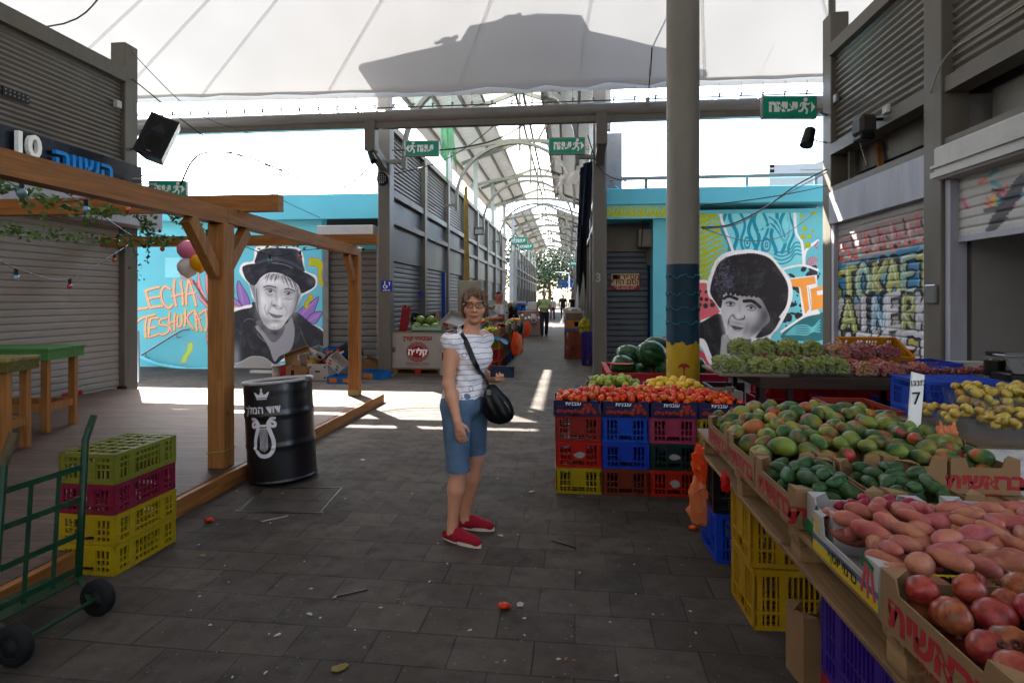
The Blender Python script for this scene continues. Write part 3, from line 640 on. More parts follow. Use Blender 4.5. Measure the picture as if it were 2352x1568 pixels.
for P, q in (([(165, 470), (150, 600), (200, 750), (295, 755), (290, 680), (240, 580)], [(168, 480), (225, 750)]), ([(78, 655), (95, 740), (120, 790), (205, 765), (160, 700)], [(80, 660), (190, 760)]),
    ([(1092, 655), (1000, 720), (885, 790), (858, 850), (940, 910), (1020, 870), (1060, 770)], [(1088, 662), (890, 860)]), ([(1130, 828), (1030, 840), (955, 920), (1045, 968), (1105, 900)], [(1125, 832), (985, 935)])):
 c.poly(P, '8f6bb4'); c.line(P, 8, '45203f', closed=True); c.line(q, 6, 'b392cf')
 (xa, ya), (xb_, yb_) = q
 for t in np.linspace(.25, .85, 6):
  x, y = xa+(xb_-xa)*t, ya+(yb_-ya)*t
  for sg in (-1, 1): c.line([(x, y), (x-(yb_-ya)*.12*sg*(1-t+.3)+(xa-xb_)*.08, y+(xb_-xa)*.12*sg*(1-t+.3)+(ya-yb_)*.08)], 4, 'b08fce', al=.6)
for P in ([(985, 215), (1060, 212), (1120, 235), (1142, 300), (1130, 400), (1140, 470), (1172, 490), (1165, 555), (1110, 520), (1082, 440), (1085, 340), (1045, 302), (985, 300)], [(972, 632), (1030, 640), (1010, 700), (980, 730), (970, 792), (930, 780), (930, 720), (968, 680)], [(70, 800), (120, 760), (160, 770), (110, 830), (80, 900)]):
 c.poly(P, 'aab71c'); c.line(P, 7, 'd4546a', closed=True)
WH = 'e9e4e2'
c.poly([(375, 80), (640, 80), (860, 95), (915, 190), (940, 350), (1050, 405), (1075, 460), (1060, 540), (970, 610), (910, 640), (870, 720), (820, 830), (880, 905), (1000, 960), (1140, 1030), (1165, 1100), (1165, 1285), (60, 1440), (60, 860), (200, 770), (320, 740), (355, 700), (325, 660), (290, 520), (230, 450), (180, 370), (190, 300), (240, 260), (340, 235)], WH)
HAT = '22222a'
c.poly([(360, 715), (320, 775), (200, 800), (95, 850), (70, 1000), (80, 1430), (200, 1400), (330, 1345), (420, 1345), (520, 1400), (590, 1440), (760, 1330), (1150, 1290), (1160, 1090), (1060, 1020), (860, 915), (800, 835)], '26262c')
c.poly([(800, 840), (1000, 960), (1160, 1080), (1160, 1290), (760, 1280)], '2b2a30')
c.poly([(372, 985), (440, 1110), (520, 1240), (580, 1400), (640, 1340), (770, 1265), (815, 1080), (800, 950), (770, 890), (690, 980)], '8f8c92')
c.poly([(80, 1432), (200, 1402), (300, 1350), (380, 1342), (470, 1360), (560, 1425), (640, 1500), (600, 1568), (130, 1568), (130, 1440)], '8e8a86'); c.line([(80, 1436), (200, 1402), (300, 1350), (380, 1342), (470, 1360), (560, 1425), (630, 1480)], 8, 'b6b4b4')
c.line([(232, 945), (260, 915), (320, 910), (345, 930)], 5, '8a8a90', al=.7); c.line([(385, 1085), (420, 1130), (475, 1175)], 5, '9a9aa0', al=.7); c.line([(875, 1005), (910, 1110), (960, 1230), (940, 1255), (880, 1280)], 5, '77777d', al=.6)
FACE = [(362, 530), (380, 480), (440, 440), (520, 400), (640, 390), (780, 440), (850, 530), (858, 640), (840, 740), (800, 830), (730, 920), (660, 1010), (590, 1035), (520, 1020), (450, 960), (400, 860), (368, 760), (358, 640)]
c.poly([(290, 455), (335, 470), (362, 540), (360, 690), (325, 600), (295, 520)], '8a888c'); c.poly([(895, 590), (858, 640), (820, 765), (850, 720), (880, 650)], '9c9a9e')
c.poly([(370, 940), (450, 1050), (560, 1180), (660, 1110), (700, 970), (560, 900)], '605e64', soft=4)
c.poly(FACE, 'cfccce')
c.set(514.5, 551.25, .19925)
for x, y, rx, ry, col, al, an in ((385, 700, 40, 220, '6a686e', .75, 0), (840, 680, 50, 200, '77757b', .75, .1), (800, 820, 60, 120, '88868c', .6, .5), (480, 930, 120, 60, '77757b', .7, .7), (600, 430, 230, 45, '8b898f', .6, .1), (650, 640, 34, 90, '9a989e', .5, .1), (600, 620, 18, 110, '77757b', .5, -.1),
        (530, 570, 75, 42, '6c6a70', .75, .1), (745, 600, 75, 45, '6c6a70', .7, .1), (540, 640, 80, 18, '9a989c', .5, .2), (740, 680, 70, 18, '85838a', .6, 0), (590, 760, 60, 24, '77757b', .7, .3), (520, 800, 18, 90, '8a888e', .7, .5), (600, 935, 80, 26, '6f6d73', .75, .1),
        (640, 1000, 90, 30, '8d8b90', .5, -.2), (560, 800, 60, 26, 'f0eef0', .2, 0), (450, 700, 50, 110, 'f2f0f2', .7, -.1), (560, 480, 120, 30, 'eeecee', .6, 0), (640, 700, 22, 70, 'f4f2f4', .7, .1), (720, 760, 50, 60, 'aaa8ac', .5, 0), (575, 985, 60, 24, 'e5e3e6', .6, .1), (470, 840, 26, 70, 'dddbe0', .6, -.3), (590, 1070, 70, 40, '3a383e', .9, .1), (450, 1010, 40, 50, '4a484e', .8, .6)): c.blob(x, y, rx, ry, col, al, an)
for P, w, col in (([(460, 545), (520, 530), (600, 548)], 16, '2e2c30'), ([(700, 570), (750, 562), (815, 592)], 15, '2e2c30'), ([(470, 575), (520, 560), (580, 580), (592, 600)], 7, '29272b'), ([(690, 605), (735, 592), (795, 615)], 7, '29272b'), ([(480, 610), (530, 635), (575, 620)], 5, '3c3a40'), ([(700, 630), (740, 655), (785, 640)], 5, '3c3a40'), ([(372, 560), (380, 700), (400, 850), (450, 960)], 12, '55535a'), ([(855, 560), (845, 700), (805, 830), (740, 925)], 12, '5c5a60'), ([(480, 745), (470, 800), (500, 870)], 6, '6a686e'), ([(700, 760), (730, 830), (700, 880)], 6, '77757b'), ([(620, 540), (612, 600)], 5, '77757b'), ([(500, 640), (560, 660)], 4, '77757c'), ([(700, 665), (750, 685), (790, 665)], 5, '6a686e')): c.line(P, w, col, al=.9)
c.dot(535, 588, 22, '3a383c', 20); c.dot(742, 618, 20, '3a383c', 18); c.dot(529, 580, 5, 'e8e6ea'); c.dot(736, 611, 5, 'e8e6ea')
c.line([(555, 700), (548, 745), (585, 770), (600, 790), (650, 800), (680, 770), (678, 730)], 7, '66646a', al=.8); c.blob(580, 755, 18, 10, '2a282c', .9); c.blob(655, 785, 16, 8, '4a484e', .8)
c.line([(505, 835), (560, 855), (610, 868), (680, 872)], 8, '302e33'); c.poly([(520, 845), (610, 870), (675, 875), (640, 900), (570, 895)], '6c6a6f', soft=1)
c.line([(495, 830), (510, 880), (530, 900)], 6, '8a888e', al=.7); c.line([(575, 985), (580, 1030)], 6, '6a686e', al=.7)
c.poly([(365, 275), (372, 190), (400, 130), (480, 100), (640, 92), (790, 100), (850, 120), (890, 190), (915, 290), (925, 365), (780, 320), (560, 262)], '26262e')
c.poly([(210, 330), (250, 290), (365, 272), (560, 262), (780, 318), (930, 372), (1020, 420), (1055, 470), (1040, 540), (960, 590), (895, 615), (870, 560), (850, 520), (760, 440), (640, 385), (520, 380), (430, 430), (360, 520), (300, 505), (245, 440)], HAT)
c.line([(390, 262), (520, 225), (640, 225), (780, 268), (905, 345)], 34, '43434c', al=.8); c.line([(560, 265), (700, 285), (790, 325)], 4, '9a9aa4'); c.blob(860, 190, 30, 90, '5a5a64', .6, -.3); c.blob(1010, 480, 50, 60, '55555e', .7)
for i in range(26):
 x = 500+i*13; y = 385+(i-4)**2*.22; L = 60+50*math.sin(i*1.7)+(30 if i > 14 else 0); c.line([(x, y), (x+(-14 if i < 12 else 22), y+L*.6), (x+(-24 if i < 12 else 44), y+L)], 9, '2a2a30', taper=True, al=.9)
c.blob(140, 1350, 50, 160, 'aab0b8', .5); c.line([(85, 1200), (95, 1300), (75, 1400)], 6, 'c8ccd2', al=.5)
LM = thing('mural_building', 'low cyan building left of the arcade with mural of a man in a black hat', 'building', (-5.6, 13.5, 0))
xa, xb = -10.5, AY(752, 600, MY).x
painted('mural', (AY(300, 600, MY).x-.3, MY, 0), (xb-AY(300, 600, MY).x+.3, 0, 0), (0, 0, 3.30), 430, 330, c, muralm, LM)
part(box((-12, MY+.01, 0), (PL-.15, MY+3, 3.28)), 'wall', cyan, LM)
part(box((-12, MY-.12, 3.29), (PL-.13, MY+3, 3.84), .01), 'parapet', cyan, LM)
xs = AY(756, 600, MY-.1).x; xe = AY(866, 600, MY-.1).x
part(corr(MB(), (xs, MY-.06), (xe, MY-.06), .02, 2.62, .14, .014, 'slat', n=(0, -1)), 'roller_shutter', shutm, LM)
part(box((xs-.12, MY-.14, 0), (xs, MY+.0, 3.0)).box((xe, MY-.14, 0), (xe+.12, MY, 3.0)), 'shutter_guide', galv, LM)
part(box((xs-.10, MY-.5, 2.78), (xe+.05, MY-.11, 3.10), .01), 'awning_box', whitep, LM)
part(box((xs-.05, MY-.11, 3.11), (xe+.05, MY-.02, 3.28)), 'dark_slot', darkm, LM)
# ---- mural of the curly haired man
c = Canvas(1385, 425, 1905, 880, 2, '68bcca')
Bm = lambda: c.set(1598.6, 459.4, .24603)
Bm()
OL = 'a9b013'; TL = '168ca4'
rs = random.Random(3)
for i in range(17):
 y = -20+i*52; c.line([(-60, y+60), (60, y+20), (150, y-30), (250, y-60)], 20+rs.random()*16, OL, taper=True)
 c.line([(-70, y+100), (30, y+70), (110, y+10)], 16, OL, taper=True); c.line([(140, y+10), (200, y+45), (330, y-10)], 18, OL, taper=True)
c.poly([(50, 80), (170, 85), (190, 130), (50, 160)], OL)
c.set(0, 0, 1)
for i in range(30):
 x = 1392+i*8.6; c.line([(x-6, 500), (x+3, 492), (x+5, 484), (x+12, 472)], 6 if i % 3 else 8, OL, taper=True)
 if i % 2: c.line([(x+2, 500), (x+9, 490), (x+16, 487)], 4, OL, taper=True)
c.poly([(1385, 425), (1905, 425), (1905, 470), (1385, 470)], '66b9c6', False)
Bm()
c.poly([(225, 60), (920, 60), (945, 300), (1005, 560), (1000, 625), (830, 640), (360, 500), (300, 330), (240, 180)], '7fd0da')
for k in range(9):
 P = [(245+k*82+26*math.sin(y*.018+k*1.9)+(y*.10*(1 if k < 4 else -.25)), y) for y in range(70, 520, 30)]; c.line(P, 30+6*math.sin(k*2.2), TL)
for q in range(5):
 c.line([(590+q*24, 300-q*20), (700-q*6, 250-q*30), (770, 330-q*30), (830, 400-q*8), (870, 330-q*30), (860, 180-q*16)], 14, ['7fd0da', TL][q % 2])
for r_, col in ((52, TL), (36, '7fd0da'), (22, TL), (9, '7fd0da')): c.dot(660, 420, r_*.8, col, r_*1.35)
for r_, col in ((40, TL), (26, '7fd0da'), (13, TL)): c.dot(480, 400, r_*.8, col, r_*1.5)
for y in (470, 505, 540, 575): c.line([(730, y), (800, y+22), (880, y-8), (930, y-70), (990, y-60)], 13, TL)
c.line([(228, 60), (240, 180), (290, 320), (355, 500)], 24, 'f0ecec'); c.line([(922, 60), (935, 300), (990, 400), (1010, 600)], 26, 'f0ecec'); c.line([(1010, 600), (1030, 470), (1140, 380)], 22, 'f0ecec')
for x, y, r_ in ((1100, 110, 34), (985, 152, 18), (1015, 268, 24), (1060, 340, 22), (1000, 345, 26), (1045, 422, 30), (998, 210, 12), (1090, 292, 14), (1030, 75, 8), (960, 230, 6), (1120, 340, 8), (1130, 200, 7), (1085, 208, 8)): c.dot(x, y, r_, OL)
for rr_ in (50, 32, 14): c.line([(1092+rr_*math.cos(a), 585+rr_*math.sin(a)) for a in np.linspace(.5, 6.0, 14)], 10, 'd94a6a')
c.line([(1140, 390), (1115, 430), (1140, 455)], 12, 'd94a6a')
c.poly([(800, 640), (1010, 615), (1200, 650), (1200, 1280), (820, 1240)], '6cc3cf', False)
for i in range(70):
 x, y = rs.uniform(820, 1160), rs.uniform(640, 1190); w_ = rs.uniform(14, 52); h_ = rs.uniform(10, 34); an = rs.uniform(-.8, .8)
 c.poly([(x+w_*math.cos(a)*math.cos(an)-h_*math.sin(a)*math.sin(an), y+w_*math.cos(a)*math.sin(an)+h_*math.sin(a)*math.cos(an)) for a in np.linspace(0, 5.6, 8)], '2c2b31') if i % 2 else c.dot(x, y, 9, '2c2b31')
c.line([(800, 650), (900, 622), (1010, 612), (1140, 655)], 20, 'f0ecec')
c.poly([(860, 735), (1130, 700), (1150, 1090), (1000, 1100), (960, 800)], 'f0ecec', False)
c.poly([(880, 742), (1110, 712), (1122, 780), (1035, 800), (1060, 1020), (1020, 1065), (975, 815), (905, 808)], 'f39c40', False)
c.poly([(1070, 830), (1130, 815), (1200, 800), (1200, 1010), (1085, 1030)], 'f39c40', False); c.line([(1040, 800), (1075, 1040)], 8, 'f0ecec', False); c.line([(1052, 815), (1082, 1035)], 6, '58b8c6', False)
c.poly([(1130, 850), (1200, 840), (1200, 880), (1135, 890)], 'f0ecec', False)
c.poly([(820, 1230), (900, 1160), (1010, 1090), (1200, 1060), (1200, 1300), (820, 1300)], '2b6e74');
for q in range(5): c.line([(840+q*20, 1260), (930, 1180+q*18), (1030, 1170-q*8+q*30), (1090, 1190+q*10), (1160, 1120+q*28)], 11, '6cc3cf')
c.line([(800, 1230), (900, 1160), (1020, 1085), (1150, 1055)], 20, 'f0ecec')
c.poly([(-200, 780), (110, 790), (200, 1000), (220, 1060), (60, 1120), (-200, 1300)], 'd8606a')
for i in range(16): c.dot(-60+(i % 5)*52+rs.uniform(-8, 8), 860+(i//5)*62+rs.uniform(-10, 10), rs.uniform(14, 26), '2c2b31')
c.set(0, 0, 1)
for i in range(14): c.line([(1500, 780+i*9), (1540, 772+i*9)], 4, '7accd6' if i % 2 else 'c23a55', False)
c.poly([(1606, 800), (1640, 830), (1660, 885), (1600, 885)], 'c8405c', False)
Bm()
c.line([(0, 770), (120, 775), (200, 960), (230, 1060), (60, 1130)], 26, 'f0ecec')
c.poly([(60, 1130), (200, 1070), (230, 1060), (180, 960), (120, 900), (105, 800), (130, 700), (190, 560), (290, 490), (420, 468), (560, 470), (690, 510), (790, 620), (880, 740), (905, 860), (890, 960), (840, 1080), (770, 1200), (700, 1290), (690, 1560), (180, 1560), (40, 1360), (-200, 1300), (-200, 1160)], 'efeaea')
c.poly([(40, 1145), (230, 1065), (300, 1300), (420, 1470), (430, 1700), (200, 1600), (140, 1440), (40, 1290), (-240, 1500), (-240, 1240)], '231f22')
c.line([(40, 1330), (110, 1440), (200, 1600)], 22, 'efeaea')
c.poly([(270, 1250), (235, 1360), (240, 1560), (420, 1560), (520, 1330)], '8e8c8e'); c.poly([(270, 1250), (232, 1380), (250, 1560), (310, 1560), (330, 1400)], 'a3a1a3'); c.poly([(330, 1320), (520, 1300), (430, 1480), (330, 1470)], '66646a', soft=3)
FC = [(232, 960), (260, 850), (400, 830), (600, 880), (680, 1000), (720, 1090), (660, 1180), (560, 1240), (490, 1300), (400, 1325), (330, 1310), (290, 1240), (250, 1120)]
c.poly(FC, 'bfbcbf')
for x, y, rx, ry, col, al, an in ((640, 1080, 110, 190, '3a383d', .9, .1), (560, 1200, 120, 80, '4c4a50', .85, -.6), (580, 960, 150, 60, '77757b', .7, .2), (450, 900, 180, 40, '7a787d', .6, .1), (250, 1000, 26, 130, 'd8d5d8', .5, 0), (290, 1200, 40, 80, 'dedbde', .5, -.2), (520, 1110, 60, 70, 'aeabaf', .7, 0),
        (320, 960, 66, 30, '6a686e', .7, .1), (520, 995, 70, 34, '6a686e', .75, .1), (410, 1010, 20, 80, '8f8d92', .5, .1), (390, 1080, 40, 30, 'd9d6d9', .7, 0), (440, 1110, 26, 16, '4a484d', .8, 0), (360, 1085, 20, 22, '77757a', .7, 0), (385, 1150, 100, 22, '77757a', .6, .15), (300, 1060, 50, 80, 'd6d3d6', .6, 0), (520, 1060, 70, 50, 'c6c3c7', .6, .1), (400, 1270, 90, 34, 'cfccd0', .6, .1), (470, 1200, 24, 80, '706e73', .6, .3), (310, 1150, 14, 60, '77757a', .7, .2)): c.blob(x, y, rx, ry, col, al, an)
for P, w in (([(262, 920), (310, 900), (385, 925)], 26), ([(450, 945), (530, 945), (600, 1000)], 28)): c.line(P, w+3, '1d191c', taper=False)
for P, w in (([(280, 965), (320, 950), (365, 968)], 6), ([(470, 995), (520, 982), (560, 1008)], 7), ([(290, 985), (330, 992), (360, 982)], 4), ([(480, 1022), (520, 1035), (556, 1020)], 4), ([(345, 1070), (365, 1105), (410, 1118), (452, 1105), (455, 1080)], 6), ([(300, 1160), (310, 1110), (345, 1068)], 5)): c.line(P, w+2, '242125', al=1.)
c.dot(325, 970, 13, '2c2a2e', 14); c.dot(516, 1006, 15, '2c2a2e', 15); c.blob(300, 975, 8, 7, 'dddade', .8); c.blob(490, 1010, 8, 7, 'dddade', .8)
c.poly([(328, 1174), (370, 1182), (436, 1198), (400, 1212), (355, 1205)], '3f3c40'); c.line([(318, 1170), (370, 1178), (445, 1196)], 9, '6a676b'); c.line([(350, 1212), (400, 1222), (436, 1202)], 9, '6f6c70', al=.8)
c.poly([(690, 1080), (720, 1060), (740, 1090), (710, 1125), (670, 1120)], '77757b', soft=2)
HR = '252124'
c.poly([(232, 1010), (180, 950), (135, 870), (140, 790), (165, 700), (215, 590), (300, 530), (420, 505), (560, 500), (690, 545), (780, 650), (855, 780), (862, 900), (840, 1000), (780, 1090), (790, 1110), (740, 1200), (680, 1260), (560, 1290), (620, 1200), (690, 1130), (680, 1060), (650, 1000), (600, 920), (520, 895), (430, 895), (330, 860), (270, 830), (255, 900)], HR)
for i in range(320):
 a = rs.uniform(0, 6.28); x = 300+rs.gauss(0, 90); y = 740+rs.gauss(0, 100)
 if not (140 < x < 560 and 540 < y < 900): continue
 r_ = rs.uniform(10, 22); c.line([(x+r_*math.cos(a+t), y+r_*math.sin(a+t)) for t in (0, .8, 1.6, 2.4)], 5, '6f6c80' if x < 360 else '3c3940', al=.5*(1-abs(x-220)/400), taper=True)
for i in range(60): x = 250+i*6.2; c.dot(x, 850+22*math.sin(i*.9)+(i*.6), 13, HR)
RM = thing('mural_building', 'low cyan building right of the arcade with mural of a curly haired man', 'building', (3, 13.5, 0))
yR = 11.55
painted('mural', (AY(1500, 600, yR).x, yR, 0), (XR_+1.2-AY(1500, 600, yR).x, 0, 0), (0, 0, 3.22), 400, 330, c, muralm, RM)
hx0, hx1 = AY(1390, 600, yR-.1).x, AY(1533, 600, yR-.1).x
painted('painted_header', (hx0, yR-.12, AY(1400, 503, yR-.12).z), (hx1-hx0, 0, 0), (0, 0, AY(1400, 472, yR-.12).z-AY(1400, 503, yR-.12).z), 150, 34, c, muralm, RM)
zp = AY(1400, 471, yR-.12).z; zt = AY(1600, 430, yR-.12).z; zh = AY(1400, 503, yR-.12).z
part(box((hx0, yR-.14, zp), (XR_+1.3, yR+2, zt), .01), 'parapet', cyan, RM)
part(box((hx0, yR-.115, zh+.004), (hx1, yR+1.2, zp-.004)), 'header', cyan, RM)
part(box((AY(1500, 600, yR).x+.02, yR+.012, 0), (XR_+1.2, yR+2, 3.3)), 'wall', cyan, RM)
part(corr(MB(), (.74, yR+.75), (1.75, yR+.75), .02, 2.55, .12, .013, 'slat', n=(0, -1)), 'roller_shutter', mat('shutter_blue_grey', '6f767e', .45, .12, 1.5, metal=.2, dirt=.35), RM)
part(box((.70, yR+.78, 0), (2.2, yR+.9, 3.2)), 'back_wall', conc, RM)
part(box((.70, yR+.70, 2.55), (1.8, yR+.77, 2.9)), 'lintel', mat('old_cream_paint', 'aaa192', .7, .1, dirt=.3), RM)
dx0, dx1 = AY(1491, 600, yR+.4).x, AY(1530, 600, yR).x
part(MB().prism([(dx0, yR+.62, 0), (dx1-.02, yR+.02, 0), (dx1+.02, yR+.04, 0), (dx0+.04, yR+.66, 0)], (0, 0, 2.25)), 'blue_door', mat('blue_door_paint', '1d3f86', .5, .15, dirt=.3), RM, label='blue metal side door')
part(MB().prism([(dx0-.03, yR+.63, 2.25), (dx1-.02, yR+.0, 2.25), (dx1+.02, yR+.04, 2.25), (dx0+.04, yR+.67, 2.25)], (0, 0, .35)), 'door_header', mat('old_cream_paint', 'aaa192', .7, .1), RM)
p = AY(1436, 647, yR+.72); sg = thing('shop_sign', 'small cream and red Hebrew barber sign on the grey shutter', 'sign', (p.x, p.y, p.z))
sc = 1/F*12.0
box((-.29, -.02, -.17), (.29, 0, .17)).build('board', mat('cream_sign', 'd8c79a', .5, .05), sg)
box((-.29, -.024, -.17), (.29, -.0205, -.085)).build('red_band', mat('sign_red', 'b3202a', .5, .05), sg)
S0 = lambda x, z: plane_M((x, -.025, z), XR, ZU)
redl = mat('sign_maroon_text', '8c1f22', .5, .05)
text(heb('מספרת'), .15, redl, S0(.06, .10), sg, world=False, bold=.004); text(heb('קסם היופי'), .16, redl, S0(0, -.005), sg, world=False, bold=.004)
text(heb('נשים • גברים • ילדים'), .055, white_let, S0(0, -.108), sg, world=False); text('052-7320126 '+heb('רינה'), .05, white_let, S0(0, -.15), sg, world=False)
box((-.26, -.024, .05), (-.12, -.0205, .15)).build('photo_print', darkm, sg)
# ---- graffiti on the roller shutter (right building)
c = Canvas(1885, 470, 2352, 985, 2, '8d8886')
rs = random.Random(11)
def gl(px, py): return px, py
X0, X1 = 1897, 2145
def top(x): return 562-(x-1897)*.42+0      # roughly follows the shutter's upper edge
def H(x, t): y0 = 555-(x-1897)*.335; y1 = 905+(x-1897)*.22; return y0+(y1-y0)*t
c.poly([(X0, H(X0, 0)), (X1, H(X1, 0)), (X1, H(X1, .22)), (X0, H(X0, .22))], '8d7774', False)
for i in range(26):
 x = X0+i*10; c.line([(x, H(x, .02+.03*(i % 3))), (x+6, H(x+6, .10+.02*(i % 2)))], 5, ['8c2b34', 'c0413f', '2a2428', 'c98f8b'][i % 4], al=.8)
for i in range(30): x = X0+4+i*8.3; c.dot(x, H(x, .13+.02*rs.random()), rs.uniform(3, 6), ['b5353a', '6fb5a0', 'd46a62', '352c30'][i % 4])
GL = dict(S=[[(.9,.15),(.5,0),(.1,.2),(.3,.45),(.8,.6),(.85,.85),(.4,1),(.05,.85)]], T=[[(0,.05),(1,0)],[(.5,0),(.55,1)]], A=[[(0,1),(.45,0),(1,1)],[(.2,.65),(.8,.62)]], K=[[(.1,0),(.05,1)],[(.95,0),(.15,.5),(1,1)]], E=[[(.9,.02),(.1,.05),(.05,1),(.95,.95)],[(.1,.5),(.7,.48)]], R=[[(.05,1),(.1,.02),(.8,.1),(.8,.42),(.15,.52),(.95,1)]], M=[[(0,1),(.1,0),(.5,.6),(.9,0),(1,1)]], N=[[(.05,1),(.05,0),(.9,1),(.95,0)]], V=[[(0,0),(.5,1),(1,0)]], O=[[(.5,0),(.05,.4),(.2,.9),(.7,1),(.98,.5),(.5,0)]], Y=[[(0,0),(.5,.5),(1,0)],[(.5,.5),(.45,1)]], I=[[(.5,0),(.5,1)]])
def letters(word, t0, t1, fills, edge, w, bgc=None):
 n = len(word); st = (X1-X0-6)/n
 for q in range(2):
  for i, ch in enumerate(word):
   x0 = X0+5+i*st; jw = st*.86; sl = rs.uniform(-3, 3); tj = rs.uniform(-.012, .012)
   for P in GL[ch]:
    Pp = [(x0+u*jw+sl*(1-v), H(x0+u*jw, t0+tj+(t1-t0)*v)) for u, v in P]
    if q == 0: c.line(Pp, w+9, edge, sm=ch in 'SO')
    else:
     c.line(Pp, w, fills[i % len(fills)], sm=ch in 'SO'); c.line([(x-2, y-2) for x, y in Pp], w*.22, 'c9c8c8', sm=ch in 'SO', al=.7)
for i in range(9):
 x = X0+i*28; c.poly([(x-8, H(x, .2)), (x+14, H(x, .165)), (x+40, H(x+36, .21)), (x+42, H(x+42, .40)), (x-6, H(x, .42))], '2a6c92' if i % 3 != 2 else '5f8a9c')
letters('STOKAET', .215, .40, ['8d9140', '9aa04e', '7a9a86'], '1a1b20', 13); letters('VAINERK', .40, .585, ['b2b0b2', '868c40', 'a3a2a8', '6d93a6'], '1a1b20', 12)
for i in range(8): x = X0+10+i*31; c.poly([(x, H(x, .6)), (x+14, H(x, .62)), (x+8, H(x, .72)), (x-3, H(x, .70))], 'a8982e')
letters('MARKYET', .605, .775, ['b6b4b6', 'b2b0b4', 'a7a6ac'], '1a1b20', 13); letters('NARVIAN', .79, .90, ['b0aeb0', '968c38', 'a9b0b4'], '1a1b20', 10)
for i in range(16): x = X0+i*16; c.poly([(x, H(x, .9)), (x+10, H(x, .885)), (x+15, H(x, 1.0)), (x+2, H(x, 1.02))], ['2a6688', '33749a', '868c40', '2a6688'][i % 4])
letters('AMEORTA', .915, 1.03, ['2f7096', '868c40', '3a7ca0'], '1a1b20', 9)
c.poly([(X0, H(X0, 1.03)), (X1, H(X1, 1.03)), (X1, 1000), (X0, 1000)], 'a08a88', False)
for i in range(12): x = X0+i*22; c.line([(x, H(x, 1.1)), (x+9, H(x, 1.18)), (x+12, H(x, 1.08))], 5, ['2b8f6a', '241d22', 'b23a44'][i % 3])
for i in range(90):
 x = rs.uniform(X0, X1); t = rs.uniform(.03, 1.0); L_ = rs.uniform(3, 12); a = rs.gauss(1.3, .7); q = rs.choice(['1c1c20', '1c1c20', 'aaa8aa', '7d7a78', '7d7a78', '2f6d90', '8d8f48', '8c4a48', '5a5a5e']); y = H(x, t)
 c.line([(x, y), (x+L_*.5*math.cos(a)+rs.uniform(-3, 3), y-L_*.5*math.sin(a)), (x+L_*math.cos(a), y-L_*math.sin(a))], rs.uniform(1.5, 6), q, al=rs.uniform(.4, .95), taper=True)
for i in range(60): c.blob(rs.uniform(X0, X1), H(2020, rs.uniform(0, 1.1)), rs.uniform(4, 16), rs.uniform(2, 7), rs.choice(['77736f', '55524f', '8f8b87']), .45)
def slat(P):
 z = P[:, 2]; f = (z/.098) % 1; o = np.interp(f, [0, .1, .16, .3, .8, .97, 1], [0, -.9, .5, 1, .8, .3, 0])*.011; D = np.zeros_like(P); D[:, 0] = -o; return D
painted('graffiti_shutter', (XR_+.06, 6.74, .02), (0, YR-.22-6.74, 0), (0, 0, 2.64), 250, 330, c, grafm, RB, slat)
c = Canvas(2170, 330, 2700, 640, 1.5, 'a3a09c')
for i in range(22): a = rs.uniform(0, 6.28); x, y = 2290+rs.gauss(0, 22), 450+rs.gauss(0, 26)-(0); c.line([(x, y), (x+26*math.cos(a), y-14*abs(math.sin(a)))], rs.uniform(5, 12), ['d4552f', '2f8f9a', 'c9a32c', '2a2a33', 'c2406a', '40404a'][i % 6], al=.8)
c.poly([(2270, 520), (2330, 420), (2352, 400), (2352, 440), (2290, 530)], '33333c', al=.9)
painted('half_open_shutter', (XR_+.07, 2.1, 2.19), (0, 4.18, 0), (0, 0, .62), 160, 80, c, grafm, RB, slat)
part(box((XR_+.05, 2.1, 2.13), (XR_+.09, 6.28, 2.19)), 'shutter_foot_bar', steel_l, RB)
# ---------------------------------------------------------------- timber deck and pergola
DZ = .13
DK = thing('wooden_deck', 'low wooden deck of worn boards along the beige shutter on the left', 'deck', (-5, 5, 0))
part(box((XL+.06, 1.2, .03), (-2.80, 8.30, DZ), .004), 'boards', deckm, DK)
part(box((-2.80, 1.2, .0), (-2.755, 8.32, DZ-.006)), 'edge_board', timber_y, DK)
part(box((XL+.06, 8.30, 0), (-2.80, 8.34, DZ-.006)), 'end_board', timber_x, DK)
PG = thing('pergola', 'open timber pergola frame standing on the wooden deck', 'pergola', (-4.5, 5, DZ))
p1, p2 = Vector((-2.93, 4.56, 0)), Vector((-3.13, 8.12, 0)); dr = (p2-p1).normalized(); st = p1-dr*3.2
def post(p, w=.15): return MB().box((p.x-w/2, p.y-w/2, DZ), (p.x+w/2, p.y+w/2, 2.18), .006)
for p in (p1, p2): part(post(p), 'post', timber, PG)
part(MB().bar((p1.x, p1.y, 2.26), (p2.x+dr.x*.08, p2.y+dr.y*.08, 2.25), .13, .135), 'long_beam', timber_y, PG); part(MB().bar((-2.955, 1.3, 2.258), (p1.x, p1.y, 2.248), .128, .137), 'long_beam', timber_y, PG)
part(MB().bar((XL+.1, 4.98, 2.425), (-2.62, 4.98, 2.425), .10, .15), 'cross_beam', timber_x, PG)
part(MB().bar((XL+.1, 8.12, 2.42), (-2.78, 8.12, 2.42), .10, .15), 'cross_beam', timber_x, PG)
for p, sg, L in ((p1, -1, .42), (p1, 1, .36), (p2, -1, .34)):
 d = dr*sg; part(MB().bar(p+d*.08+ZU*(2.18-L), p+d*(L+.04)+ZU*2.17, .075, .11), 'brace', timber, PG)
part(MB().box((p2.x-.078, p2.y-.079, DZ+.01), (p2.x+.078, p2.y-.0755, DZ+.09)), 'metal_plate', mat('brass_plate', 'b8a568', .4, .1), PG)
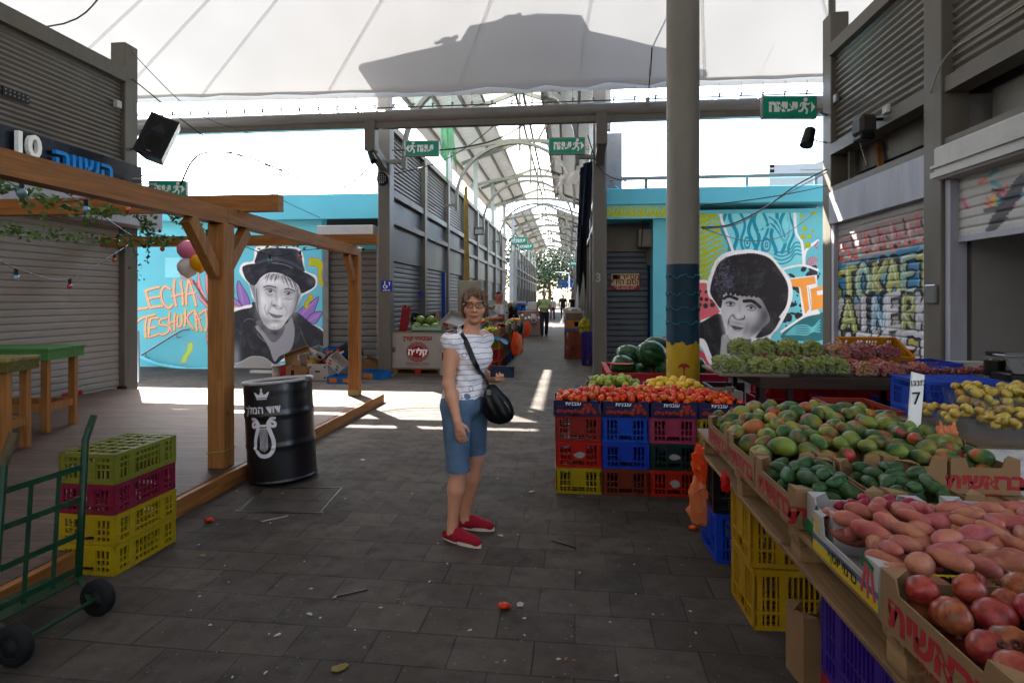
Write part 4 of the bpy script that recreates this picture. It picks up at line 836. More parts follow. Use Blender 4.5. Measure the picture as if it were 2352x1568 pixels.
part(MB().tube([(p1.x+.08*a, p1.y+.08*b, DZ+.14+.01*a) for a, b in ((-1,-1),(1,-1),(1,1),(-1,1))], .004, 5, closed=True), 'string', mat('lime_string', '9aa03a', .7, .1), PG)
def bar_stand(loc, w, d, h, topm, legm, nm, lab, cat, rz, edge=None):
 t = thing(nm, lab, cat, loc, rz=rz)
 box((-w/2, -d/2, h-.035), (w/2, d/2, h), .005).build('tabletop' if cat == 'table' else 'seat', topm, t)
 box((-w/2+.01, -d/2+.01, h-.13), (w/2-.01, -d/2+.045, h-.036)).box((-w/2+.01, d/2-.045, h-.13), (w/2-.01, d/2-.01, h-.036)).box((w/2-.045, -d/2+.046, h-.13), (w/2-.01, d/2-.046, h-.036)).build('apron', edge or topm, t)
 for x in (-1, 1):
  for y in (-1, 1): box((x*(w/2-.08)-.035, y*(d/2-.09)-.03, 0), (x*(w/2-.08)+.035, y*(d/2-.09)+.03, h-.13), .004).build('leg', legm, t)
 for y in (-1, 1): box((-w/2+.116, y*(d/2-.09)-.02, .22), (w/2-.116, y*(d/2-.09)+.02, .30)).build('stretcher', legm, t)
 for x in (-1, 1): box((x*(w/2-.08)-.02, -d/2+.121, .22), (x*(w/2-.08)+.02, d/2-.121, .30)).build('side_stretcher', legm, t)
 return t
gt = woodmat('green_painted_wood', '3c6431', .7, ax=1); legw = timber
q = G(100, 930, .5);
bar_stand((-6.12, 5.62, DZ), 1.3, .62, .90, gt, legw, 'bar_table', 'high wooden table with a green painted top at the left edge', 'table', math.radians(12))
bar_stand((-5.55, 4.75, DZ), 1.0, .42, .88, woodmat('worn_painted_wood', '7a6a3a', .3, ax=1), legw, 'bar_bench', 'high wooden bench with worn blue and yellow painted edge in front of the green table', 'bench', math.radians(12), woodmat('blue_yellow_worn_edge', '6f6428', .25, ax=1, scale=2.2))
# ---------------------------------------------------------------- oil drum
D0 = thing('oil_drum', 'black oil drum with white rim painted with a crown and a lyre', 'drum', (-2.46, 4.72, .012))
D0.rotation_euler = (math.radians(-2), math.radians(-4.5), 0)
Hd, Rd = .84, .285
prof = [(Rd-.01, 0), (Rd, .006), (Rd, .018), (Rd-.006, .022)]
for z in np.linspace(.03, Hd-.03, 40): prof.append((Rd-.006+.011*(math.exp(-((z-.30)/.012)**2)+math.exp(-((z-.56)/.012)**2))+.003*math.exp(-((z-Hd+.08)/.012)**2), z))
prof += [(Rd-.006, Hd-.02), (Rd-.02, Hd-.02), (Rd-.021, .02), (.0, .02)]
MB().lathe(prof, n=48, cap=False).build('drum_body', mat('drum_black', '0d0e13', .32, .2, 5, dirt=.2, dcol=(.05,.045,.04), spec=.6), D0, smooth=True)
MB().lathe([(Rd-.022, Hd-.02), (Rd+.006, Hd-.022), (Rd+.009, Hd-.008), (Rd+.004, Hd+.002), (Rd-.012, Hd+.002), (Rd-.022, Hd-.02)], n=48, cap=False).build('rim_ring', mat('drum_rim', 'c9c6c2', .4, .1, 6, dirt=.5, dcol=(.15,.08,.05)), D0, smooth=True)
MB().cbox((Rd*math.cos(-.15)+.012, Rd*math.sin(-.15), Hd-.01), (.025, .06, .045), .004).build('clamp', galv, D0)
wd = mat('drum_white_paint', 'c2bdc0', .5, .08)
a0 = math.atan2(-4.72, 2.46)-.48
def dr_(u, z):
 bulge = .011*(math.exp(-((z-.30)/.012)**2)+math.exp(-((z-.56)/.012)**2)); a = a0+u/Rd; r = Rd-.004+bulge; return (r*math.cos(a), r*math.sin(a), z)
def decal(nm, P, sub=4):
 """flat shape drawn in (arc length, height), wrapped on the drum: strips of quads between left and right outlines"""
 mbd = MB()
 for Lp, Rp in P:
  n = 10; rows = [(Vector(Lp[0]).lerp(Vector(Lp[1]), t/n), Vector(Rp[0]).lerp(Vector(Rp[1]), t/n)) for t in range(n+1)]
  V = []; Q = []
  for l, r in rows:
   for k in range(sub+1): p = l.lerp(r, k/sub); V.append(dr_(p.x, p.y))
  for i in range(n):
   for k in range(sub): b = i*(sub+1)+k; Q.append((b, b+1, b+sub+2, b+sub+1))
  mbd.add(V, Q)
 return mbd.build(nm, wd, D0)
def stroke(P, w):
 out = []; P = Canvas.smooth(P, False, 3)
 for a, b in zip(P[:-1], P[1:]):
  d = b-a; L = np.hypot(*d)+1e-9; nn = np.array([-d[1], d[0]])/L*w/2; e = d/L*w*.12; out.append(((tuple(a-nn-e), tuple(b-nn+e)), (tuple(a+nn-e), tuple(b+nn+e))))
 return out
cz = .70
def ply(u0, z0, u1, z1, u2, z2, u3, z3): return (((u0, z0), (u3, z3)), ((u1, z1), (u2, z2)))
decal('crown_emblem', [ply(-.045, cz, .045, cz, .045, cz+.008, -.045, cz+.008), ply(-.048, cz+.014, .048, cz+.014, .058, cz+.04, -.058, cz+.04), ply(-.056, cz+.03, -.02, cz+.03, -.05, cz+.055, -.068, cz+.062), ply(.02, cz+.03, .056, cz+.03, .068, cz+.062, .05, cz+.055), ply(-.018, cz+.04, .018, cz+.04, .004, cz+.072, -.004, cz+.072), ply(-.01, cz+.072, .01, cz+.072, .006, cz+.09, -.006, cz+.09)])
me_t = bpy.data.curves.new('x', 'FONT'); me_t.body = heb('דוד המלך'); me_t.size = .085; me_t.align_x = 'CENTER'; me_t.align_y = 'CENTER'; me_t.offset = .002; to = bpy.data.objects.new('x', me_t); tm = to.to_mesh(); import bmesh; bm_ = bmesh.new(); bm_.from_mesh(tm); bmesh.ops.triangulate(bm_, faces=bm_.faces[:]); bm_.to_mesh(tm); bm_.free()
mesh('lettering', [dr_(v.co.x-.02, v.co.y+.612) for v in tm.vertices], [tuple(p_.vertices) for p_ in tm.polygons], wd, D0); bpy.data.objects.remove(to)
ly = stroke([(.075, .52), (.10, .50), (.095, .475), (.065, .485), (.055, .52), (.075, .545), (.105, .54)], .022)+stroke([(.07, .53), (.045, .50), (.055, .44), (.08, .36), (.075, .29), (.04, .245), (0, .235)], .032)
ly += [(((-a.real, a.imag), (-b.real, b.imag)), ((-c_.real, c_.imag), (-d_.real, d_.imag))) for (a, b), (c_, d_) in [((complex(*l[0]), complex(*l[1])), (complex(*r[0]), complex(*r[1]))) for l, r in ly]]
ly += stroke([(-.05, .485), (.05, .485)], .018)+stroke([(-.048, .462), (.048, .462)], .006)
for k in range(7): ly += [(((-.034+k*.0105, .46), (-.034+k*.0105, .27+abs(k-3)*.006)), ((-.030+k*.0105, .46), (-.030+k*.0105, .27+abs(k-3)*.006)))]
decal('lyre_emblem', ly, 3)
# ---------------------------------------------------------------- hand truck
HT = thing('hand_truck', 'dark green steel hand truck with black rubber wheels at the left edge', 'hand truck', (-2.4, 2.35, 0))
grn = mat('green_truck_paint', '0f3820', .45, .2, 8, dirt=.4, dcol=(.06,.035,.02))
wA = G(225, 1412, 0); wB = G(32, 1528, 0)
ax_ = (wA-wB).normalized(); back = Vector((-ax_.y, ax_.x, 0))
rA0 = AD(180, 1322, 2.86); rA1 = AD(196, 1010, 2.98); rA2 = AD(216, 953, 3.02)
dAB = ax_*.40
rails = []
for off in (Vector((0, 0, 0)), -dAB):
 P = [rA0+off, rA0.lerp(rA1, .5)+off+ax_*.0, rA1+off, rA1.lerp(rA2, .3)+off, rA2+off]; rails.append(P); part(MB().tube(P, .017, 10), 'rail', grn, HT, smooth=True)
part(MB().tube([rails[1][3].lerp(rails[1][4], -.6), rails[1][4]], .021, 10), 'grip', mat('old_leather_grip', '5a4a30', .8, .3, 20), HT)
for t in (.05, .30, .56, .80): a = rails[0][0].lerp(rails[0][2], t); b = rails[1][0].lerp(rails[1][2], t); part(MB().bar(a, b, .008, .028), 'crossbar', grn, HT)
for s_ in (.33, .67): a = rails[0][0].lerp(rails[1][0], s_); b = a+(rails[0][2]-rails[0][0])*.8; part(MB().bar(a, b, .018, .008, up=back), 'slat', grn, HT)
part(MB().tube([wA+ZU*.085, wB+ZU*.085], .010, 8), 'axle', grn, HT)
for w_ in (wA, wB):
 mw = MB(); R3 = Matrix((back, ZU, ax_)).transposed().to_4x4(); R3.translation = w_+ZU*.087; mw.M = R3
 mw.lathe([(.045, -.022), (.080, -.024), (.087, -.014), (.087, .014), (.080, .024), (.045, .022), (.045, -.022)], n=28, cap=False); wo = part(mw, 'wheel', blackm, HT, smooth=True)
 mh = MB(); mh.M = R3; mh.lathe([(.0, -.02), (.045, -.018), (.045, .018), (0, .02)], n=20); hub = mesh('hub', mh.v, mh.f, blackm, wo, world=True, smooth=True)
pl = back*(-1 if back.y > 0 else 1)*.24
part(MB().prism([rails[0][0]-ZU*.03, rails[1][0]-ZU*.03, rails[1][0]-ZU*.035+back*.2, rails[0][0]-ZU*.035+back*.2], (0, 0, .006)), 'toe_plate', grn, HT)
part(MB().bar(rails[0][0], wA+ZU*.087-ax_*.04, .02, .006).bar(rails[1][0], wB+ZU*.087+ax_*.04, .02, .006), 'bracket', grn, HT)
# ---------------------------------------------------------------- plastic crates
def crate_mesh(w, d, h, style=0):
 """open plastic crate, origin at base centre; w along x, d along y; style 0 = windowed panels, 1 = dense slots"""
 mb = MB(); t = .010
 def side(n, wdt, fx):
  nb = max(6, int(wdt/(.024 if style else .028)))
  pan = .28*wdt if wdt < .46 else 0
  for z, hh, o in ((.0, .022, .004), (h*.27, .012, .004), (h*.5, .008, .0), (h-.028, .028, .007)): fx(mb, -wdt/2, z, wdt/2, z+hh, -t, o)
  for i in range(nb+1):
   x = -wdt/2+wdt*i/nb
   if abs(x) < pan/2-.005: continue
   fx(mb, x-.004, .0, x+.004, h-.004, -t+.001, .001)
  if pan: fx(mb, -pan/2, h*.30, pan/2, h*.93, -t+.002, .003); fx(mb, -pan/2-.008, .03, -pan/2, h*.95, -t+.002, .006); fx(mb, pan/2, .03, pan/2+.008, h*.95, -t+.002, .006);
  else:
   for k in (-.25, .25): fx(mb, wdt*k-.02, 0, wdt*k+.02, h-.006, -t+.002, .0025)
  fx(mb, -wdt/2, 0, -wdt/2+.035, h-.002, -t+.002, .002); fx(mb, wdt/2-.035, 0, wdt/2, h-.002, -t+.002, .002)
 side(0, w, lambda m, a, z0, b, z1, i, o: m.box((a, -d/2-o, z0), (b, -d/2-i, z1)))
 side(0, w, lambda m, a, z0, b, z1, i, o: m.box((a, d/2+i, z0), (b, d/2+o, z1)))
 side(0, d-.004, lambda m, a, z0, b, z1, i, o: m.box((-w/2-o, a, z0+.0007), (-w/2-i, b, z1-.0007)))
 side(0, d-.004, lambda m, a, z0, b, z1, i, o: m.box((w/2+i, a, z0+.0007), (w/2+o, b, z1-.0007)))
 for i in range(7): y = -d/2+.03+(d-.06)*i/6; mb.box((-w/2+.011, y-.008, .003), (w/2-.011, y+.008, .010))
 for i in range(5): x = -w/2+.03+(w-.06)*i/4; mb.box((x-.006, -d/2+.011, .0035), (x+.006, d/2-.011, .0095))
 return mb
CM = {}
def crate(w, d, h, m, loc, label, group=None, rz=0., style=0, flip=False, cat='crate', name='plastic_crate', tilt=None, sticker=None):
 key = (w, d, h, style, m.name)
 if key not in CM:
  mb = crate_mesh(w, d, h, style); o = mb.build(name, m, None, center=False); CM[key] = o.data
 else: o = bpy.data.objects.new(name, CM[key]); COL.link(o)
 o.location = (loc[0], loc[1], loc[2]+(h if flip else 0)); o.rotation_euler = tilt or (math.pi if flip else 0, 0, rz)
 tag(o, label, cat, group)
 if sticker:
  rg = random.Random(label); P = [(sticker[0]+.05*math.cos(a)*rg.uniform(.6, 1.1), -d/2-.0045, h*.5+.03*math.sin(a)*rg.uniform(.6, 1.1)) for a in np.linspace(0, 5.9, 9)]
  mesh('paper_label', P, [tuple(range(9))], sticker[1], o, label='torn paper label')
 return o
papr = mat('torn_paper', 'a9a49f', .8, .2, 20)
bs = Vector((-2.42+.05, 3.22, 0));
c0 = G(284, 1322); c1 = G(382, 1252)
cw, cd, chh = .35, .47, .168
ccx, ccy = c1.x-.17, (c0.y+c1.y)/2+.03
for i, (m, lb) in enumerate(((P_yel, 'yellow crate at the bottom of the stack beside the wooden deck'), (P_yel, 'upper yellow crate of the stack beside the wooden deck'), (P_crim, 'crimson red crate in the stack beside the wooden deck'), (P_oli, 'upturned olive crate topping the stack beside the wooden deck'))):
 crate(cw, cd, chh, m, (ccx+(0, .004, -.003, .002)[i], ccy, .002+i*(chh+.002)), lb, None, math.radians(-2), flip=(i == 3), sticker=(-.03, papr) if i == 2 else None)
TS = [(-.10, [(P_yel, 'bright yellow crate at the bottom left of the tomato stand'), (P_org, 'orange crate in the middle of the left stack of the tomato stand'), (P_brk, 'brick red crate on top of the left stack of the tomato stand')]),
  (.27, [(P_mar, 'dark maroon crate under the two blue crates of the tomato stand'), (P_blu, 'lower blue crate of the tomato stand'), (P_blu, 'upper blue crate of the tomato stand')]),
  (.64, [(P_org, 'orange crate at the floor under the black green crate of the tomato stand'), (P_dgr, 'very dark green crate in the middle of the tomato stand'), (P_pnk, 'faded pink crate on top of the dark green one')]),
  (1.01, [(P_grn, 'green crate at the bottom right of the tomato stand'), (P_pur, 'purple crate in the right stack of the tomato stand'), (P_yel, 'yellow crate under the rightmost tomato carton')])]
for x, st_ in TS:
 for i, (m, lb) in enumerate(st_): crate(.355, .5, .205, m, (x+.18+.06*0, 4.80+.003*i, .002+i*.207), lb, None, math.radians((0, .6, -.5)[i]), sticker=(.01, papr) if (m is P_org or m is P_dgr) else None)
for x in (-.10, .27, .64, 1.01):
 for i in range(3): crate(.355, .5, .195, (P_brk, P_blu, P_dgr)[i], (x+.18, 5.33, .002+i*.197), ('brick red', 'blue', 'dark green')[i]+' crate in the rear row of the tomato stand', 'rear crates under the guavas and lemons')
# ---------------------------------------------------------------- cartons
def carton(w, d, h, loc, label, m=kraft, rz=0., low=.62, txt=None, sides='f', group=None, cat='carton', inn=None, txts=.10, red=None, liner=None):
 t = thing('carton', label, cat, loc, group, rz); th = .005; e = .06
 mb = MB()
 def wall(L, yo, axis):   # walls with raised corners and a lower middle
  P = [(-L/2, 0), (L/2, 0), (L/2, h), (L/2-e, h), (L/2-e-.012, h*low), (-L/2+e+.012, h*low), (-L/2+e, h), (-L/2, h)]
  for sg in (-1, 1):
   if axis == 'x': pts = [(a, sg*yo, z) for a, z in P]; mb.prism(pts, (0, -sg*th, 0))
   else: pts = [(sg*yo, a, z) for a, z in P]; mb.prism(pts, (-sg*th, 0, 0))
 wall(w, d/2, 'x'); wall(d-2*th, w/2, 'y'); mb.box((-w/2+th, -d/2+th, .002), (w/2-th, d/2-th, .008))
 for sx in (-1, 1):
  for sy in (-1, 1): mb.add([(sx*(w/2-th-.001), sy*(d/2-th-.001), h), (sx*(w/2-e-.002), sy*(d/2-th-.001), h), (sx*(w/2-th-.001), sy*(d/2-e-.002), h), (sx*(w/2-th-.001), sy*(d/2-th-.001), h*.3)], [(0, 1, 2), (0, 2, 3), (0, 3, 1)])
 mb.build('box_body', m, t)
 if txt:
  for sd in sides:
   if sd == 'f': M = plane_M((0, -d/2-.0006, h*.34), XR, ZU)
   else: M = plane_M((-w/2-.0006, 0, h*.34), (0, -1, 0), ZU)
   L = w if sd == 'f' else d
   text(txt, txts, red or redink, M, t, world=False, bold=.004, ext=.0004, sx=1.12)
   text(heb('מפסגות גליל'), .026, red or redink, plane_M(M @ Vector((0, -.052, 0)), M.to_3x3().col[0], ZU), t, world=False, ext=.0004, name='small_print')
 return t
BR = heb('בראשית')
ZS = .72
PA = thing('pallet', 'rough wooden pallet forming the top of the corner fruit stall', 'pallet', (1.4, 2.3, .60))
for i in range(9):
 x = .83+i*.125; part(box((x, .75, .69), (x+.105, 3.78, .712), .002), 'deck_board', pallet_m, PA)
for y in (.85, 1.5, 2.15, 2.85, 3.6): part(box((.83, y, .668), (1.93, y+.10, .689)), 'cross_board', pallet_x, PA)
for x in (.84, 1.38, 1.82):
 for y in (.86, 1.51, 2.16, 2.86, 3.61): part(box((x, y, .592), (x+.10, y+.09, .667), .002), 'block', pallet_m, PA)
for x in (.83, 1.37, 1.81): part(box((x, .8, .572), (x+.12, 3.74, .591), .002), 'bottom_board', pallet_m, PA)
for i, (y, m1, m2, l1, l2, h, w_) in enumerate(((3.62, P_blu, P_blk, 'bright blue crate under the far end of the corner stall', 'black crate under the far end of the pallet', .285, .52), (2.94, P_ylo, P_ylo, 'lower warm yellow crate under the corner stall', 'upper warm yellow crate touching the pallet', .285, .52), (1.78, P_red, P_pur, 'red crate on the floor under the purple one', 'deep purple crate under the near end of the stall', .285, .40), (1.20, P_red, P_blk, 'red crate nearest the camera under the stall', 'black crate nearest the camera under the stall', .285, .4))):
 dp = .34 if w_ > .5 else .50; crate(w_, dp, .283, m1, (.865+w_/2, y, .001), l1, None, math.radians(1.5), 1); crate(w_, dp, .283, m2, (.86+w_/2, y+.005, .287), l2, None, math.radians(-1), 1)
 crate(.38, dp, .283, (P_blu, P_red, P_blu, P_red)[i], (1.64, y, .001), ('blue', 'red', 'blue', 'red')[i]+' crate deep under the stall', 'inner supporting crates of the stall', 0, 1); crate(.38, dp, .283, (P_red, P_blu, P_red, P_blu)[i], (1.64, y, .287), ('red', 'blue', 'red', 'blue')[i]+' crate touching the pallet deep under the stall', 'inner supporting crates of the stall', 0, 1)
o = carton(.20, .14, .28, (1.02, 2.44, .002), 'brown carton standing upright on the floor beside the yellow crates', rz=.12, low=.8)
for j, (x0, x1) in enumerate(((.815, 1.07), (1.085, 1.34), (1.355, 1.61), (1.625, 1.90))):
 for k, (y0, y1) in enumerate(((2.60, 3.00), (3.02, 3.42))):
  lb = ('brown mango carton with red Hebrew lettering, %s row, %s from the left' % (('near', 'far')[k], ('first', 'second', 'third', 'fourth')[j]))
  carton(x1-x0, y1-y0, .15, ((x0+x1)/2, (y0+y1)/2, ZS), lb, txt=BR if (j in (0, 3)) else None, sides=('l' if j == 0 else 'f'), txts=.10 if j == 0 else .085, low=.75)
for j, (x0, x1) in enumerate(((.815, 1.115), (1.135, 1.45))):
 carton(x1-x0, .44, .145, ((x0+x1)/2, 2.36, ZS), 'brown carton of avocados with red Hebrew lettering, '+('left one' if j == 0 else 'right one'), txt=BR, sides='lf' if j == 0 else 'f', txts=.095, low=.72)
wb = carton(.36, .22, .13, (1.03, 2.02, ZS+.01), 'white radish carton with green edge and round yellow green red emblem', m=wcard, rz=-.03, low=.8, liner=None)
box((-.1915, -.06, .0), (-.1805, .11, .035)).build('green_stripe', P_grn, wb);
for a0_, a1_, mm in ((.2, 2.2, P_grn), (2.2, 4.3, P_ylo), (4.3, 6.48, P_red)): mesh('round_emblem', [(-.181, .02, .085)]+[(-.181, .02+.018*math.cos(t), .085+.026*math.sin(t)) for t in np.linspace(a0_, a1_, 8)], [(0, i+1, i) for i in range(1, 8)], mm, wb)
text(heb('ירוקה חקלאית'), .02, black, plane_M((-.181, .0, .048), (0, -1, 0), ZU), wb, world=False, ext=.0004)
wb2 = carton(.30, .12, .13, (1.42, 2.03, ZS+.02), 'white carton lying behind the potatoes', m=wcard, rz=-.1, low=.9)
yb = mat('yellow_print', 'd6b51c', .6, .08); gb = mat('grey_blue_print', '5f6472', .6, .08)
PB = carton(.38, .40, .125, (1.005, 1.79, ZS), 'white potato carton with yellow and grey stripes, grape picture and Hebrew script', m=wcard, low=.55, rz=0)
box((-.1912, -.20, .0), (-.1904, .20, .030)).build('yellow_band', yb, PB); box((-.1912, -.20, .034), (-.1904, .20, .052)).build('grey_band', gb, PB)
for k in range(5): box((-.1912, .15, .06+k*.012), (-.1904, .20, .065+k*.012)).build('stripe', yb, PB); box((-.10, -.2012, .03+k*.018), (.18, -.2004, .038+k*.018)).build('stripe', yb, PB)
text(heb('כרמי יוסף'), .045, black, plane_M((-.1916, .0, .03), (0, -1, 0), ZU), PB, world=False, ext=.0004, bold=.001)
text(heb('יוסף'), .032, black, plane_M((-.03, -.2016, .095), XR, ZU), PB, world=False, ext=.0004, bold=.001); text('61 '+heb('משק'), .024, black, plane_M((-.02, -.2016, .068), XR, ZU), PB, world=False, ext=.0004); text('050-5', .026, black, plane_M((-.02, -.2016, .045), XR, ZU), PB, world=False, ext=.0004)
gp = MB()
for i in range(26): gp.ell((-.1915, -.15+.04*math.sin(i*2.1)*(1-i/40), .02+i*.0032), (.002, .008, .008), 8, 5)
gp.build('grape_print', mat('grape_print_red', '9b3a44', .6, .2), PB); MB().add([(-.1922, -.17, .085), (-.1922, -.12, .09), (-.1922, -.11, .115), (-.1922, -.15, .12), (-.1922, -.18, .11)], [(0, 4, 3, 2, 1)]).build('leaf_print', P_grn, PB)
PMc = carton(.50, .44, .14, (1.05, 1.33, ZS), 'brown pomegranate carton with big red Hebrew lettering, nearest the camera', txt=BR, sides='l', txts=.10, low=.75)
carton(.40, .44, .13, (1.42, 1.77, ZS), 'second brown carton of potatoes at the right edge', low=.6)
carton(.40, .44, .14, (1.53, 1.33, ZS), 'brown pomegranate carton at the right corner of the frame', low=.75)
navy = mat('navy_carton', '1c1a4a', .55, .1, 6, dirt=.15); tomp = mat('tomato_print', 'a82a20', .5, .25, 60); tomg = mat('tomato_print_green', '4c7a34', .6, .2)
def tomato_carton(x, lab):
 t = carton(.352, .40, .12, (x, 4.72, .626), lab, m=navy, low=.95, inn=kraft_d)
 pr = MB(); rg = random.Random(5)
 for i in range(7): pr.ell((-.14+i*.027, -.2012, .032+.005*(i % 2)), (.014, .0016, .014), 12, 6)
 for i, (a, b) in enumerate(((.06, .05), (.095, .035), (.13, .05), (.075, .08), (.11, .085), (.145, .03), (.05, .025), (.10, .06))): pr.ell((a, -.2012, b), (.017, .002, .017), 12, 6)
 pr.build('tomato_print', tomp, t, smooth=True); l2 = MB()
 for i in range(10): x_ = rg.uniform(-.14, .15); l2.prism([(x_-.01, -.2036, .05), (x_+.004, -.2036, .046), (x_+.012, -.2036, .058)], (0, -.0006, 0))
 l2.build('leaf_print', tomg, t)
 text(heb('עגבניות'), .04, white_let, plane_M((-.02, -.2015, .095), XR, ZU), t, world=False, ext=.0004)
 text(heb('עגבניות'), .018, redl, plane_M((-.12, -.2015, .072), XR, ZU), t, world=False, ext=.0004)
 box((-.03, -.2014, .004), (.03, -.2006, .016)).build('hand_slot', darkm, t)
for x, nm_ in ((.06, 'leftmost'), (.45, 'second from left'), (.82, 'third from left'), (1.18, 'rightmost')): tomato_carton(x, 'navy tomato carton with printed tomatoes, '+nm_+' on the tomato stand')
carton(.50, .42, .12, (.42, 5.32, .64), 'open brown carton heaped with green guavas', low=.8); carton(.50, .42, .12, (.96, 5.32, .64), 'open pale carton heaped with lemons', m=wcard, low=.8)
carton(.34, .30, .10, (1.33, 5.22, .65), 'low white carton holding a few lemons at the right', m=wcard, low=.9)
crate(.355, .5, .205, P_blu, (1.36, 5.33, .002), 'blue crate below the small white lemon carton', None); crate(.355, .5, .205, P_blk, (1.36, 5.33, .21), 'black crate below the small white lemon carton', None); crate(.355, .5, .205, P_dgr, (1.36, 5.33, .418), 'dark green crate directly under the white lemon carton', None)
# ---------------------------------------------------------------- fruit
rg = random.Random(21)
def fruit_meshes(kind):
 out = []
 for v in range(4):
  mb = MB(); n, m = 14, 10; V = []; Q = []
  r_ = np.random.RandomState(v+len(kind)*7)
  a, b, c_, bend = dict(tomato=(1, 1, .84, 0), mango=(1.22, .9, .86, .12), avocado=(1.45, .72, .72, .2), potato=(1.65, .86, .78, .22), pomegranate=(1, 1, .93, 0), guava=(1, 1, .95, 0), lemon=(1.12, .95, .95, 0), pear=(1.15, .88, .88, .05), radish=(1, 1, .95, 0), melon=(1.15, 1, .97, 0), apple=(1, 1, .88, 0), pepper=(1.3, .8, .8, .1), date=(1.5, .7, .7, 0))[kind]
  for i in range(m+1):
   t = math.pi*i/m
   for k in range(n):
    g = 2*math.pi*k/n; x = math.cos(t); rad = math.sin(t)
    if kind in ('avocado', 'pear'): rad *= (1-.32*max(0, x)**1.2*(1.3 if v % 2 else .9));
    if kind == 'lemon': x = x*(1+.14*abs(x)**8)
    if kind == 'potato': rad *= 1-.12*math.sin(2.1*x+v)
    if kind == 'mango': rad *= 1-.1*x
    lum = 1+(.03*math.sin(3*g+v*2) if kind in ('guava', 'tomato', 'pomegranate', 'melon') else .05*math.sin(2*g+v+x*2))+(.04*math.sin(5*g) if kind in ('pomegranate', 'apple') else 0)
    p = Vector((x*a, rad*math.cos(g)*b*lum, rad*math.sin(g)*c_*lum+bend*(x*x-.4)*(1 if v % 2 else .5)))
    V.append(p)
  for i in range(m):
   for k in range(n): l = (k+1) % n; Q.append((i*n+k, (i+1)*n+k, (i+1)*n+l, i*n+l))
  mb.add(V, Q)
  mats_ = 1
  if kind == 'tomato' and v != 1:
   mb.k = 1
   for k in range(5): g = k*1.2566; mb.add([(1.0, 0, 0), (1.0, .22*math.cos(g-.4), .22*math.sin(g-.4)), (.86, .7*math.cos(g), .62*math.sin(g)), (1.0, .22*math.cos(g+.4), .22*math.sin(g+.4))], [(0, 1, 2, 3)])
   mb.tube([(.95, 0, 0), (1.25, .1, .05)], .06, 5); mb.k = 0
  if kind == 'pomegranate':
   mb.k = 1; mb.M = Matrix.Rotation(math.pi/2, 4, 'Y'); mb.lathe([(.20, .93), (.17, 1.05), (.24, 1.22), (.15, 1.2), (.08, 1.0)], n=9, cap=False); mb.M = None; mb.k = 0
  if kind in ('pear', 'guava', 'apple') and v % 2: mb.k = 1; mb.tube([(.9, 0, 0), (1.2, .05, .05)], .05, 5); mb.k = 0
  out.append(mb)
 return out
def blotch(name, c1, c2, c3=None, sc=1.3, rough=.4, lo=.42, hi=.6, spots=None, rand=.15, bump=0):
 m = mat(name, c1, rough, .08, 4, rand=rand, bump=bump, bscale=30); n = m.node_tree.nodes; L = m.node_tree.links; b = n['Principled BSDF']
 mx0 = [x for x in n if x.type == 'MIX'][0]
 tc = n.new('ShaderNodeTexCoord'); oi = n.new('ShaderNodeObjectInfo'); ad = n.new('ShaderNodeVectorMath'); L.new(tc.outputs['Object'], ad.inputs[0]); cb = n.new('ShaderNodeMath'); cb.operation = 'MULTIPLY'; cb.inputs[1].default_value = 91; L.new(oi.outputs['Random'], cb.inputs[0]); L.new(cb.outputs[0], ad.inputs[1])
 src = None
 z = n.new('ShaderNodeTexNoise'); z.inputs['Scale'].default_value = sc; z.inputs['Detail'].default_value = 4; L.new(ad.outputs[0], z.inputs[0])
 r = n.new('ShaderNodeMapRange'); r.inputs[1].default_value = lo; r.inputs[2].default_value = hi; L.new(z.outputs[0], r.inputs[0])
 x = n.new('ShaderNodeMix'); x.data_type = 'RGBA'; L.new(r.outputs[0], x.inputs[0]); x.inputs[6].default_value = (*lin(c1), 1); x.inputs[7].default_value = (*lin(c2), 1); out = x.outputs[2]
 if c3:
  z3 = n.new('ShaderNodeTexNoise'); z3.inputs['Scale'].default_value = sc*.8; L.new(ad.outputs[0], z3.inputs[0]); z3.inputs['Distortion'].default_value = .6
  r3 = n.new('ShaderNodeMapRange'); r3.inputs[1].default_value = .54; r3.inputs[2].default_value = .68; L.new(z3.outputs[0], r3.inputs[0])
  x3 = n.new('ShaderNodeMix'); x3.data_type = 'RGBA'; L.new(r3.outputs[0], x3.inputs[0]); L.new(out, x3.inputs[6]); x3.inputs[7].default_value = (*lin(c3), 1); out = x3.outputs[2]
 if spots:
  v = n.new('ShaderNodeTexNoise'); v.inputs['Scale'].default_value = spots[1]; v.inputs['Detail'].default_value = 2; L.new(ad.outputs[0], v.inputs[0]); rv = n.new('ShaderNodeMapRange'); rv.inputs[1].default_value = spots[2]; rv.inputs[2].default_value = spots[2]+.05; L.new(v.outputs[0], rv.inputs[0])
  x4 = n.new('ShaderNodeMix'); x4.data_type = 'RGBA'; L.new(rv.outputs[0], x4.inputs[0]); L.new(out, x4.inputs[6]); x4.inputs[7].default_value = (*lin(spots[0]), 1); out = x4.outputs[2]
 L.new(out, mx0.inputs[6]); return m
stemg = mat('fruit_stem', '4d5a26', .7, .2, 20); stemb = mat('brown_calyx', '5c2f20', .7, .2, 20)
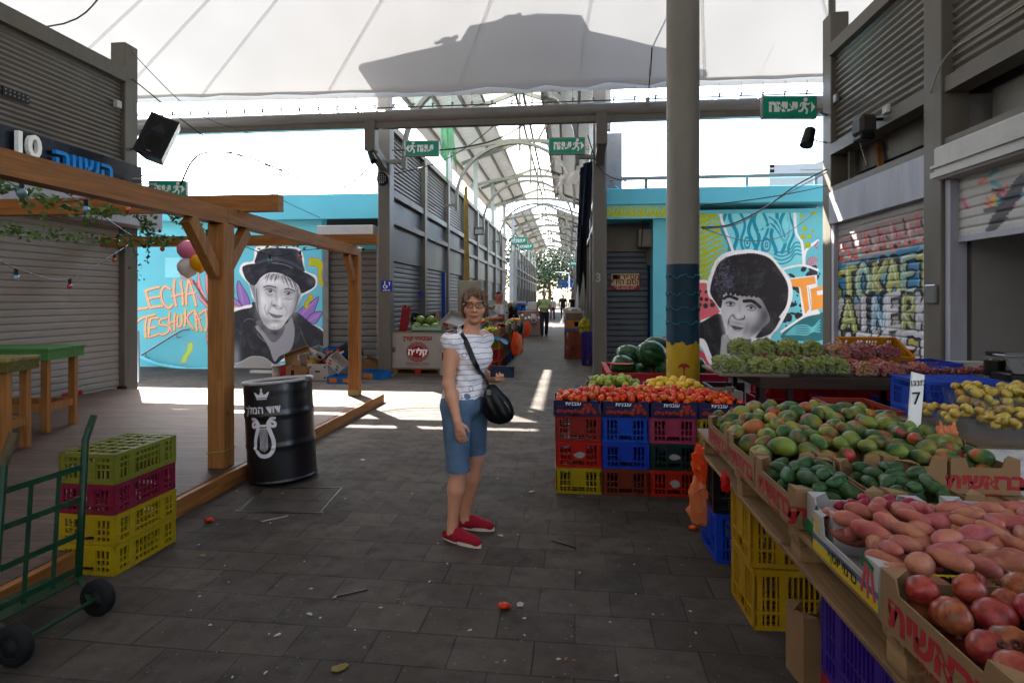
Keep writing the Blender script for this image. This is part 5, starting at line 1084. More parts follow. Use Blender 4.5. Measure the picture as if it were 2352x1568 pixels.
FM = dict(tomato=(blotch('tomato_skin', 'b0300a', 'c0500c', 'a0240a', .7, .25, rand=.08), stemg), mango=(blotch('mango_skin', '2b4524', '6a6e26', '94422a', .5, .5, rand=.32, spots=('2c331c', 9, .72)), stemg), avocado=(blotch('avocado_skin', '1c3418', '2f4a20', None, 1.5, .42, spots=('4a5a38', 14, .68), rand=.2, bump=.3), stemg),
   potato=(blotch('potato_skin', '84443a', '905640', '74342c', .8, .55, spots=('4a2a22', 7, .68), rand=.12, bump=.12), stemg), pomegranate=(blotch('pomegranate_skin', '6c2418', '864028', '5e3422', 1.6, .38, spots=('4a2418', 5, .70), rand=.15), stemb), guava=(blotch('guava_skin', '7c8a30', '909a38', '605c30', 1.2, .5, spots=('4f4a2a', 6, .72), rand=.15, bump=.2), stemg),
   lemon=(blotch('lemon_skin', 'c8a428', 'bc9620', None, 1.4, .4, spots=('6a5a20', 8, .75), rand=.1, bump=.15), stemg), pear=(blotch('yellow_guava_skin', 'a0853a', 'ab9244', '74502a', 1.1, .45, spots=('2e2016', 3.2, .68), rand=.15), stemb), radish=(blotch('radish_skin', '6e0a24', '7c1030', None, 1, .35, rand=.05), stemg),
   melon=(None, None), apple=(blotch('green_apple_skin', '93a832', 'a8b840', None, 1, .3), stemg), pepper=(blotch('green_pepper_skin', '27481c', '3a5a22', None, 1, .3), stemg), date=(blotch('red_date_skin', '6e1016', '8a1c1c', None, 1, .3), stemg))
def melon_mat(name, c1, c2):
 m = mat(name, c1, .3, .08, 4); n = m.node_tree.nodes; L = m.node_tree.links; mx0 = [x for x in n if x.type == 'MIX'][0]
 tc = n.new('ShaderNodeTexCoord'); sp = n.new('ShaderNodeSeparateXYZ'); L.new(tc.outputs['Object'], sp.inputs[0]); at = n.new('ShaderNodeMath'); at.operation = 'ARCTAN2'; L.new(sp.outputs[1], at.inputs[0]); L.new(sp.outputs[2], at.inputs[1])
 nz = n.new('ShaderNodeTexNoise'); nz.inputs['Scale'].default_value = 2.2; nz.inputs['Detail'].default_value = 5; L.new(tc.outputs['Object'], nz.inputs[0])
 ma = n.new('ShaderNodeMath'); ma.operation = 'MULTIPLY_ADD'; ma.inputs[1].default_value = 3.2; L.new(nz.outputs[0], ma.inputs[0]); sc = n.new('ShaderNodeMath'); sc.operation = 'MULTIPLY'; sc.inputs[1].default_value = 10; L.new(at.outputs[0], sc.inputs[0]); L.new(sc.outputs[0], ma.inputs[2])
 s = n.new('ShaderNodeMath'); s.operation = 'SINE'; L.new(ma.outputs[0], s.inputs[0]); r = n.new('ShaderNodeMapRange'); r.inputs[1].default_value = -.2; r.inputs[2].default_value = .5; L.new(s.outputs[0], r.inputs[0])
 x = n.new('ShaderNodeMix'); x.data_type = 'RGBA'; L.new(r.outputs[0], x.inputs[0]); x.inputs[6].default_value = (*lin(c1), 1); x.inputs[7].default_value = (*lin(c2), 1); L.new(x.outputs[2], mx0.inputs[6]); return m
melon_d = melon_mat('dark_watermelon_skin', '14301a', '244a22'); melon_l = melon_mat('light_watermelon_skin', '27501f', '8fa352')
FD = {}
NAMES = dict(tomato='tomato', mango='mango', avocado='avocado', potato='potato', pomegranate='pomegranate', guava='green_guava', lemon='lemon', pear='yellow_guava', radish='radish', melon='watermelon', apple='green_apple', pepper='green_pepper', date='red_date')
def fruit(kind, p, r, label, group, m=None, rot=None, cat=None):
 key = (kind, m.name if m else 0)
 if key not in FD:
  FD[key] = []
  for mb in fruit_meshes(kind):
   o = mb.build(NAMES[kind], [m or FM[kind][0], FM[kind][1] or stemg], None, smooth=True, center=False); FD[key].append(o.data); bpy.data.objects.remove(o)
 o = bpy.data.objects.new(NAMES[kind], rg.choice(FD[key])); COL.link(o); o.location = p; o.scale = (r, r, r)
 o.rotation_euler = rot or (rg.uniform(-.5, .5), rg.uniform(-.4, .4), rg.uniform(0, 6.28)); return tag(o, label, cat or NAMES[kind].split('_')[-1], group)
def heap(kind, x0, x1, y0, y1, zb_, hfun, r, label, group, long=1., maxn=60, tries=2600, m=None, rv=.12, flat=.75, upright=False, deep=2.2):
 if kind in ('potato', 'avocado'): flat = .5
 P = []; rs_ = random.Random(int(x0*1000)+len(kind))
 for _ in range(tries):
  rr_ = r*rs_.uniform(1-rv, 1+rv); x, y = rs_.uniform(x0+rr_*.8, x1-rr_*.8), rs_.uniform(y0+rr_*.8, y1-rr_*.8); z = zb_+rr_*.85
  for a, b, c_, q in P:
   dd = math.hypot(a-x, b-y); R2 = (rr_+q)*.97*(.9+.1*long)
   if dd < R2: z = max(z, c_+math.sqrt(R2*R2-dd*dd)*flat)
  u, v = (x-x0)/(x1-x0), (y-y0)/(y1-y0)
  if z+rr_*.8 <= zb_+hfun(u, v): P.append((x, y, z, rr_))
 keep = [p for p in P if zb_+hfun((p[0]-x0)/(x1-x0), (p[1]-y0)/(y1-y0))-p[2] < r*deep*1.45]
 keep.sort(key=lambda p: -p[2]+.0*p[1]); keep = keep[:maxn]
 for x, y, z, q in keep: fruit(kind, (x, y, z), q, label, group, m, rot=(rs_.uniform(-3, 3), rs_.uniform(-1.2, 1.2) if kind in ('tomato', 'pomegranate', 'guava', 'apple', 'radish') else rs_.uniform(-.35, .35), rs_.uniform(0, 6.28)))
 return len(keep)
dome = lambda h0, h1: (lambda u, v: h0+(h1-h0)*max(0., (1-(2*u-1)**4))*max(0., 1-(2*v-1)**4))
cnt = {}
cnt['mango'] = heap('mango', .83, 1.89, 2.61, 3.50, ZS+.01, lambda u, v: .14+.105*(1-(2*u-1)**4)*(1-(1-v)**3*.75)*(1 if v < .9 else .7), .046, 'green and red mango in the big heap on the corner stall', 'mangoes heaped on the corner stall', 1.1, 170, 8000, rv=.25)
cnt['avo1'] = heap('avocado', .83, 1.10, 2.16, 2.57, ZS+.01, dome(.10, .17), .036, 'dark green avocado in the left avocado carton', 'avocados in the left carton', 1.2, 45, rv=.15)
cnt['avo2'] = heap('avocado', 1.15, 1.44, 2.16, 2.57, ZS+.01, dome(.10, .165), .036, 'dark green avocado in the right avocado carton', 'avocados in the right carton', 1.2, 45, rv=.15)
cnt['radish'] = heap('radish', .90, 1.2, 1.95, 2.1, ZS+.02, dome(.12, .14), .023, 'small pink red radish in the white carton', 'radishes in the white carton', 1, 14)
cnt['potato'] = heap('potato', .84, 1.62, 1.56, 1.99, ZS+.01, lambda u, v: .135+.045*(1-abs(2*u-1)**4)*min(1, .5+v*.8), .034, 'long pink potato in the heap at the front of the stall', 'pink potatoes heaped at the front of the stall', 1.1, 190, 16000, rv=.18)
cnt['pom'] = heap('pomegranate', .82, 1.72, 1.13, 1.53, ZS+.01, dome(.14, .165), .042, 'red pomegranate in the nearest brown carton', 'pomegranates in the nearest carton', 1, 70, 6000, rv=.15)
cnt['tom'] = heap('tomato', -.10, 1.35, 4.53, 4.92, .64, lambda u, v: .125+.06*(1-(2*u-1)**4)*min(1, .35+v*1.1), .029, 'ripe red tomato heaped on the tomato stand', 'tomatoes heaped on the stand', 1, 190, 9000, rv=.14)
cnt['gua'] = heap('guava', .18, .67, 5.12, 5.52, .655, dome(.10, .20), .036, 'knobbly green guava heaped behind the tomatoes', 'green guavas behind the tomatoes', 1, 70, rv=.12)
cnt['lem'] = heap('lemon', .72, 1.21, 5.12, 5.52, .655, dome(.10, .19), .037, 'yellow lemon heaped behind the tomatoes', 'lemons behind the tomatoes', 1, 70, rv=.1)
for i, (x, y) in enumerate(((1.27, 5.2), (1.34, 5.16), (1.40, 5.22))): fruit('lemon', (x, y, .70), .035, 'loose lemon in the low white carton', 'loose lemons in the white carton')
print('heaps', cnt)
# ---------------------------------------------------------------- grape table
GT = thing('market_table', 'dark wooden table on steel legs carrying the grapes', 'table', (2.3, 5.1, 0))
woodd = woodmat('dark_table_wood', '2c1e16', .5, ax=1)
tz = .925
part(box((1.52, 4.70, tz-.09), (3.35, 5.55, tz), .004), 'tabletop', woodd, GT)
part(box((1.22, 4.72, tz+.002), (1.75, 5.35, tz+.02)), 'loose_board', woodmat('pale_board', '8d7f6a', .6, ax=1), GT)
for x in (1.55, 1.76, 2.86, 3.3):
 for y in (4.74, 5.5): part(box((x-.02, y-.02, 0), (x+.02, y+.02, tz-.091)), 'leg', mat('rusty_leg', '2a1d17', .6, .2, 12), GT)
grg = blotch('green_grape_skin', '525a20', '6c7430', None, 3, .28, rand=.05); grp = blotch('pink_grape_skin', '6d2c32', '8d4a3e', '7b6a34', 2.2, .3, rand=.05)
punm = clearmat('clear_punnet', (.9, .95, .97), .045, .06)
def punnet_shell(w, d, h):
 mb = MB(); a, b = w/2, d/2; V = [(-a*.88, -b*.88, 0), (a*.88, -b*.88, 0), (a*.88, b*.88, 0), (-a*.88, b*.88, 0), (-a, -b, h), (a, -b, h), (a, b, h), (-a, b, h), (-a-.008, -b-.008, h), (a+.008, -b-.008, h), (a+.008, b+.008, h), (-a-.008, b+.008, h)]
 return mb.add(V, [(0, 1, 2, 3), (0, 1, 5, 4), (1, 2, 6, 5), (2, 3, 7, 6), (3, 0, 4, 7), (4, 5, 9, 8), (5, 6, 10, 9), (6, 7, 11, 10), (7, 4, 8, 11)])
ico = None
def grapes_mesh(w, d, h, hh, n, seed, r=.0145):
 r_ = random.Random(seed); mb = MB()
 for i in range(n):
  x, y = r_.uniform(-w/2+r, w/2-r), r_.uniform(-d/2+r, d/2-r); u, v = 2*x/w, 2*y/d; top = h+hh*(1-abs(u)**2.5)*(1-abs(v)**2.5)+.012*math.sin(9*u+seed)*math.cos(7*v)
  z = top-r-abs(r_.gauss(0, .012)) if i % 3 else r_.uniform(.01, top-r)
  if i % 3 == 0:
   if r_.random() < .5: x = (w/2-r)*(1 if r_.random() < .4 else -1)
   else: y = -d/2+r
  q = r*r_.uniform(.85, 1.15); mb.ell((x, y, max(z, .01)), (q, q, q*1.12), 7, 5, Euler((r_.uniform(0, 3), r_.uniform(0, 3), 0)).to_matrix())
 return mb
GM = {}
def grape_punnet(x, y, z, col, k, label, group, w=.19, d=.15, h=.085, hh=.05, rz=0.):
 t = thing('fruit_punnet', 'clear plastic punnet of '+label, 'punnet', (x, y, z), group+' punnets', rz)
 if 'sh%s' % w not in GM: GM['sh%s' % w] = punnet_shell(w, d, h).build('plastic_tray', punm, t).data
 else: link('plastic_tray', GM['sh%s' % w], None, t)
 key = (col.name, k % 3, w)
 if key not in GM: o = grapes_mesh(w-.015, d-.015, h*.9, hh, 210, k % 3).build('grape_bunch', [col], None, smooth=True, center=False); GM[key] = o.data
 else: o = bpy.data.objects.new('grape_bunch', GM[key]); COL.link(o)
 o.location = (x, y, z+.004); o.rotation_euler = (0, 0, rz); tag(o, 'bunch of '+label, 'grapes', group)
k = 0
for j, (y, z, xs_) in enumerate(((4.83, tz+.021, (1.34, 1.56, 1.76, 1.96, 2.16)), (5.02, tz+.021, (1.32, 1.53, 1.73, 1.94, 2.15)), (5.20, tz+.13, (1.50, 1.70, 1.91, 2.11)), (5.36, tz+.14, (1.56, 1.77, 1.98)))):
 for x in xs_:
  grape_punnet(x, y, z, grg, k, 'pale green grapes on the dark table', 'green grapes on the table', rz=rg.uniform(-.12, .12)); k += 1
for j, (y, z, xs_) in enumerate(((4.86, tz+.003, (2.38, 2.58, 2.78)), (5.05, tz+.003, (2.37, 2.58)), (5.22, tz+.11, (2.34, 2.54, 2.74)), (5.40, tz+.12, (2.20, 2.41, 2.62)))):
 for x in xs_: grape_punnet(x, y, z, grp, k, 'pinkish red grapes on the dark table', 'red grapes on the table', rz=rg.uniform(-.12, .12), h=.075, hh=.045); k += 1
dsm = blotch('date_skin_red', '5c1416', '7a241c', None, 2, .35)
def loose_fill(name, w, d, z, n, seed, m, r, lab, cat, loc, rz=0., tilt=None):
 r_ = random.Random(seed); mb = MB()
 for i in range(n):
  q = r*r_.uniform(.8, 1.2); mb.ell((r_.uniform(-w/2, w/2), r_.uniform(-d/2, d/2), z+r_.uniform(-.012, .012)), (q*1.6, q, q), 7, 5, Euler((r_.uniform(-1, 1), r_.uniform(-.6, .6), r_.uniform(0, 6))).to_matrix())
 o = mb.build(name, m, None, smooth=True, center=False); o.location = loc; o.rotation_euler = tilt or (0, 0, rz); return tag(o, lab, cat)
crate(.50, .36, .13, P_amb, (2.72, 5.42, tz+.08), 'amber orange crate tilted up behind the shallow blue crate', tilt=(math.radians(24), 0, math.radians(-4)), style=1)
loose_fill('date_pile', .42, .28, .05, 150, 4, dsm, .012, 'dark red dates on yellow stalks inside the tilted amber crate', 'dates', (2.72, 5.42, tz+.08), tilt=(math.radians(24), 0, math.radians(-4)))
crate(.56, .38, .10, P_dbl, (2.88, 5.10, tz+.004), 'shallow royal blue crate of red fruit on the right end of the dark table', style=1)
loose_fill('date_pile', .5, .32, .06, 170, 5, dsm, .013, 'dark red dates filling the shallow blue crate', 'dates', (2.88, 5.10, tz+.004))
for i in range(5): crate(.52, .36, .205, (P_red, P_blu, P_red, P_dbl, P_dbl)[i], (2.46, 3.95, .002+i*.207), ('red crate at the floor', 'blue crate second from the floor', 'red crate in the middle', 'royal blue crate second from the top', 'upturned royal blue crate topping')[i]+' of the tall stack behind the mangoes', flip=(i == 4))
for i in range(4): crate(.36, .5, .205, (P_blu, P_org, P_blu, P_brk)[i], (1.96, 4.12, .002+i*.207), ('blue crate at the floor', 'orange crate second from the floor', 'blue crate third from the floor', 'brick orange crate on top')[i]+' of the narrow stack left of the blue tower')
for i, (x, y) in enumerate(((2.82, 4.80), (3.14, 4.82))):
 t = thing('date_box', ('left', 'right')[i]+' clear plastic box of dark red dates on the right end of the dark table', 'punnet', (x, y, tz+.003)); punnet_shell(.30, .2, .09).build('plastic_tray', punm, t)
 loose_fill('date_pile', .25, .16, .05, 110, 7+i, dsm, .014, 'glossy dark red dates in the '+('left', 'right')[i]+' clear box', 'dates', (x, y, tz+.007))
CT_ = thing('shop_counter', 'brown wooden counter at the right edge of the frame', 'counter', (3.2, 4.25, 0)); part(box((2.85, 3.95, .92), (3.85, 4.60, .975), .004), 'counter_top', woodmat('counter_wood', '3e2c1c', .6, ax=1), CT_); part(box((2.9, 3.99, .0), (3.8, 4.55, .915)), 'cabinet', woodmat('cabinet_wood', '3b281a', .6, ax=1), CT_)
cps = AY(2285, 830, 4.35)
J = thing('nut_jar', 'clear jar of pale nuts with a black label standing on the counter', 'jar', (cps.x, 4.35, .976)); MB().lathe([(.06, 0), (.062, .01), (.062, .15), (.05, .165), (.05, .17)], n=20).build('glass', punm, J, smooth=True); MB().lathe([(.054, .171), (.054, .195), (.03, .198)], n=20).build('lid', black, J)
jm = MB(); r_ = random.Random(3)
for i in range(150): a = r_.uniform(0, 6.28); q = .05*math.sqrt(r_.random()); q = q if i % 2 else .05; jm.ell((q*math.cos(a), q*math.sin(a), r_.uniform(.012, .145)), (.012, .007, .007), 6, 4, Euler((r_.uniform(0, 3), r_.uniform(0, 3), 0)).to_matrix())
jm.build('nuts', mat('cashew', 'c9b183', .5, .12, 20), J, smooth=True); MB().lathe([(.0625, .03), (.0625, .14)], n=20, cap=False).build('label_band', black, J)
p = AY(2337, 835, 4.2)
S_ = thing('weighing_scale', 'grey and black electronic weighing scale at the right edge', 'scale', (p.x+.05, 4.25, .976)); box((-.14, -.12, 0), (.14, .12, .07), .01).build('base', black, S_); MB().prism([(-.12, -.13, .072), (.12, -.13, .072), (.12, -.05, .17), (-.12, -.05, .17)], (0, .02, .0)).build('display_panel', galv, S_); box((-.13, -.05, .175), (.15, .13, .19), .005).build('weighing_plate', galv, S_)
MB().quad((-.05, -.124, .09), (.07, -.124, .09), (.07, -.084, .135), (-.05, -.084, .135)).build('screen', mat('lcd_grey', '7d8a83', .3, .05), S_)
p = AY(2225, 838, 5.2)
t = thing('printed_box', 'small white fruit box with red and green print at the rear of the dark table', 'box', (p.x, 5.2, tz+.003)); box((-.16, -.06, 0), (.12, .06, .09), .003).build('box_body', wcard, t); MB().ell((.06, -.061, .045), (.022, .002, .022), 14, 6).build('fruit_print', redink, t)
_before = set(o.name for o in COL)
WB = thing('display_box', 'white wooden display box with peeling paint holding yellow guavas', 'box', (2.2, 2.9, .70))
peel = mat('peeling_white_wood', 'a9a6a2', .8, .12, 5, dirt=.85, dcol=(.10,.075,.055), stretch=(1,1,4))
part(box((1.93, 2.62, .72), (2.75, 2.645, .885)).box((1.93, 2.65, .72), (1.955, 3.35, .885)), 'side_board', peel, WB); part(box((1.93, 2.63, .886), (2.75, 3.36, .90)), 'lid_board', woodmat('pale_rim', '6b573f', .6, ax=1), WB)
crate(.55, .36, .283, P_red, (2.3, 2.9, .002), 'dark red crate at the floor below the white display box', style=1); crate(.55, .36, .20, P_dbl, (2.3, 2.9, .287), 'blue crate under the white display box', style=1); part(box((1.95, 2.66, .575), (2.7, 3.3, .715)), 'plinth', peel, WB)
kk = 0
for (x, y, z, n_) in ((2.03, 3.16, .902, 9), (2.06, 2.93, .902, 12), (2.10, 2.73, .902, 13), (2.32, 2.76, .902, 13), (2.30, 2.97, .902, 14), (2.33, 3.18, .902, 12), (2.54, 2.80, .902, 12), (2.54, 3.02, .902, 12), (2.54, 3.24, .902, 12), (2.18, 3.0, 1.0, 13), (2.40, 3.04, 1.0, 14), (2.28, 3.22, 1.0, 12), (2.52, 3.2, 1.0, 12)):
 t = thing('fruit_punnet', 'clear plastic punnet of spotted yellow guavas on the white display box', 'punnet', (x, y, z), 'yellow guava punnets');
 if 'pg' not in GM: GM['pg'] = punnet_shell(.20, .19, .09).build('plastic_tray', punm, t).data
 else: link('plastic_tray', GM['pg'], None, t)
 heap('pear', x-.09, x+.09, y-.085, y+.085, z+.004, dome(.10, .15 if n_ > 11 else .12), .027, 'spotted yellow guava in a clear punnet on the white display box', 'yellow guavas in clear punnets', 1.1, n_, 500, rv=.15)
for o in COL:
 if o.name not in _before and o.parent is None: o.location = o.location+Vector((.10, .42, -.082 if o.get('category') != 'crate' else 0))
PS = thing('price_sign', 'tall white foam price stick with handwriting standing among the mangoes', 'sign', (1.86, 3.05, .80)); b_ = AY(2098, 985, 3.05); t_ = AY(2112, 857, 3.05); dx_ = (AY(2120, 900, 3.05)-AY(2090, 900, 3.05)).x
part(MB().prism([(b_.x-dx_*.45, 3.05, b_.z-.08), (b_.x+dx_*.45, 3.05, b_.z-.08), (t_.x+dx_*.5, 3.06, t_.z-.01), (t_.x-dx_*.42, 3.06, t_.z+.005)], (0, .014, 0)), 'foam_board', mat('white_foam', 'cfcdc9', .8, .05), PS)
ink = mat('black_ink', '2a2a2e', .7, .1)
mm = plane_M((t_.x-.003, 3.054, t_.z-.05), (1, 0, .08), (-.1, 0, 1)); text(heb('מנגו'), .045, ink, mm, PS, name='handwriting', ext=.0005); text('7', .09, ink, plane_M((t_.x-.012, 3.052, t_.z-.13), (1, 0, .08), (-.1, 0, 1)), PS, name='handwriting', ext=.0005)
orf = filmmat('orange_film', 'e2531a', .5); orf2 = filmmat('pale_orange_film', 'd9824f', .5, .85)
def crumple(loc, r, h, m, seed, name, label, cat, parent=None, n=16, rows=9, pinch=.25, group=None):
 r_ = np.random.RandomState(seed); V = []; Q = []
 for i in range(rows):
  t = i/(rows-1); rad = r*(pinch+(1-pinch)*math.sin(math.pi*min(1, .12+t*.72)))
  for k in range(n): g = 2*math.pi*k/n; q = rad*(1+.22*math.sin(3*g+seed+t*2)+.16*r_.randn()); V.append((q*math.cos(g), q*.55*math.sin(g), -h*t+.012*r_.randn()))
 for i in range(rows-1):
  for k in range(n): l = (k+1) % n; Q.append((i*n+k, (i+1)*n+k, (i+1)*n+l, i*n+l))
 Q.append(tuple((rows-1)*n+k for k in range(n-1, -1, -1)))
 o = mesh(name, V, Q, m, parent, center=False, smooth=False); o.location = loc
 if parent is None: tag(o, label, cat, group)
 return o
crumple((1.85, 3.0, .93), .055, .10, orf2, 3, 'orange_film_wrap', 'pale orange plastic film wrapped at the foot of the price stick', 'plastic film')
p = AD(1617, 1025, 3.55); crumple((p.x, p.y, p.z), .062, .21, orf, 5, 'plastic_bag_bundle', 'bright orange bundle of plastic bags hanging at the far corner of the pallet', 'plastic bags');
p = AD(1612, 1085, 3.58); crumple((p.x, p.y, p.z), .075, .32, orf2, 9, 'plastic_bag', 'limp pale orange plastic bag hanging below the bright bundle', 'plastic bag')
crumple((.80, 3.0, .66), .022, .09, filmmat('red_film', 'c01818', .4), 12, 'red_net_scrap', 'small red net scrap hanging on the pallet edge', 'net')
# ---------------------------------------------------------------- big red bin with watermelons
def big_bin(x0, y0, x1, y1, h, m, label, z0=0):
 t = thing('produce_bin', label, 'bin', ((x0+x1)/2, (y0+y1)/2, z0)); mb = MB(); w_ = .03
 mb.box((x0, y0, z0+.1), (x1, y0+w_, z0+h)).box((x0, y1-w_, z0+.1), (x1, y1, z0+h)).box((x0, y0+w_, z0+.1), (x0+w_, y1-w_, z0+h)).box((x1-w_, y0+w_, z0+.1), (x1, y1-w_, z0+h)).box((x0+w_, y0+w_, z0+.1), (x1-w_, y1-w_, z0+.14)); part(mb, 'shell', m, t)
 part(MB().box((x0-.02, y0-.02, z0+h), (x1+.02, y0+.035, z0+h+.03)).box((x0-.02, y1-.035, z0+h), (x1+.02, y1+.02, z0+h+.03)).box((x0-.02, y0+.035, z0+h), (x0+.035, y1-.035, z0+h+.03)).box((x1-.035, y0+.035, z0+h), (x1+.02, y1-.035, z0+h+.03)), 'rim', m, t)
 rb = MB(); n = max(3, int((x1-x0)/.3))
 for i in range(n+1): x = x0+(x1-x0)*i/n; rb.box((x-.012, y0-.018, z0+.1), (x+.012, y0, z0+h))
 for i in range(4): y = y0+(y1-y0)*i/3; rb.box((x0-.018, y-.012, z0+.1), (x0, y+.012, z0+h))
 rb.box((x0, y0-.014, z0+h*.5), (x1, y0, z0+h*.5+.02)); part(rb, 'ribs', m, t)
 for x in (x0+.06, (x0+x1)/2, x1-.06): part(box((x-.06, y0+.03, z0), (x+.06, y1-.03, z0+.1)), 'foot', m, t)
 return t
rbin = plastic('bin_red_plastic', 'b81f2c')
big_bin(.46, 6.55, 1.76, 7.6, .68, rbin, 'big red plastic bin of dark watermelons behind the round column')
MEL = []
for i, (x, y, z, r) in enumerate(((1.10, 6.85, .70, .14), (1.42, 6.80, .86, .165), (1.60, 6.75, .66, .16), (1.20, 7.2, .80, .15), (1.55, 7.25, .9, .15), (1.85, 6.95, .70, .15), (1.32, 7.0, .6, .14), (2.0, 7.3, .66, .15), (1.8, 7.35, .82, .15))):
 fruit('melon', (x-.45, y, z+.04), r, 'dark green watermelon heaped in the big red bin', 'dark watermelons in the red bin', melon_d, rot=(rg.uniform(0, 3), rg.uniform(-.4, .4), rg.uniform(0, 3)), cat='watermelon')
hm = MB(); hm.ell((0, 0, 0), (.15, .13, .12), 18, 8); Hf = thing('half_watermelon', 'cut half watermelon under cling film at the left end of the red bin', 'watermelon', (.62, 6.72, .80)); V = []; Q = []
mbh = MB(); mbh.lathe([(0, -.11), (.07, -.10), (.12, -.06), (.14, 0)], n=20, cap=False).build('rind', melon_d, Hf, smooth=True); MB().lathe([(0, .001), (.14, .001)], n=20, cap=False).build('flesh', mat('melon_flesh', 'a8241f', .4, .1), Hf)
Hg = thing('half_watermelon', 'cut half watermelon showing red flesh on top of the heap in the red bin', 'watermelon', (1.12, 7.0, .94)); MB().lathe([(0, -.11), (.07, -.10), (.12, -.06), (.14, 0)], n=20, cap=False).build('rind', melon_d, Hg, smooth=True); MB().lathe([(0, .001), (.14, .001)], n=20, cap=False).build('flesh', MATS['melon_flesh'], Hg); Hg.rotation_euler = (.1, 0, 0)
big_bin(2.02, 5.95, 3.35, 6.5, 1.02, rbin, 'tall red plastic bin standing behind the grapes in front of the curly haired mural')
crate(.6, .4, .30, rbin, (2.1, 5.78, .002), 'red crate on the floor under the left end of the grape table', style=0); crate(.6, .4, .30, rbin, (2.1, 5.78, .304), 'red crate stacked under the left end of the grape table'); crate(.55, .4, .30, P_dbl, (2.72, 5.80, .002), 'dark blue crate on the floor under the grape table', style=0); crate(.55, .4, .30, P_dbl, (2.72, 5.80, .304), 'upper dark blue crate under the grape table')
T0 = thing('trolley', 'low wooden dolly under the left end of the grape table', 'trolley', (1.62, 5.75, 0)); part(box((1.36, 5.5, .12), (1.78, 6.0, .15)).box((1.36, 5.5, .15), (1.39, 6.0, .7)).box((1.39, 5.97, .15), (1.78, 6.0, .7)), 'box_frame', woodd, T0)
for x in (1.40, 1.74):
 for y in (5.54, 5.94): part(MB().tube([(x-.015, y, .05), (x+.015, y, .05)], .045, 12), 'castor', blackm, T0)
# ---------------------------------------------------------------- white watermelon box at the arcade mouth
wx0 = AY(899, 800, 11.32).x; wx1 = AY(1020, 800, 11.32).x
XB = thing('watermelon_box', 'big white cardboard box printed with a red watermelon standing on a pallet', 'box', ((wx0+wx1)/2, 11.7, .11)); xm = (wx0+wx1)/2; bw = wx1-wx0
part(box((wx0, 11.32, .14), (wx1, 12.2, .86), .004), 'box_body', wcard, XB); part(box((wx0-.01, 11.31, .862), (wx1+.01, 12.21, .872)), 'lid', kraft, XB)
for s in (0, 1): part(box((wx0+.004 if not s else wx1-.084, 11.314, .46), (wx0+.084 if not s else wx1-.004, 11.319, .56)), 'hand_hole', kraft_d, XB)
Fm = lambda x, z: plane_M((xm+x, 11.314, z), XR, ZU)
rd = mat('box_red_print', 'b01c22', .6, .06)
V = [(xm+.23*math.cos(a)*(1+.0*math.sin(a*9)), 11.3145, .47+.20*math.sin(a)) for a in np.linspace(0, 6.2, 40)]; mesh('melon_print', V, [tuple(range(40))], rd, XB, world=True)
for s, rr_ in ((1, .215), (-1, .215), (1, .17), (-1, .17)):
 q = [(xm+rr_*math.cos(a)*1.0, 11.3125, .47+s*(rr_*.8*math.sin(a)+.0+.008*math.sin(a*14))) for a in np.linspace(.35, 2.8, 26)]; part(MB().tube(q, .007, 4), 'stripe_print', wcard, XB)
text(heb('קלי״ה'), .17, white_let, Fm(0, .465), XB, bold=.008, ext=.002); text(heb('אבטיחי קורן'), .12, rd, Fm(0, .745), XB, bold=.004); text(heb('מתוק מים המזה'), .075, rd, Fm(0, .225), XB)
part(box((wx0, 11.33, .11), (wx1, 12.2, .135)).box((wx0, 11.33, 0), (wx1, 12.2, .02)), 'pallet_boards', pallet_x, XB)
for x in (wx0, xm-.06, wx1-.12): part(box((x, 11.335, .021), (x+.12, 12.19, .109)), 'pallet_block', rd if abs(x-xm+.06) < .01 else pallet_m, XB)
mc = carton(.62, .42, .13, (xm+.16, 11.62, .874), 'green and white carton holding light striped watermelons', m=mat('pale_green_carton', 'a9bfae', .6, .1), low=.75); box((-.31, -.2115, .0), (.31, -.2105, .035)).build('green_band', P_grn, mc); box((.12, -.2118, .03), (.24, -.2106, .07)).build('pale_blue_print', mat('pale_blue_print', '8fb9c6', .6, .1), mc)
for i, (x, y, z) in enumerate(((-.08, 11.55, .98), (.12, 11.53, .955), (.30, 11.56, .97), (-.02, 11.62, 1.12), (.20, 11.62, 1.115), (.38, 11.7, 1.0))): fruit('melon', (xm+x, y, z), .088, 'light striped watermelon in the green carton on the white box', 'light striped watermelons', melon_l, rot=(1.2+i, .2, .4*i), cat='watermelon')
redc = mat('red_card', '9c1f26', .6, .1)
for i, (x, y, w_, d_, h_, mm_, rot, lab) in enumerate(((-.42, 11.75, .16, .3, .5, redc, (.1, .15, .2), 'upright red flattened carton leaning on the arcade post'), (-.22, 11.95, .5, .4, .12, wcard, (.5, .1, .3), 'white carton with green print leaning on the pile behind the watermelons'), (.0, 12.05, .55, .35, .14, kraft, (.7, -.2, -.3), 'brown open carton leaning on the pile behind the watermelons'), (-.1, 12.1, .5, .3, .12, mat('dark_green_card', '33423a', .6, .1), (.55, .2, .5), 'dark green printed carton in the pile behind the watermelons'))):
 o = carton(w_, d_, h_, (xm+x, y, .90+.05*i), lab, m=mm_, low=.8); o.rotation_euler = rot
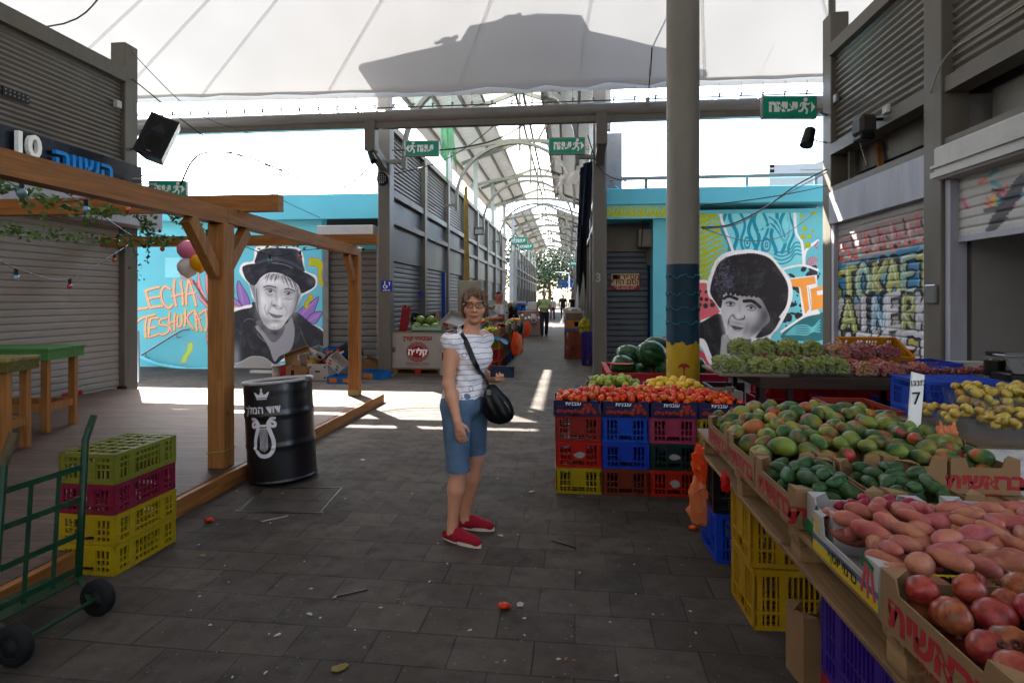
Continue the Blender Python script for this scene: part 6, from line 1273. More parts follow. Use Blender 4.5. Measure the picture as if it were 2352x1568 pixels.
def flatbox(loc, dims, m, rot, label, prints=(), cat='carton', hol=None):
 t = thing('carton', label, cat, loc); t.rotation_euler = rot; w_, d_, h_ = dims
 mb = MB(); th = .006; mb.box((-w_/2, -d_/2, 0), (w_/2, -d_/2+th, h_)).box((-w_/2, d_/2-th, 0), (w_/2, d_/2, h_)).box((-w_/2, -d_/2+th, 0), (-w_/2+th, d_/2-th, h_)).box((w_/2-th, -d_/2+th, 0), (w_/2, d_/2-th, h_)).box((-w_/2+th, -d_/2+th, .001), (w_/2-th, d_/2-th, th))
 mb.build('box_body', m, t)
 for (a, b, c_, d2, mm_) in prints: box((a*w_, -d_/2-.0015, b*h_), (c_*w_, -d_/2-.0004, d2*h_)).build('print', mm_, t)
 return t
def at(px, py): return G(px, py)
P0 = lambda px, py, z=0: G(px, py, 0)+ZU*z
bl = mat('blue_carton', '1464a8', .5, .1); flo = mat('orange_print', 'c77a2a', .6, .2); blk = mat('black_carton', '1b1a1c', .5, .1); ylc = mat('yellow_inside', 'b98a2c', .6, .1)
t = thing('bucket', 'white plastic bucket with peach coloured bottom beside the cartons', 'bucket', P0(638, 866)); MB().lathe([(.095, 0), (.11, .22), (.118, .22), (.118, .25), (.105, .25), (.09, .02)], n=24, cap=False).build('bucket_body', mat('white_bucket', 'c9c4c0', .5, .05), t, smooth=True); MB().lathe([(.0965, .001), (.1005, .05)], n=24, cap=False).build('peach_band', mat('peach_band', 'c98a70', .6, .08), t)
flatbox(P0(690, 871), (.42, .34, .26), kraft, (0, 0, .05), 'brown diagonal striped carton with a dark square hole', [(-.26, .35, -.12, .75, darkm)]+[(.0, .2, .42, .21, kraft_d), (.0, .5, .42, .51, kraft_d)])
tb = flatbox(P0(738, 870), (.42, .36, .31), wcard, (0, 0, .03), 'white carton with round air holes among the thrown away boxes', [(-.11, .48, .11, .58, darkm)])
for a, b in ((-.14, .05), (.14, .05), (-.14, .25), (.14, .25)): mh_ = MB(); mh_.M = Matrix.Translation((a, -.1805, b)) @ Matrix.Rotation(math.pi/2, 4, 'X'); mh_.lathe([(0, 0), (.018, 0)], n=12, cap=False).build('air_hole', darkm, tb)
flatbox(P0(672, 868, .32)+Vector((0, .3, 0)), (.50, .38, .12), kraft, (1.0, -.35, .2), 'open brown carton leaning on top at the back of the pile')
flatbox(P0(656, 868)+Vector((.0, .12, 0)), (.22, .3, .24), redc, (0, .05, .1), 'red carton squeezed between the bucket and the striped carton')
flatbox(P0(700, 868, .30)+Vector((0, .2, 0)), (.35, .25, .16), wcard, (.3, -.3, .4), 'white torn carton lying on the striped carton'); flatbox(P0(714, 868, .36)+Vector((.05, .35, 0)), (.40, .25, .18), wcard, (.2, .3, -.3), 'white carton with hand hole at the top of the pile', [(.1, .3, .3, .6, darkm)])
flatbox(P0(700, 868, .28), (.15, .08, .19), mat('grey_brown_card', '7d6a60', .7, .1), (.05, 0, .1), 'narrow grey brown box standing on the striped carton'); flatbox(P0(715, 868, .27)+Vector((.02, .02, 0)), (.2, .15, .1), ylc, (.2, .1, -.2), 'small carton with mustard yellow inside on the pile')
t = flatbox(P0(756, 868, .42)+Vector((0, .35, 0)), (.46, .3, .14), bl, (.1, .05, .05), 'blue carton with orange and yellow fruit print at the back of the pile');
for a, mm_ in ((-.12, FM['tomato'][0]), (-.03, ylc)): MB().ell((a, -.152, .08), (.045, .003, .035), 12, 6).build('fruit_print', mm_, t)
t = flatbox(P0(772, 868, .38), (.62, .3, .14), blk, (.15, -.62, -.05), 'black vegetable carton tipped diagonally over the pile', []); text('Premium vegetables', .075, white_let, plane_M((-.02, -.152, .03), XR, ZU), t, world=False)
for a, b in ((.05, .09), (.2, .1), (-.14, .09)): MB().ell((a, -.153, b), (.045, .003, .04), 12, 6).build('tomato_print', tomp, t)
flatbox(P0(800, 868, .36)+Vector((0, .2, 0)), (.5, .3, .14), blk, (.2, -.5, .3), 'second black vegetable carton behind the pergola post')
t = flatbox(P0(779, 872, .30)+Vector((0, -.15, 0)), (.34, .24, .17), wcard, (.5, .75, .0), 'white carton printed with red and purple grapes tipped on its corner');
for a, b, mm_ in ((-.1, .12, tomp), (-.08, .05, redink), (.1, .06, mat('purple_print', '4b2a66', .6, .1)), (.08, .13, P_grn)): MB().ell((a, -.1215, b), (.035, .003, .025), 12, 6).build('grape_print', mm_, t)
flatbox(P0(790, 878), (.50, .36, .13), bl, (0, 0, -.05), 'low blue carton with orange print in front of the pile', [(-.4, .15, -.12, .8, flo), (.12, .2, .4, .75, flo)])
flatbox(P0(862, 868), (.50, .36, .14), bl, (.02, .03, -.25), 'blue open carton with orange print lying near the arcade post', [(-.32, .1, .1, .8, flo)])
flatbox(P0(836, 864, .02)+Vector((0, .3, 0)), (.42, .3, .3), kraft, (.2, .5, .3), 'brown carton leaning behind the pergola post'); flatbox(P0(608, 856), (.62, .1, .05), whitep, (0, 0, -.05), 'white plank lying at the foot of the mural', cat='plank')
t = tag(MB().tube([AY(500, 848, 11.9)-ZU*0, AY(560, 858, 11.9), AY(640, 862, 11.85)], .03, 8).build('old_board', mat('weathered_board', '8d857a', .8, .2, 9)), 'long weathered grey board lying under the hat mural', 'board')
# ---------------------------------------------------------------- stalls along the arcade, left row
def zone_heap(kind, x, y, w_, d_, z, r, lab, grp, n, hh=.12): heap(kind, x-w_/2, x+w_/2, y-d_/2, y+d_/2, z, dome(.06, hh), r, lab, grp, 1, n, 700, rv=.12)
orx = P_org
XS = -1.42
rows = [(12.0, (P_org, P_org, P_yel)), (12.62, (P_blk, P_brk, P_brk)), (13.3, (P_dgr, P_grn, P_brk)), (14.0, (P_blu, P_mar, P_yel)), (14.9, (P_blk, P_blu, P_red)), (15.8, (P_red, P_blu, P_grn)), (16.8, (P_mar, P_yel, P_dgr)), (17.8, (P_grn, P_red, P_blk))]
nm = {P_org: 'orange', P_blk: 'black', P_dgr: 'dark green', P_blu: 'blue', P_red: 'red', P_mar: 'maroon', P_yel: 'yellow', P_brk: 'brick red', P_grn: 'green', P_pur: 'purple'}
ordn = ('first', 'second', 'third', 'fourth', 'fifth', 'sixth', 'seventh', 'eighth')
for i, (y, ms) in enumerate(rows):
 for kx in range(3 if i < 2 else 2):
  for j, m in enumerate(ms):
   hgt = .255; crate(.40, .52, hgt-.003, m, (XS-.20-kx*.43, y, .002+j*hgt), '%s crate, %s from the ground, in the %s stack of the left arcade stall' % (nm[m], ('bottom', 'second', 'third')[j], ordn[i]) if kx == 0 else 'hidden side crate behind the left arcade stall row', None if kx == 0 else 'inner crates of the left arcade stall', style=0)
 z = .77
 cols = ((kraft, 'apple'), (kraft, 'tomato'), (wcard, 'pepper'), (kraft, 'tomato'), (wcard, 'guava'), (kraft, 'pepper'), (wcard, 'tomato'), (kraft, 'lemon'))
 m_, kd = cols[i]
 carton(.44, .5, .14, (XS-.22, y, z), 'carton of produce on the %s stack of the left arcade stall' % ordn[i], m=m_, low=.8); carton(.44, .5, .14, (XS-.70, y, z+.08), 'carton of produce at the rear of the %s stack of the left arcade stall' % ordn[i], m=wcard if m_ is kraft else kraft, low=.8)
 zone_heap(kd, XS-.22, y, .42, .46, z+.01, .038, '%s in the %s carton along the arcade' % (NAMES[kd].replace('_', ' '), ordn[i]), '%s on the %s arcade stack' % (NAMES[kd].replace('_', ' '), ordn[i]), 20 if i < 5 else 12, .17)
 kd2 = ('pepper', 'tomato', 'tomato', 'apple', 'tomato', 'lemon', 'pepper', 'tomato')[i]; zone_heap(kd2, XS-.70, y, .42, .46, z+.09, .036, '%s in the rear carton of the %s arcade stack' % (NAMES[kd2].replace('_', ' '), ordn[i]), '%s at the rear of the %s arcade stack' % (NAMES[kd2].replace('_', ' '), ordn[i]), 18 if i < 5 else 10, .2)
t = flatbox(AD(1052, 738, 11.6)+Vector((0, .1, -.06)), (.62, .45, .12), wcard, (.5, .25, -.25), 'white carton with red tomato print tilted behind the woman', [(-.4, .2, -.2, .8, tomp), (0, .3, .35, .6, blk)])
flatbox(Vector((-2.42, 11.5, .002)), (.30, .4, .62), wcard, (0, 0, 0), 'white cardboard box with a red print beside the watermelon box', [(-.4, .5, .1, .75, redc)])
bf = filmmat('blue_film', '2f86b8', .5, .95)
V = []; Q = []; n_ = 14
for i in range(n_):
 for j in range(9): u, v = i/(n_-1), j/8; V.append((XS-.55+.72*u+.02*math.sin(j*2+i), 11.62+.30*v, .92-.30*u*u-.10*(1-v)*(1-abs(2*u-1))+.025*math.sin(i*1.9+j*1.3)))
for i in range(n_-1):
 for j in range(8): Q.append((i*9+j, (i+1)*9+j, (i+1)*9+j+1, i*9+j+1))
o = mesh('blue_plastic_sheet', V, Q, bf, None, smooth=True); tag(o, 'crumpled blue plastic sheet draped over the first arcade stall', 'plastic sheet')
for i, (px, py, d, h_) in enumerate(((1184, 763, 12.6, .5), (1211, 738, 15.2, .42), (1194, 768, 12.5, .42))):
 p = AD(px, py, d); crumple((p.x, p.y, p.z), .07+.02*(i == 0), h_, (orf, orf, orf2)[i], 20+i, 'plastic_bag_bundle', ('orange plastic bags hanging at the corner of the arcade stall', 'orange bags hanging farther along the arcade stall', 'pale orange torn bag beside the hanging orange bags')[i], 'plastic bags')
p = AD(952, 705, 15.0); crumple((p.x, p.y, p.z+.3), .12, .75, orf, 33, 'plastic_bag_bundle', 'orange bags hanging on the left wall behind the woman', 'plastic bags')
for i, (px, d, h_) in enumerate(((1276, 13.5, 0),)):
 p = AD(1277, 722, 13.0); o = box((p.x-.06, p.y-.006, p.z-.22), (p.x+.05, p.y+.006, p.z+.15)).build('price_sign', whitep);
 p = AD(1277, 722, 13.0)
p = AD(1277, 700, 13.2)
bpy.data.objects.remove(o)
p = AY(1277-2, 730, 13.4); o = box((-1.75, 13.4, .86), (-1.65, 13.412, 1.25)).build('price_sign', whitep); tag(o, 'white foam price stick standing in the arcade produce', 'sign')
EC = thing('electric_cabinet', 'tall cream electric cabinet beside the shutters in the arcade', 'cabinet', (-3.35, 15.6, 0)); crm = mat('cream_cabinet', 'b3a98a', .5, .1, 3, dirt=.2)
x0 = AY(1052, 700, 15.5).x; x1 = AY(1104, 700, 15.5).x; part(box((x0, 15.5, 0), (x1, 15.9, 2.05), .01), 'cabinet_body', crm, EC); part(box((x0+.03, 15.485, .1), (x1-.03, 15.498, 1.98)), 'door', crm, EC); part(box((x0+.2, 15.475, 1.35), (x0+.34, 15.483, 1.55)), 'vent_slot', darkm, EC); part(box((x0+.1, 15.475, 1.15), (x0+.2, 15.483, 1.18)), 'warning_label', P_yel, EC)
t = tag(box((x0-.55, 15.9, 0), (x0-.45, 16.0, 2.3)).build('blue_post', mat('blue_steel_post', '1c3f8c', .4, .1)), 'blue steel post beside the cream cabinet', 'post')
SCo = thing('scooter', 'black motor scooter parked between the stall and the pink fridge', 'scooter', AD(1180, 745, 21.5).xy.to_3d()); shiny = mat('scooter_black', '121417', .2, .1, 8)
sb = MB(); sb.ell((0, -.1, .78), (.22, .18, .30), 14, 10); sb.ell((0, .35, .55), (.17, .45, .2), 14, 10); sb.build('body', shiny, SCo, smooth=True); MB().ell((0, -.22, 1.12), (.17, .05, .2), 14, 8).build('windshield', mat('smoked_plastic', '1c2022', .15, .05), SCo, smooth=True)
MB().tube([(-.36, -.02, 1.02), (-.2, -.1, 1.0), (.2, -.1, 1.0), (.36, -.02, 1.02)], .02, 8).build('handlebar', blackm, SCo)
for s in (-1, 1): MB().tube([(s*.26, -.08, 1.02), (s*.34, -.12, 1.25)], .01, 6).ell((s*.36, -.12, 1.28), (.08, .02, .05), 10, 6).build('mirror', shiny, SCo)
for y in (-.42, .75): mw = MB(); mw.M = Matrix.Translation((0, y, .25)) @ Matrix.Rotation(math.pi/2, 4, 'Y'); mw.lathe([(.12, -.05), (.23, -.055), (.25, 0), (.23, .055), (.12, .05)], n=20).build('wheel', blackm, SCo)
MB().ell((0, -.275, .86), (.1, .03, .05), 12, 6).build('headlight', punm, SCo, smooth=True); MB().ell((0, .45, .80), (.15, .38, .07), 14, 8).build('seat', blackm, SCo, smooth=True)
p = AD(1215, 740, 24); FR = thing('fridge', 'dusty pink fridge lying against the stalls with white boxes on top', 'fridge', (p.x, p.y, 0)); box((-.55, -.3, .04), (.5, .3, 1.05), .02).build('fridge_body', mat('dusty_pink', 'a07d78', .5, .08), FR)
for i in range(7): MB().ell((-.4+.14*i, -.302, .8+.08*math.sin(i*2)), (.05, .003, .05), 10, 5).build('round_sticker', white_let, FR)
for i, (x, m, lab) in enumerate(((-.3, P_blu, 'blue film bundle on top of the pink fridge'), (.15, whitep, 'white foam box on top of the pink fridge'), (-.1, whitep, 'low white foam tray on top of the pink fridge'))):
 o = box((p.x+x-.2, p.y-.2+.01*i, 1.053+(.02*i)), (p.x+x+.18, p.y+.2, 1.053+(.32, .36, .18)[i]), .02).build('foam_box', m); tag(o, lab, 'box')
r_ = random.Random(8)
for i in range(10):
 y = 26+i*1.1; x = -3.3+r_.uniform(0, .5); h_ = r_.uniform(.5, 1.5); o = flatbox(Vector((x, y, .002)), (.7, .7, h_), r_.choice([kraft, wcard, mat('teal_card', '4a8f8c', .6, .1), kraft]), (0, 0, r_.uniform(-.2, .2)), '%s stack of boxes on the left side of the deep arcade' % ordn[i % 8], cat='box stack'); o['group'] = 'far box stacks on the left'; o['label'] = 'tall box in the row of boxes far down the left side of the arcade'
for i, (px0, py, d, col, lab) in enumerate(((1330, 812, 14.2, P_brk, 'brick red crate standing on end on the right of the arcade'),)):
 pass
xr = .18
for j, (y, ms) in enumerate(((15.0, (P_brk, P_brk)), (15.8, (P_red, P_org)), (16.8, (P_pur, P_yel)))):
 for i, m in enumerate(ms): crate(.5, .56, .36, m, (xr-.02, y, .002+i*.363), '%s %s crate on the right side of the arcade, stack %d' % (('lower', 'upper')[i], nm[m], j+1) if False else '%s %s crate of the %s stack on the right side of the arcade' % (('lower', 'upper')[i], nm[m], ordn[j]), style=1)
crate(.30, .50, .75, P_pur, (.47, 13.6, .002), 'tall purple crate standing on end by the right arcade posts', style=1)
t = flatbox(Vector((xr-.02, 14.98, .73)), (.52, .4, .50), wcard, (0, 0, 0), 'white framed carton standing above a printed banana carton', [(-.42, .2, .42, .9, kraft_d)]); t = flatbox(Vector((xr-.02, 14.74, .73)), (.50, .1, .28), bl, (0, 0, 0), 'orange and blue printed fruit carton on the brick red crates', [(-.45, .2, .45, .95, flo), (.0, .4, .2, .8, bl)])
for i in range(3): o = flatbox(Vector((xr+.1, 17.8+i*1.3, .002)), (.55, .8, .8+.1*i), (kraft, wcard, kraft)[i], (0, 0, 0), ('first', 'second', 'third')[i]+' tall carton of the stall on the right side of the arcade', cat='carton')
sb_ = mat('sack_white', 'bdb8ae', .7, .1); crumple((xr-.05, 17.6, 1.28), .3, .38, sb_, 44, 'produce_sack', 'crumpled white sack lying on the right arcade stall', 'sack'); crumple((.42, 14.6, 1.05), .16, .4, mat('yellow_sack', 'b8a81f', .6, .3, 9), 45, 'yellow_sack', 'yellow and green sack leaning by the right arcade posts', 'sack')
for i in range(6):
 o = MB().ell((xr-.15+.1*(i % 3), 19+.9*(i//3), 1.0+.04*(i % 2)), (.09, .09, .07), 10, 6).build('cabbage', mat('cabbage_green', '7d8f4c', .6, .2, 12), smooth=True); tag(o, 'pale cabbage on the far right arcade stall', 'cabbage', 'cabbages on the right arcade stall')
# ---------------------------------------------------------------- far end: hillside, tree, lamp, tarp
HL = []; Q = []
for i in range(25):
 for j in range(13): x = -40+80*i/24; y = 84+10*j; HL.append((x, y, .02+max(0, (y-88))*.085+.5*math.sin(i*.9+j*.7)*min(1, j/2)*.4))
for i in range(24):
 for j in range(12): Q.append((i*13+j, (i+1)*13+j, (i+1)*13+j+1, i*13+j+1))
tag(mesh('hillside', HL, Q, mat('dry_grass', '8f7a55', .9, .25, .6, dirt=.4, dcol=(.12,.13,.06)), None, smooth=True, center=False), kind='structure')
lm1 = mat('leaf_green', '3d5226', .7, .35, 1.5, rand=.1); lm2 = mat('leaf_dark', '22331a', .75, .3, 1.5); bark = mat('bark', '4b3c2e', .9, .3, 4)
def tree(x, y, h, w_, label, seed, n=2600, leaf=.28):
 t = thing('tree', label, 'tree', (x, y, 0)); r_ = random.Random(seed); tb_ = MB(); tb_.tube([(0, 0, 0), (.1, 0, h*.25), (-.1, .1, h*.5), (0, 0, h*.8)], [.35*h/10, .28*h/10, .2*h/10, .06], 10)
 cl = []
 for i in range(9): a = r_.uniform(0, 6.28); zz = h*r_.uniform(.3, .6); e = Vector((math.cos(a)*w_*r_.uniform(.25, .42), math.sin(a)*w_*r_.uniform(.25, .42), zz+h*r_.uniform(.1, .3))); tb_.tube([(0, 0, zz), tuple(e*.5+Vector((0, 0, zz*.5))), tuple(e)], [.12, .08, .03], 6); cl.append(e)
 for i in range(16): cl.append(Vector((r_.gauss(0, w_*.2), r_.gauss(0, w_*.2), h*r_.uniform(.35, .95))))
 tb_.build('trunk', bark, t); mb = MB()
 for i in range(n):
  c_ = r_.choice(cl); q = w_*.16; p = c_+Vector((r_.gauss(0, q), r_.gauss(0, q), r_.gauss(0, q*.9))); d1 = Vector((r_.gauss(0, 1), r_.gauss(0, 1), r_.gauss(0, .6))).normalized()*leaf; d2 = d1.cross(Vector((r_.gauss(0, 1), r_.gauss(0, 1), r_.gauss(0, 1)))).normalized()*leaf*.5
  mb.k = 0 if r_.random() < .6 else 1; mb.add([p-d1, p+d2, p+d1, p-d2], [(0, 1, 2, 3)])
 mb.build('crown', [lm1, lm2], t)
tree(-2.9, 88, 9.5, 7, 'bushy green tree at the end of the arcade left of the blue tarp', 1); tree(.8, 108, 12, 9, 'green tree standing behind the blue tarp on the slope', 2, leaf=.35); tree(-9, 100, 12, 10, 'green tree farther left beyond the end of the arcade', 3, leaf=.35)
LP = thing('street_lamp', 'white street lamp standing beyond the end of the arcade', 'street lamp', (.15, 78, 0)); wst = mat('white_lamp_paint', 'd8d8d6', .4, .04); MB().tube([(0, 0, 0), (0, 0, 4.9), (-.05, 0, 5.0), (-1.3, 0, 5.15)], .09, 10).build('pole', wst, LP); box((-1.9, -.12, 5.1), (-1.2, .12, 5.22), .03).build('lamp_head', wst, LP)
TP = thing('tarp_shelter', 'blue tarpaulin shelter on the dry slope beyond the arcade', 'shelter', (1.5, 92, 0)); tarp = mat('blue_tarp', '24509c', .6, .15, 2); MB().quad((-3.2, 0, 4.6), (3.4, 0, 5.5), (3.4, 4, 5.0), (-3.2, 4, 4.2)).quad((-3.2, 0, 3.2), (3.4, 0, 3.6), (3.4, 0, 5.5), (-3.2, 0, 4.6)).build('tarp', tarp, TP)
for x in (-3, 0, 3.2): MB().tube([(x, 0, 0), (x, 0, 4.2)], .05, 6).build('pole', galv, TP)
# ---------------------------------------------------------------- exit signs
def runner(M, parent, s=1.):
 mb = MB(); mb.M = M
 mb.lathe([(0, 0), (.028*s, 0), (.028*s, .004)], c=(.01*s, .105*s, 0), n=12)
 for P, w in (([(.0, .07), (-.01, .01)], .05), ([(-.01, .01), (.035, -.03), (.02, -.085)], .026), ([(-.015, .01), (-.04, -.045), (-.085, -.05)], .026), ([(.0, .065), (.045, .04), (.07, .06)], .018), ([(.0, .07), (-.05, .055), (-.06, .015)], .018)):
  for a, b in zip(P[:-1], P[1:]): mb.bar((a[0]*s, a[1]*s, .002), (b[0]*s, b[1]*s, .002), w*s, .004, up=(0, 0, 1))
 mb.build('running_man', white_let, parent, world=True)
def exit_sign(c, w, h, label, arrow=1, man=1, yaw=0., nm='exit_sign', depth=.08, hang=None):
 c = Vector(c); xa = Vector((math.cos(yaw), math.sin(yaw), 0)); t = thing(nm, label, 'sign', c); M0 = plane_M(c, xa, ZU)
 def bx(a, b, n, m, k=0.): mb = MB(); mb.M = M0; mb.box(a, b, k); return mb.build(n, m, t, world=True)
 bx((-w/2, -h/2, -depth), (w/2, h/2, 0), 'housing', galv, .006); bx((-w/2+.02, -h/2+.02, .001), (w/2-.02, h/2-.02, .004), 'green_face', green_sign)
 off = -w*.12 if man > 0 else w*.10
 text(heb('יציאה'), h*.62, white_let, M0 @ Matrix.Translation((off, 0, .006)), t, bold=.012*h/.3, sx=1.05*w/.95)
 runner(M0 @ Matrix.Translation(((w*.27 if man > 0 else -w*.27), -h*.03, .006)), t, h/.30)
 for a in (-1, 1): bx((w*.27*man-h*.24+a*0 if a < 0 else w*.27*man+h*.23, -h*.33, .0045), (w*.27*man-h*.24+.006 if a < 0 else w*.27*man+h*.236, h*.33, .0055), 'door_outline', mat('pale_green_line', '5fb89c', .5, .05))
 mb = MB(); mb.M = M0; x = w*.42*arrow; mb.add([(x-.025*arrow, h*.24, .006), (x-.025*arrow, -h*.24, .006), (x+.035*arrow, 0, .006)], [(0, 1, 2) if arrow < 0 else (0, 1, 2)]); mb.build('arrow', white_let, t, world=True)
 if hang: part(MB().bar(*hang, .03, .03), 'bracket', galv, t)
 return t
p = AD(1814, 246, 8.6); exit_sign(p, .83, .34, 'green Hebrew exit sign fixed to the right corner post with an arrow pointing right', 1, 1, .10, hang=(p+Vector((.42, 0, -.1)), Vector((XR_-.02, YR, p.z-.1))))
p = AD(969, 341, 10.9); exit_sign(p, .66, .30, 'green Hebrew exit sign hanging at the left portal post with the man on its left', -1, -1, .08)
p = AD(1302, 335, 10.4); exit_sign(p, .67, .31, 'green Hebrew exit sign beside the right portal post with the man on its right', 1, 1, .05)
p = AD(384, 434, 9.6); exit_sign(p, .62, .28, 'green exit sign half hidden behind the pergola beam at the left', 1, 1, .15)
p = AD(1192, 553, 24); exit_sign(p, .72, .34, 'dark green exit sign hanging deep in the arcade on the left', -1, -1, .0); p = AD(1209, 566, 30); exit_sign(p, .75, .33, 'bright green exit sign just behind the darker one deep in the arcade', -1, -1, 0)
p = AD(1322, 605, 42); exit_sign(p, .8, .36, 'tiny green exit sign far away on the right side of the arcade', 1, 1, 0)
def plate(px, py, d, w, h, m, name, label, cat='sign', yaw=0., th=.01):
 c = AD(px, py, d); t = thing(name, label, cat, c); M0 = plane_M(c, (math.cos(yaw), math.sin(yaw), 0), ZU); mb = MB(); mb.M = M0; mb.box((-w/2, -h/2, -th), (w/2, h/2, 0)); mb.build('plate', m, t, world=True); return t, M0
blues = mat('sign_blue', '1c2f86', .4, .05)
c = AY(888, 657, PY-.13); t = thing('toilet_sign', 'small blue wheelchair sign for toilets on the left portal post', 'sign', c); M0 = plane_M(c, XR, ZU); box((c.x-.115, PY-.135, c.z-.11), (c.x+.115, PY-.125, c.z+.11)).build('plate', blues, t, world=True); text(heb('שירותים'), .045, white_let, M0 @ Matrix.Translation((0, -.085, .008)), t)
mb = MB(); mb.M = M0 @ Matrix.Translation((-.03, .01, .008)); mb.tube([(.035*math.cos(a), .035*math.sin(a)-.02, 0) for a in np.linspace(2.2, 6.6, 12)], .006, 5); mb.tube([(-.005, .06, 0), (-.005, .0, 0), (.035, .0, 0), (.05, -.04, 0)], .007, 5); mb.ell((-.005, .075, 0), (.012, .012, .004), 8, 5); mb.tube([(.07, .06, 0), (.11, .06, 0), (.09, .06, 0), (.09, .0, 0)], .006, 5); mb.build('wheelchair_symbol', white_let, t, world=True)
t, M0 = plate(966, 674, 14.0, .16, .10, blues, 'small_sign', 'tiny blue and white notice on an arcade post', yaw=1.2)
# ---------------------------------------------------------------- loudspeaker and lamps
SPK = thing('loudspeaker', 'big black loudspeaker tilted on the left corner post', 'loudspeaker', AD(367, 322, 8.9))
c = AD(367, 322, 8.9); Mk = Matrix.Translation(c) @ Euler((math.radians(-8), math.radians(20), math.radians(20)), 'XYZ').to_matrix().to_4x4(); w_, h_, d_ = .42, .66, .36
mb = MB(); mb.M = Mk; mb.prism([(-w_/2, -d_/2, -h_/2), (w_/2, -d_/2, -h_/2), (w_/2-.08, d_/2, -h_/2), (-w_/2+.08, d_/2, -h_/2)], (0, 0, h_)); mb.build('cabinet', mat('speaker_box', '1c1a20', .55, .12, 14, bump=.2, bscale=200), SPK, world=True)
mb = MB(); mb.M = Mk; mb.box((-w_/2+.03, -d_/2-.008, -h_/2+.04), (w_/2-.03, -d_/2-.001, h_/2-.03), .003); mb.build('grille', mat('speaker_grille', '141318', .7, .1), SPK, world=True)
mb = MB(); mb.M = Mk @ Matrix.Translation((0, -d_/2-.009, -.12)) @ Matrix.Rotation(math.pi/2, 4, 'X'); mb.lathe([(.13, 0), (.135, .004), (.14, 0)], n=28); mb.build('woofer_ring', mat('speaker_ring', '2a2724', .6, .1), SPK, world=True)
mb = MB(); mb.M = Mk; mb.add([(-.11, -d_/2-.012, .06), (.11, -d_/2-.012, .06), (0, -d_/2-.012, .22)], [(0, 1, 2)]); mb.build('horn', mat('horn_dark', '25232a', .5, .1), SPK, world=True)
mb = MB(); mb.M = Mk; mb.box((-.03, -d_/2-.012, -.275), (.03, -d_/2-.009, -.262)); mb.build('badge', galv, SPK, world=True)
part(MB().tube([c+Vector((-.1, .05, 0)), Vector((XL+.0, YL, c.z))], .02, 6), 'wall_bracket', galv, SPK)
def can(px, py, d, L, r, dirv, label, to, m=black):
 c = AD(px, py, d); t = thing('spotlight', label, 'spotlight', c); q = Vector(dirv).normalized(); mb = MB(); mb.tube([c-q*L/2, c-q*L*.42, c+q*L*.1, c+q*L*.12, c+q*L/2], [r*.7, r*.95, r, r*1.08, r*1.1], 16); part(mb, 'lamp_body', m, t, smooth=False)
 part(MB().tube([c, (c+Vector(to))/2+ZU*-.02, to], .01, 6), 'arm', black, t); return t
can(1857, 315, 8.5, .30, .085, (-.35, -.3, -1), 'black can spotlight on the right corner post', (XR_-.02, YR, AD(1890, 325, 8.6).z))
can(854, 360, 10.6, .22, .065, (.5, -.3, -1), 'black can spotlight under the left bracket of the portal', (PL, 10.45, AD(854, 345, 10.6).z))
pr = can(881, 411, 11.0, .10, .12, (-.2, -1, -.25), 'round black stage lamp on the left portal post', (PL, PY-.1, AD(887, 400, 11).z));
c = AD(881, 411, 11.0); mb = MB()
for i in range(5):
 for j in range(5):
  if (i-2)**2+(j-2)**2 < 6: mb.ell(c+Vector((-.02+(i-2)*.038, -.075, -.01+(j-2)*.038)), (.012, .006, .012), 6, 4)
part(mb, 'led_lenses', galv, pr)
SB = thing('stage_projector', 'boxy black and grey stage projector hanging under the ribbed wall on the right', 'spotlight', AX(1985, 290, XR_-.25)); c = AX(1985, 290, XR_-.25)
part(MB().cbox(c, (.20, .26, .24), .04), 'lamp_body', mat('projector_shell', '38342f', .5, .15), SB); part(MB().cbox(c+Vector((0, 0, -.15)), (.18, .22, .07), .02), 'lens_hood', black, SB); part(MB().tube([c+Vector((.05, 0, .08)), c+Vector((.3, 0, .08))], .02, 6), 'arm', black, SB); part(MB().cbox(c+Vector((.2, -.12, .16)), (.05, .12, .10), .01), 'socket_box', whitep, SB)
t = thing('flood_light', 'square black flood light on a cable at the left of the arcade', 'spotlight', AD(1100, 532, 19.5)); c = AD(1100, 532, 19.5); part(MB().cbox(c, (.34, .08, .24), .01), 'lamp_body', black, t); part(MB().cbox(c+Vector((0, -.045, 0)), (.27, .006, .17)), 'glass', mat('flood_glass', 'a9b0ac', .2, .05), t)
for px, py, d, lab in ((366, 530, 9.2, 'white security camera under the shutter box on the left'), (830, 572, 8.0, 'white security camera on the end of the pergola')):
 c = AD(px, py, d); t = thing('security_camera', lab, 'camera', c); part(MB().tube([c+Vector((-.06, .03, .01)), c+Vector((.03, -.03, -.01))], .028, 10), 'camera_body', whitep, t); part(MB().tube([c+Vector((.031, -.031, -.01)), c+Vector((.04, -.038, -.012))], .022, 10), 'lens', black, t)
c = AX(38, 210, XL+.02); t = thing('junction_strip', 'black perforated metal strip on the ribbed wall at the top left', 'bracket', c); part(box((XL-.035, c.y-.15, c.z-.10), (XL-.02, c.y+.22, c.z+.02)), 'strip', black, t)
for i in range(6):
 for j in range(2): part(box((XL-.0195, c.y-.12+i*.06, c.z-.07+j*.05), (XL-.0155, c.y-.10+i*.06, c.z-.05+j*.05)), 'stud', galv, t)
c = AX(270, 240, XL); t = tag(box((XL-.04, c.y-.05, c.z-.06), (XL+.04, c.y+.05, c.z+.06), .01).build('junction_box', whitep), 'small cream junction box near the left corner post', 'junction box')
c = AX(1918, 225, XR_); t = tag(box((XR_-.01, c.y-.05, c.z-.07), (XR_+.04, c.y+.05, c.z+.05), .01).build('junction_box', galv), 'small grey junction box beside the exit sign on the right wall', 'junction box')
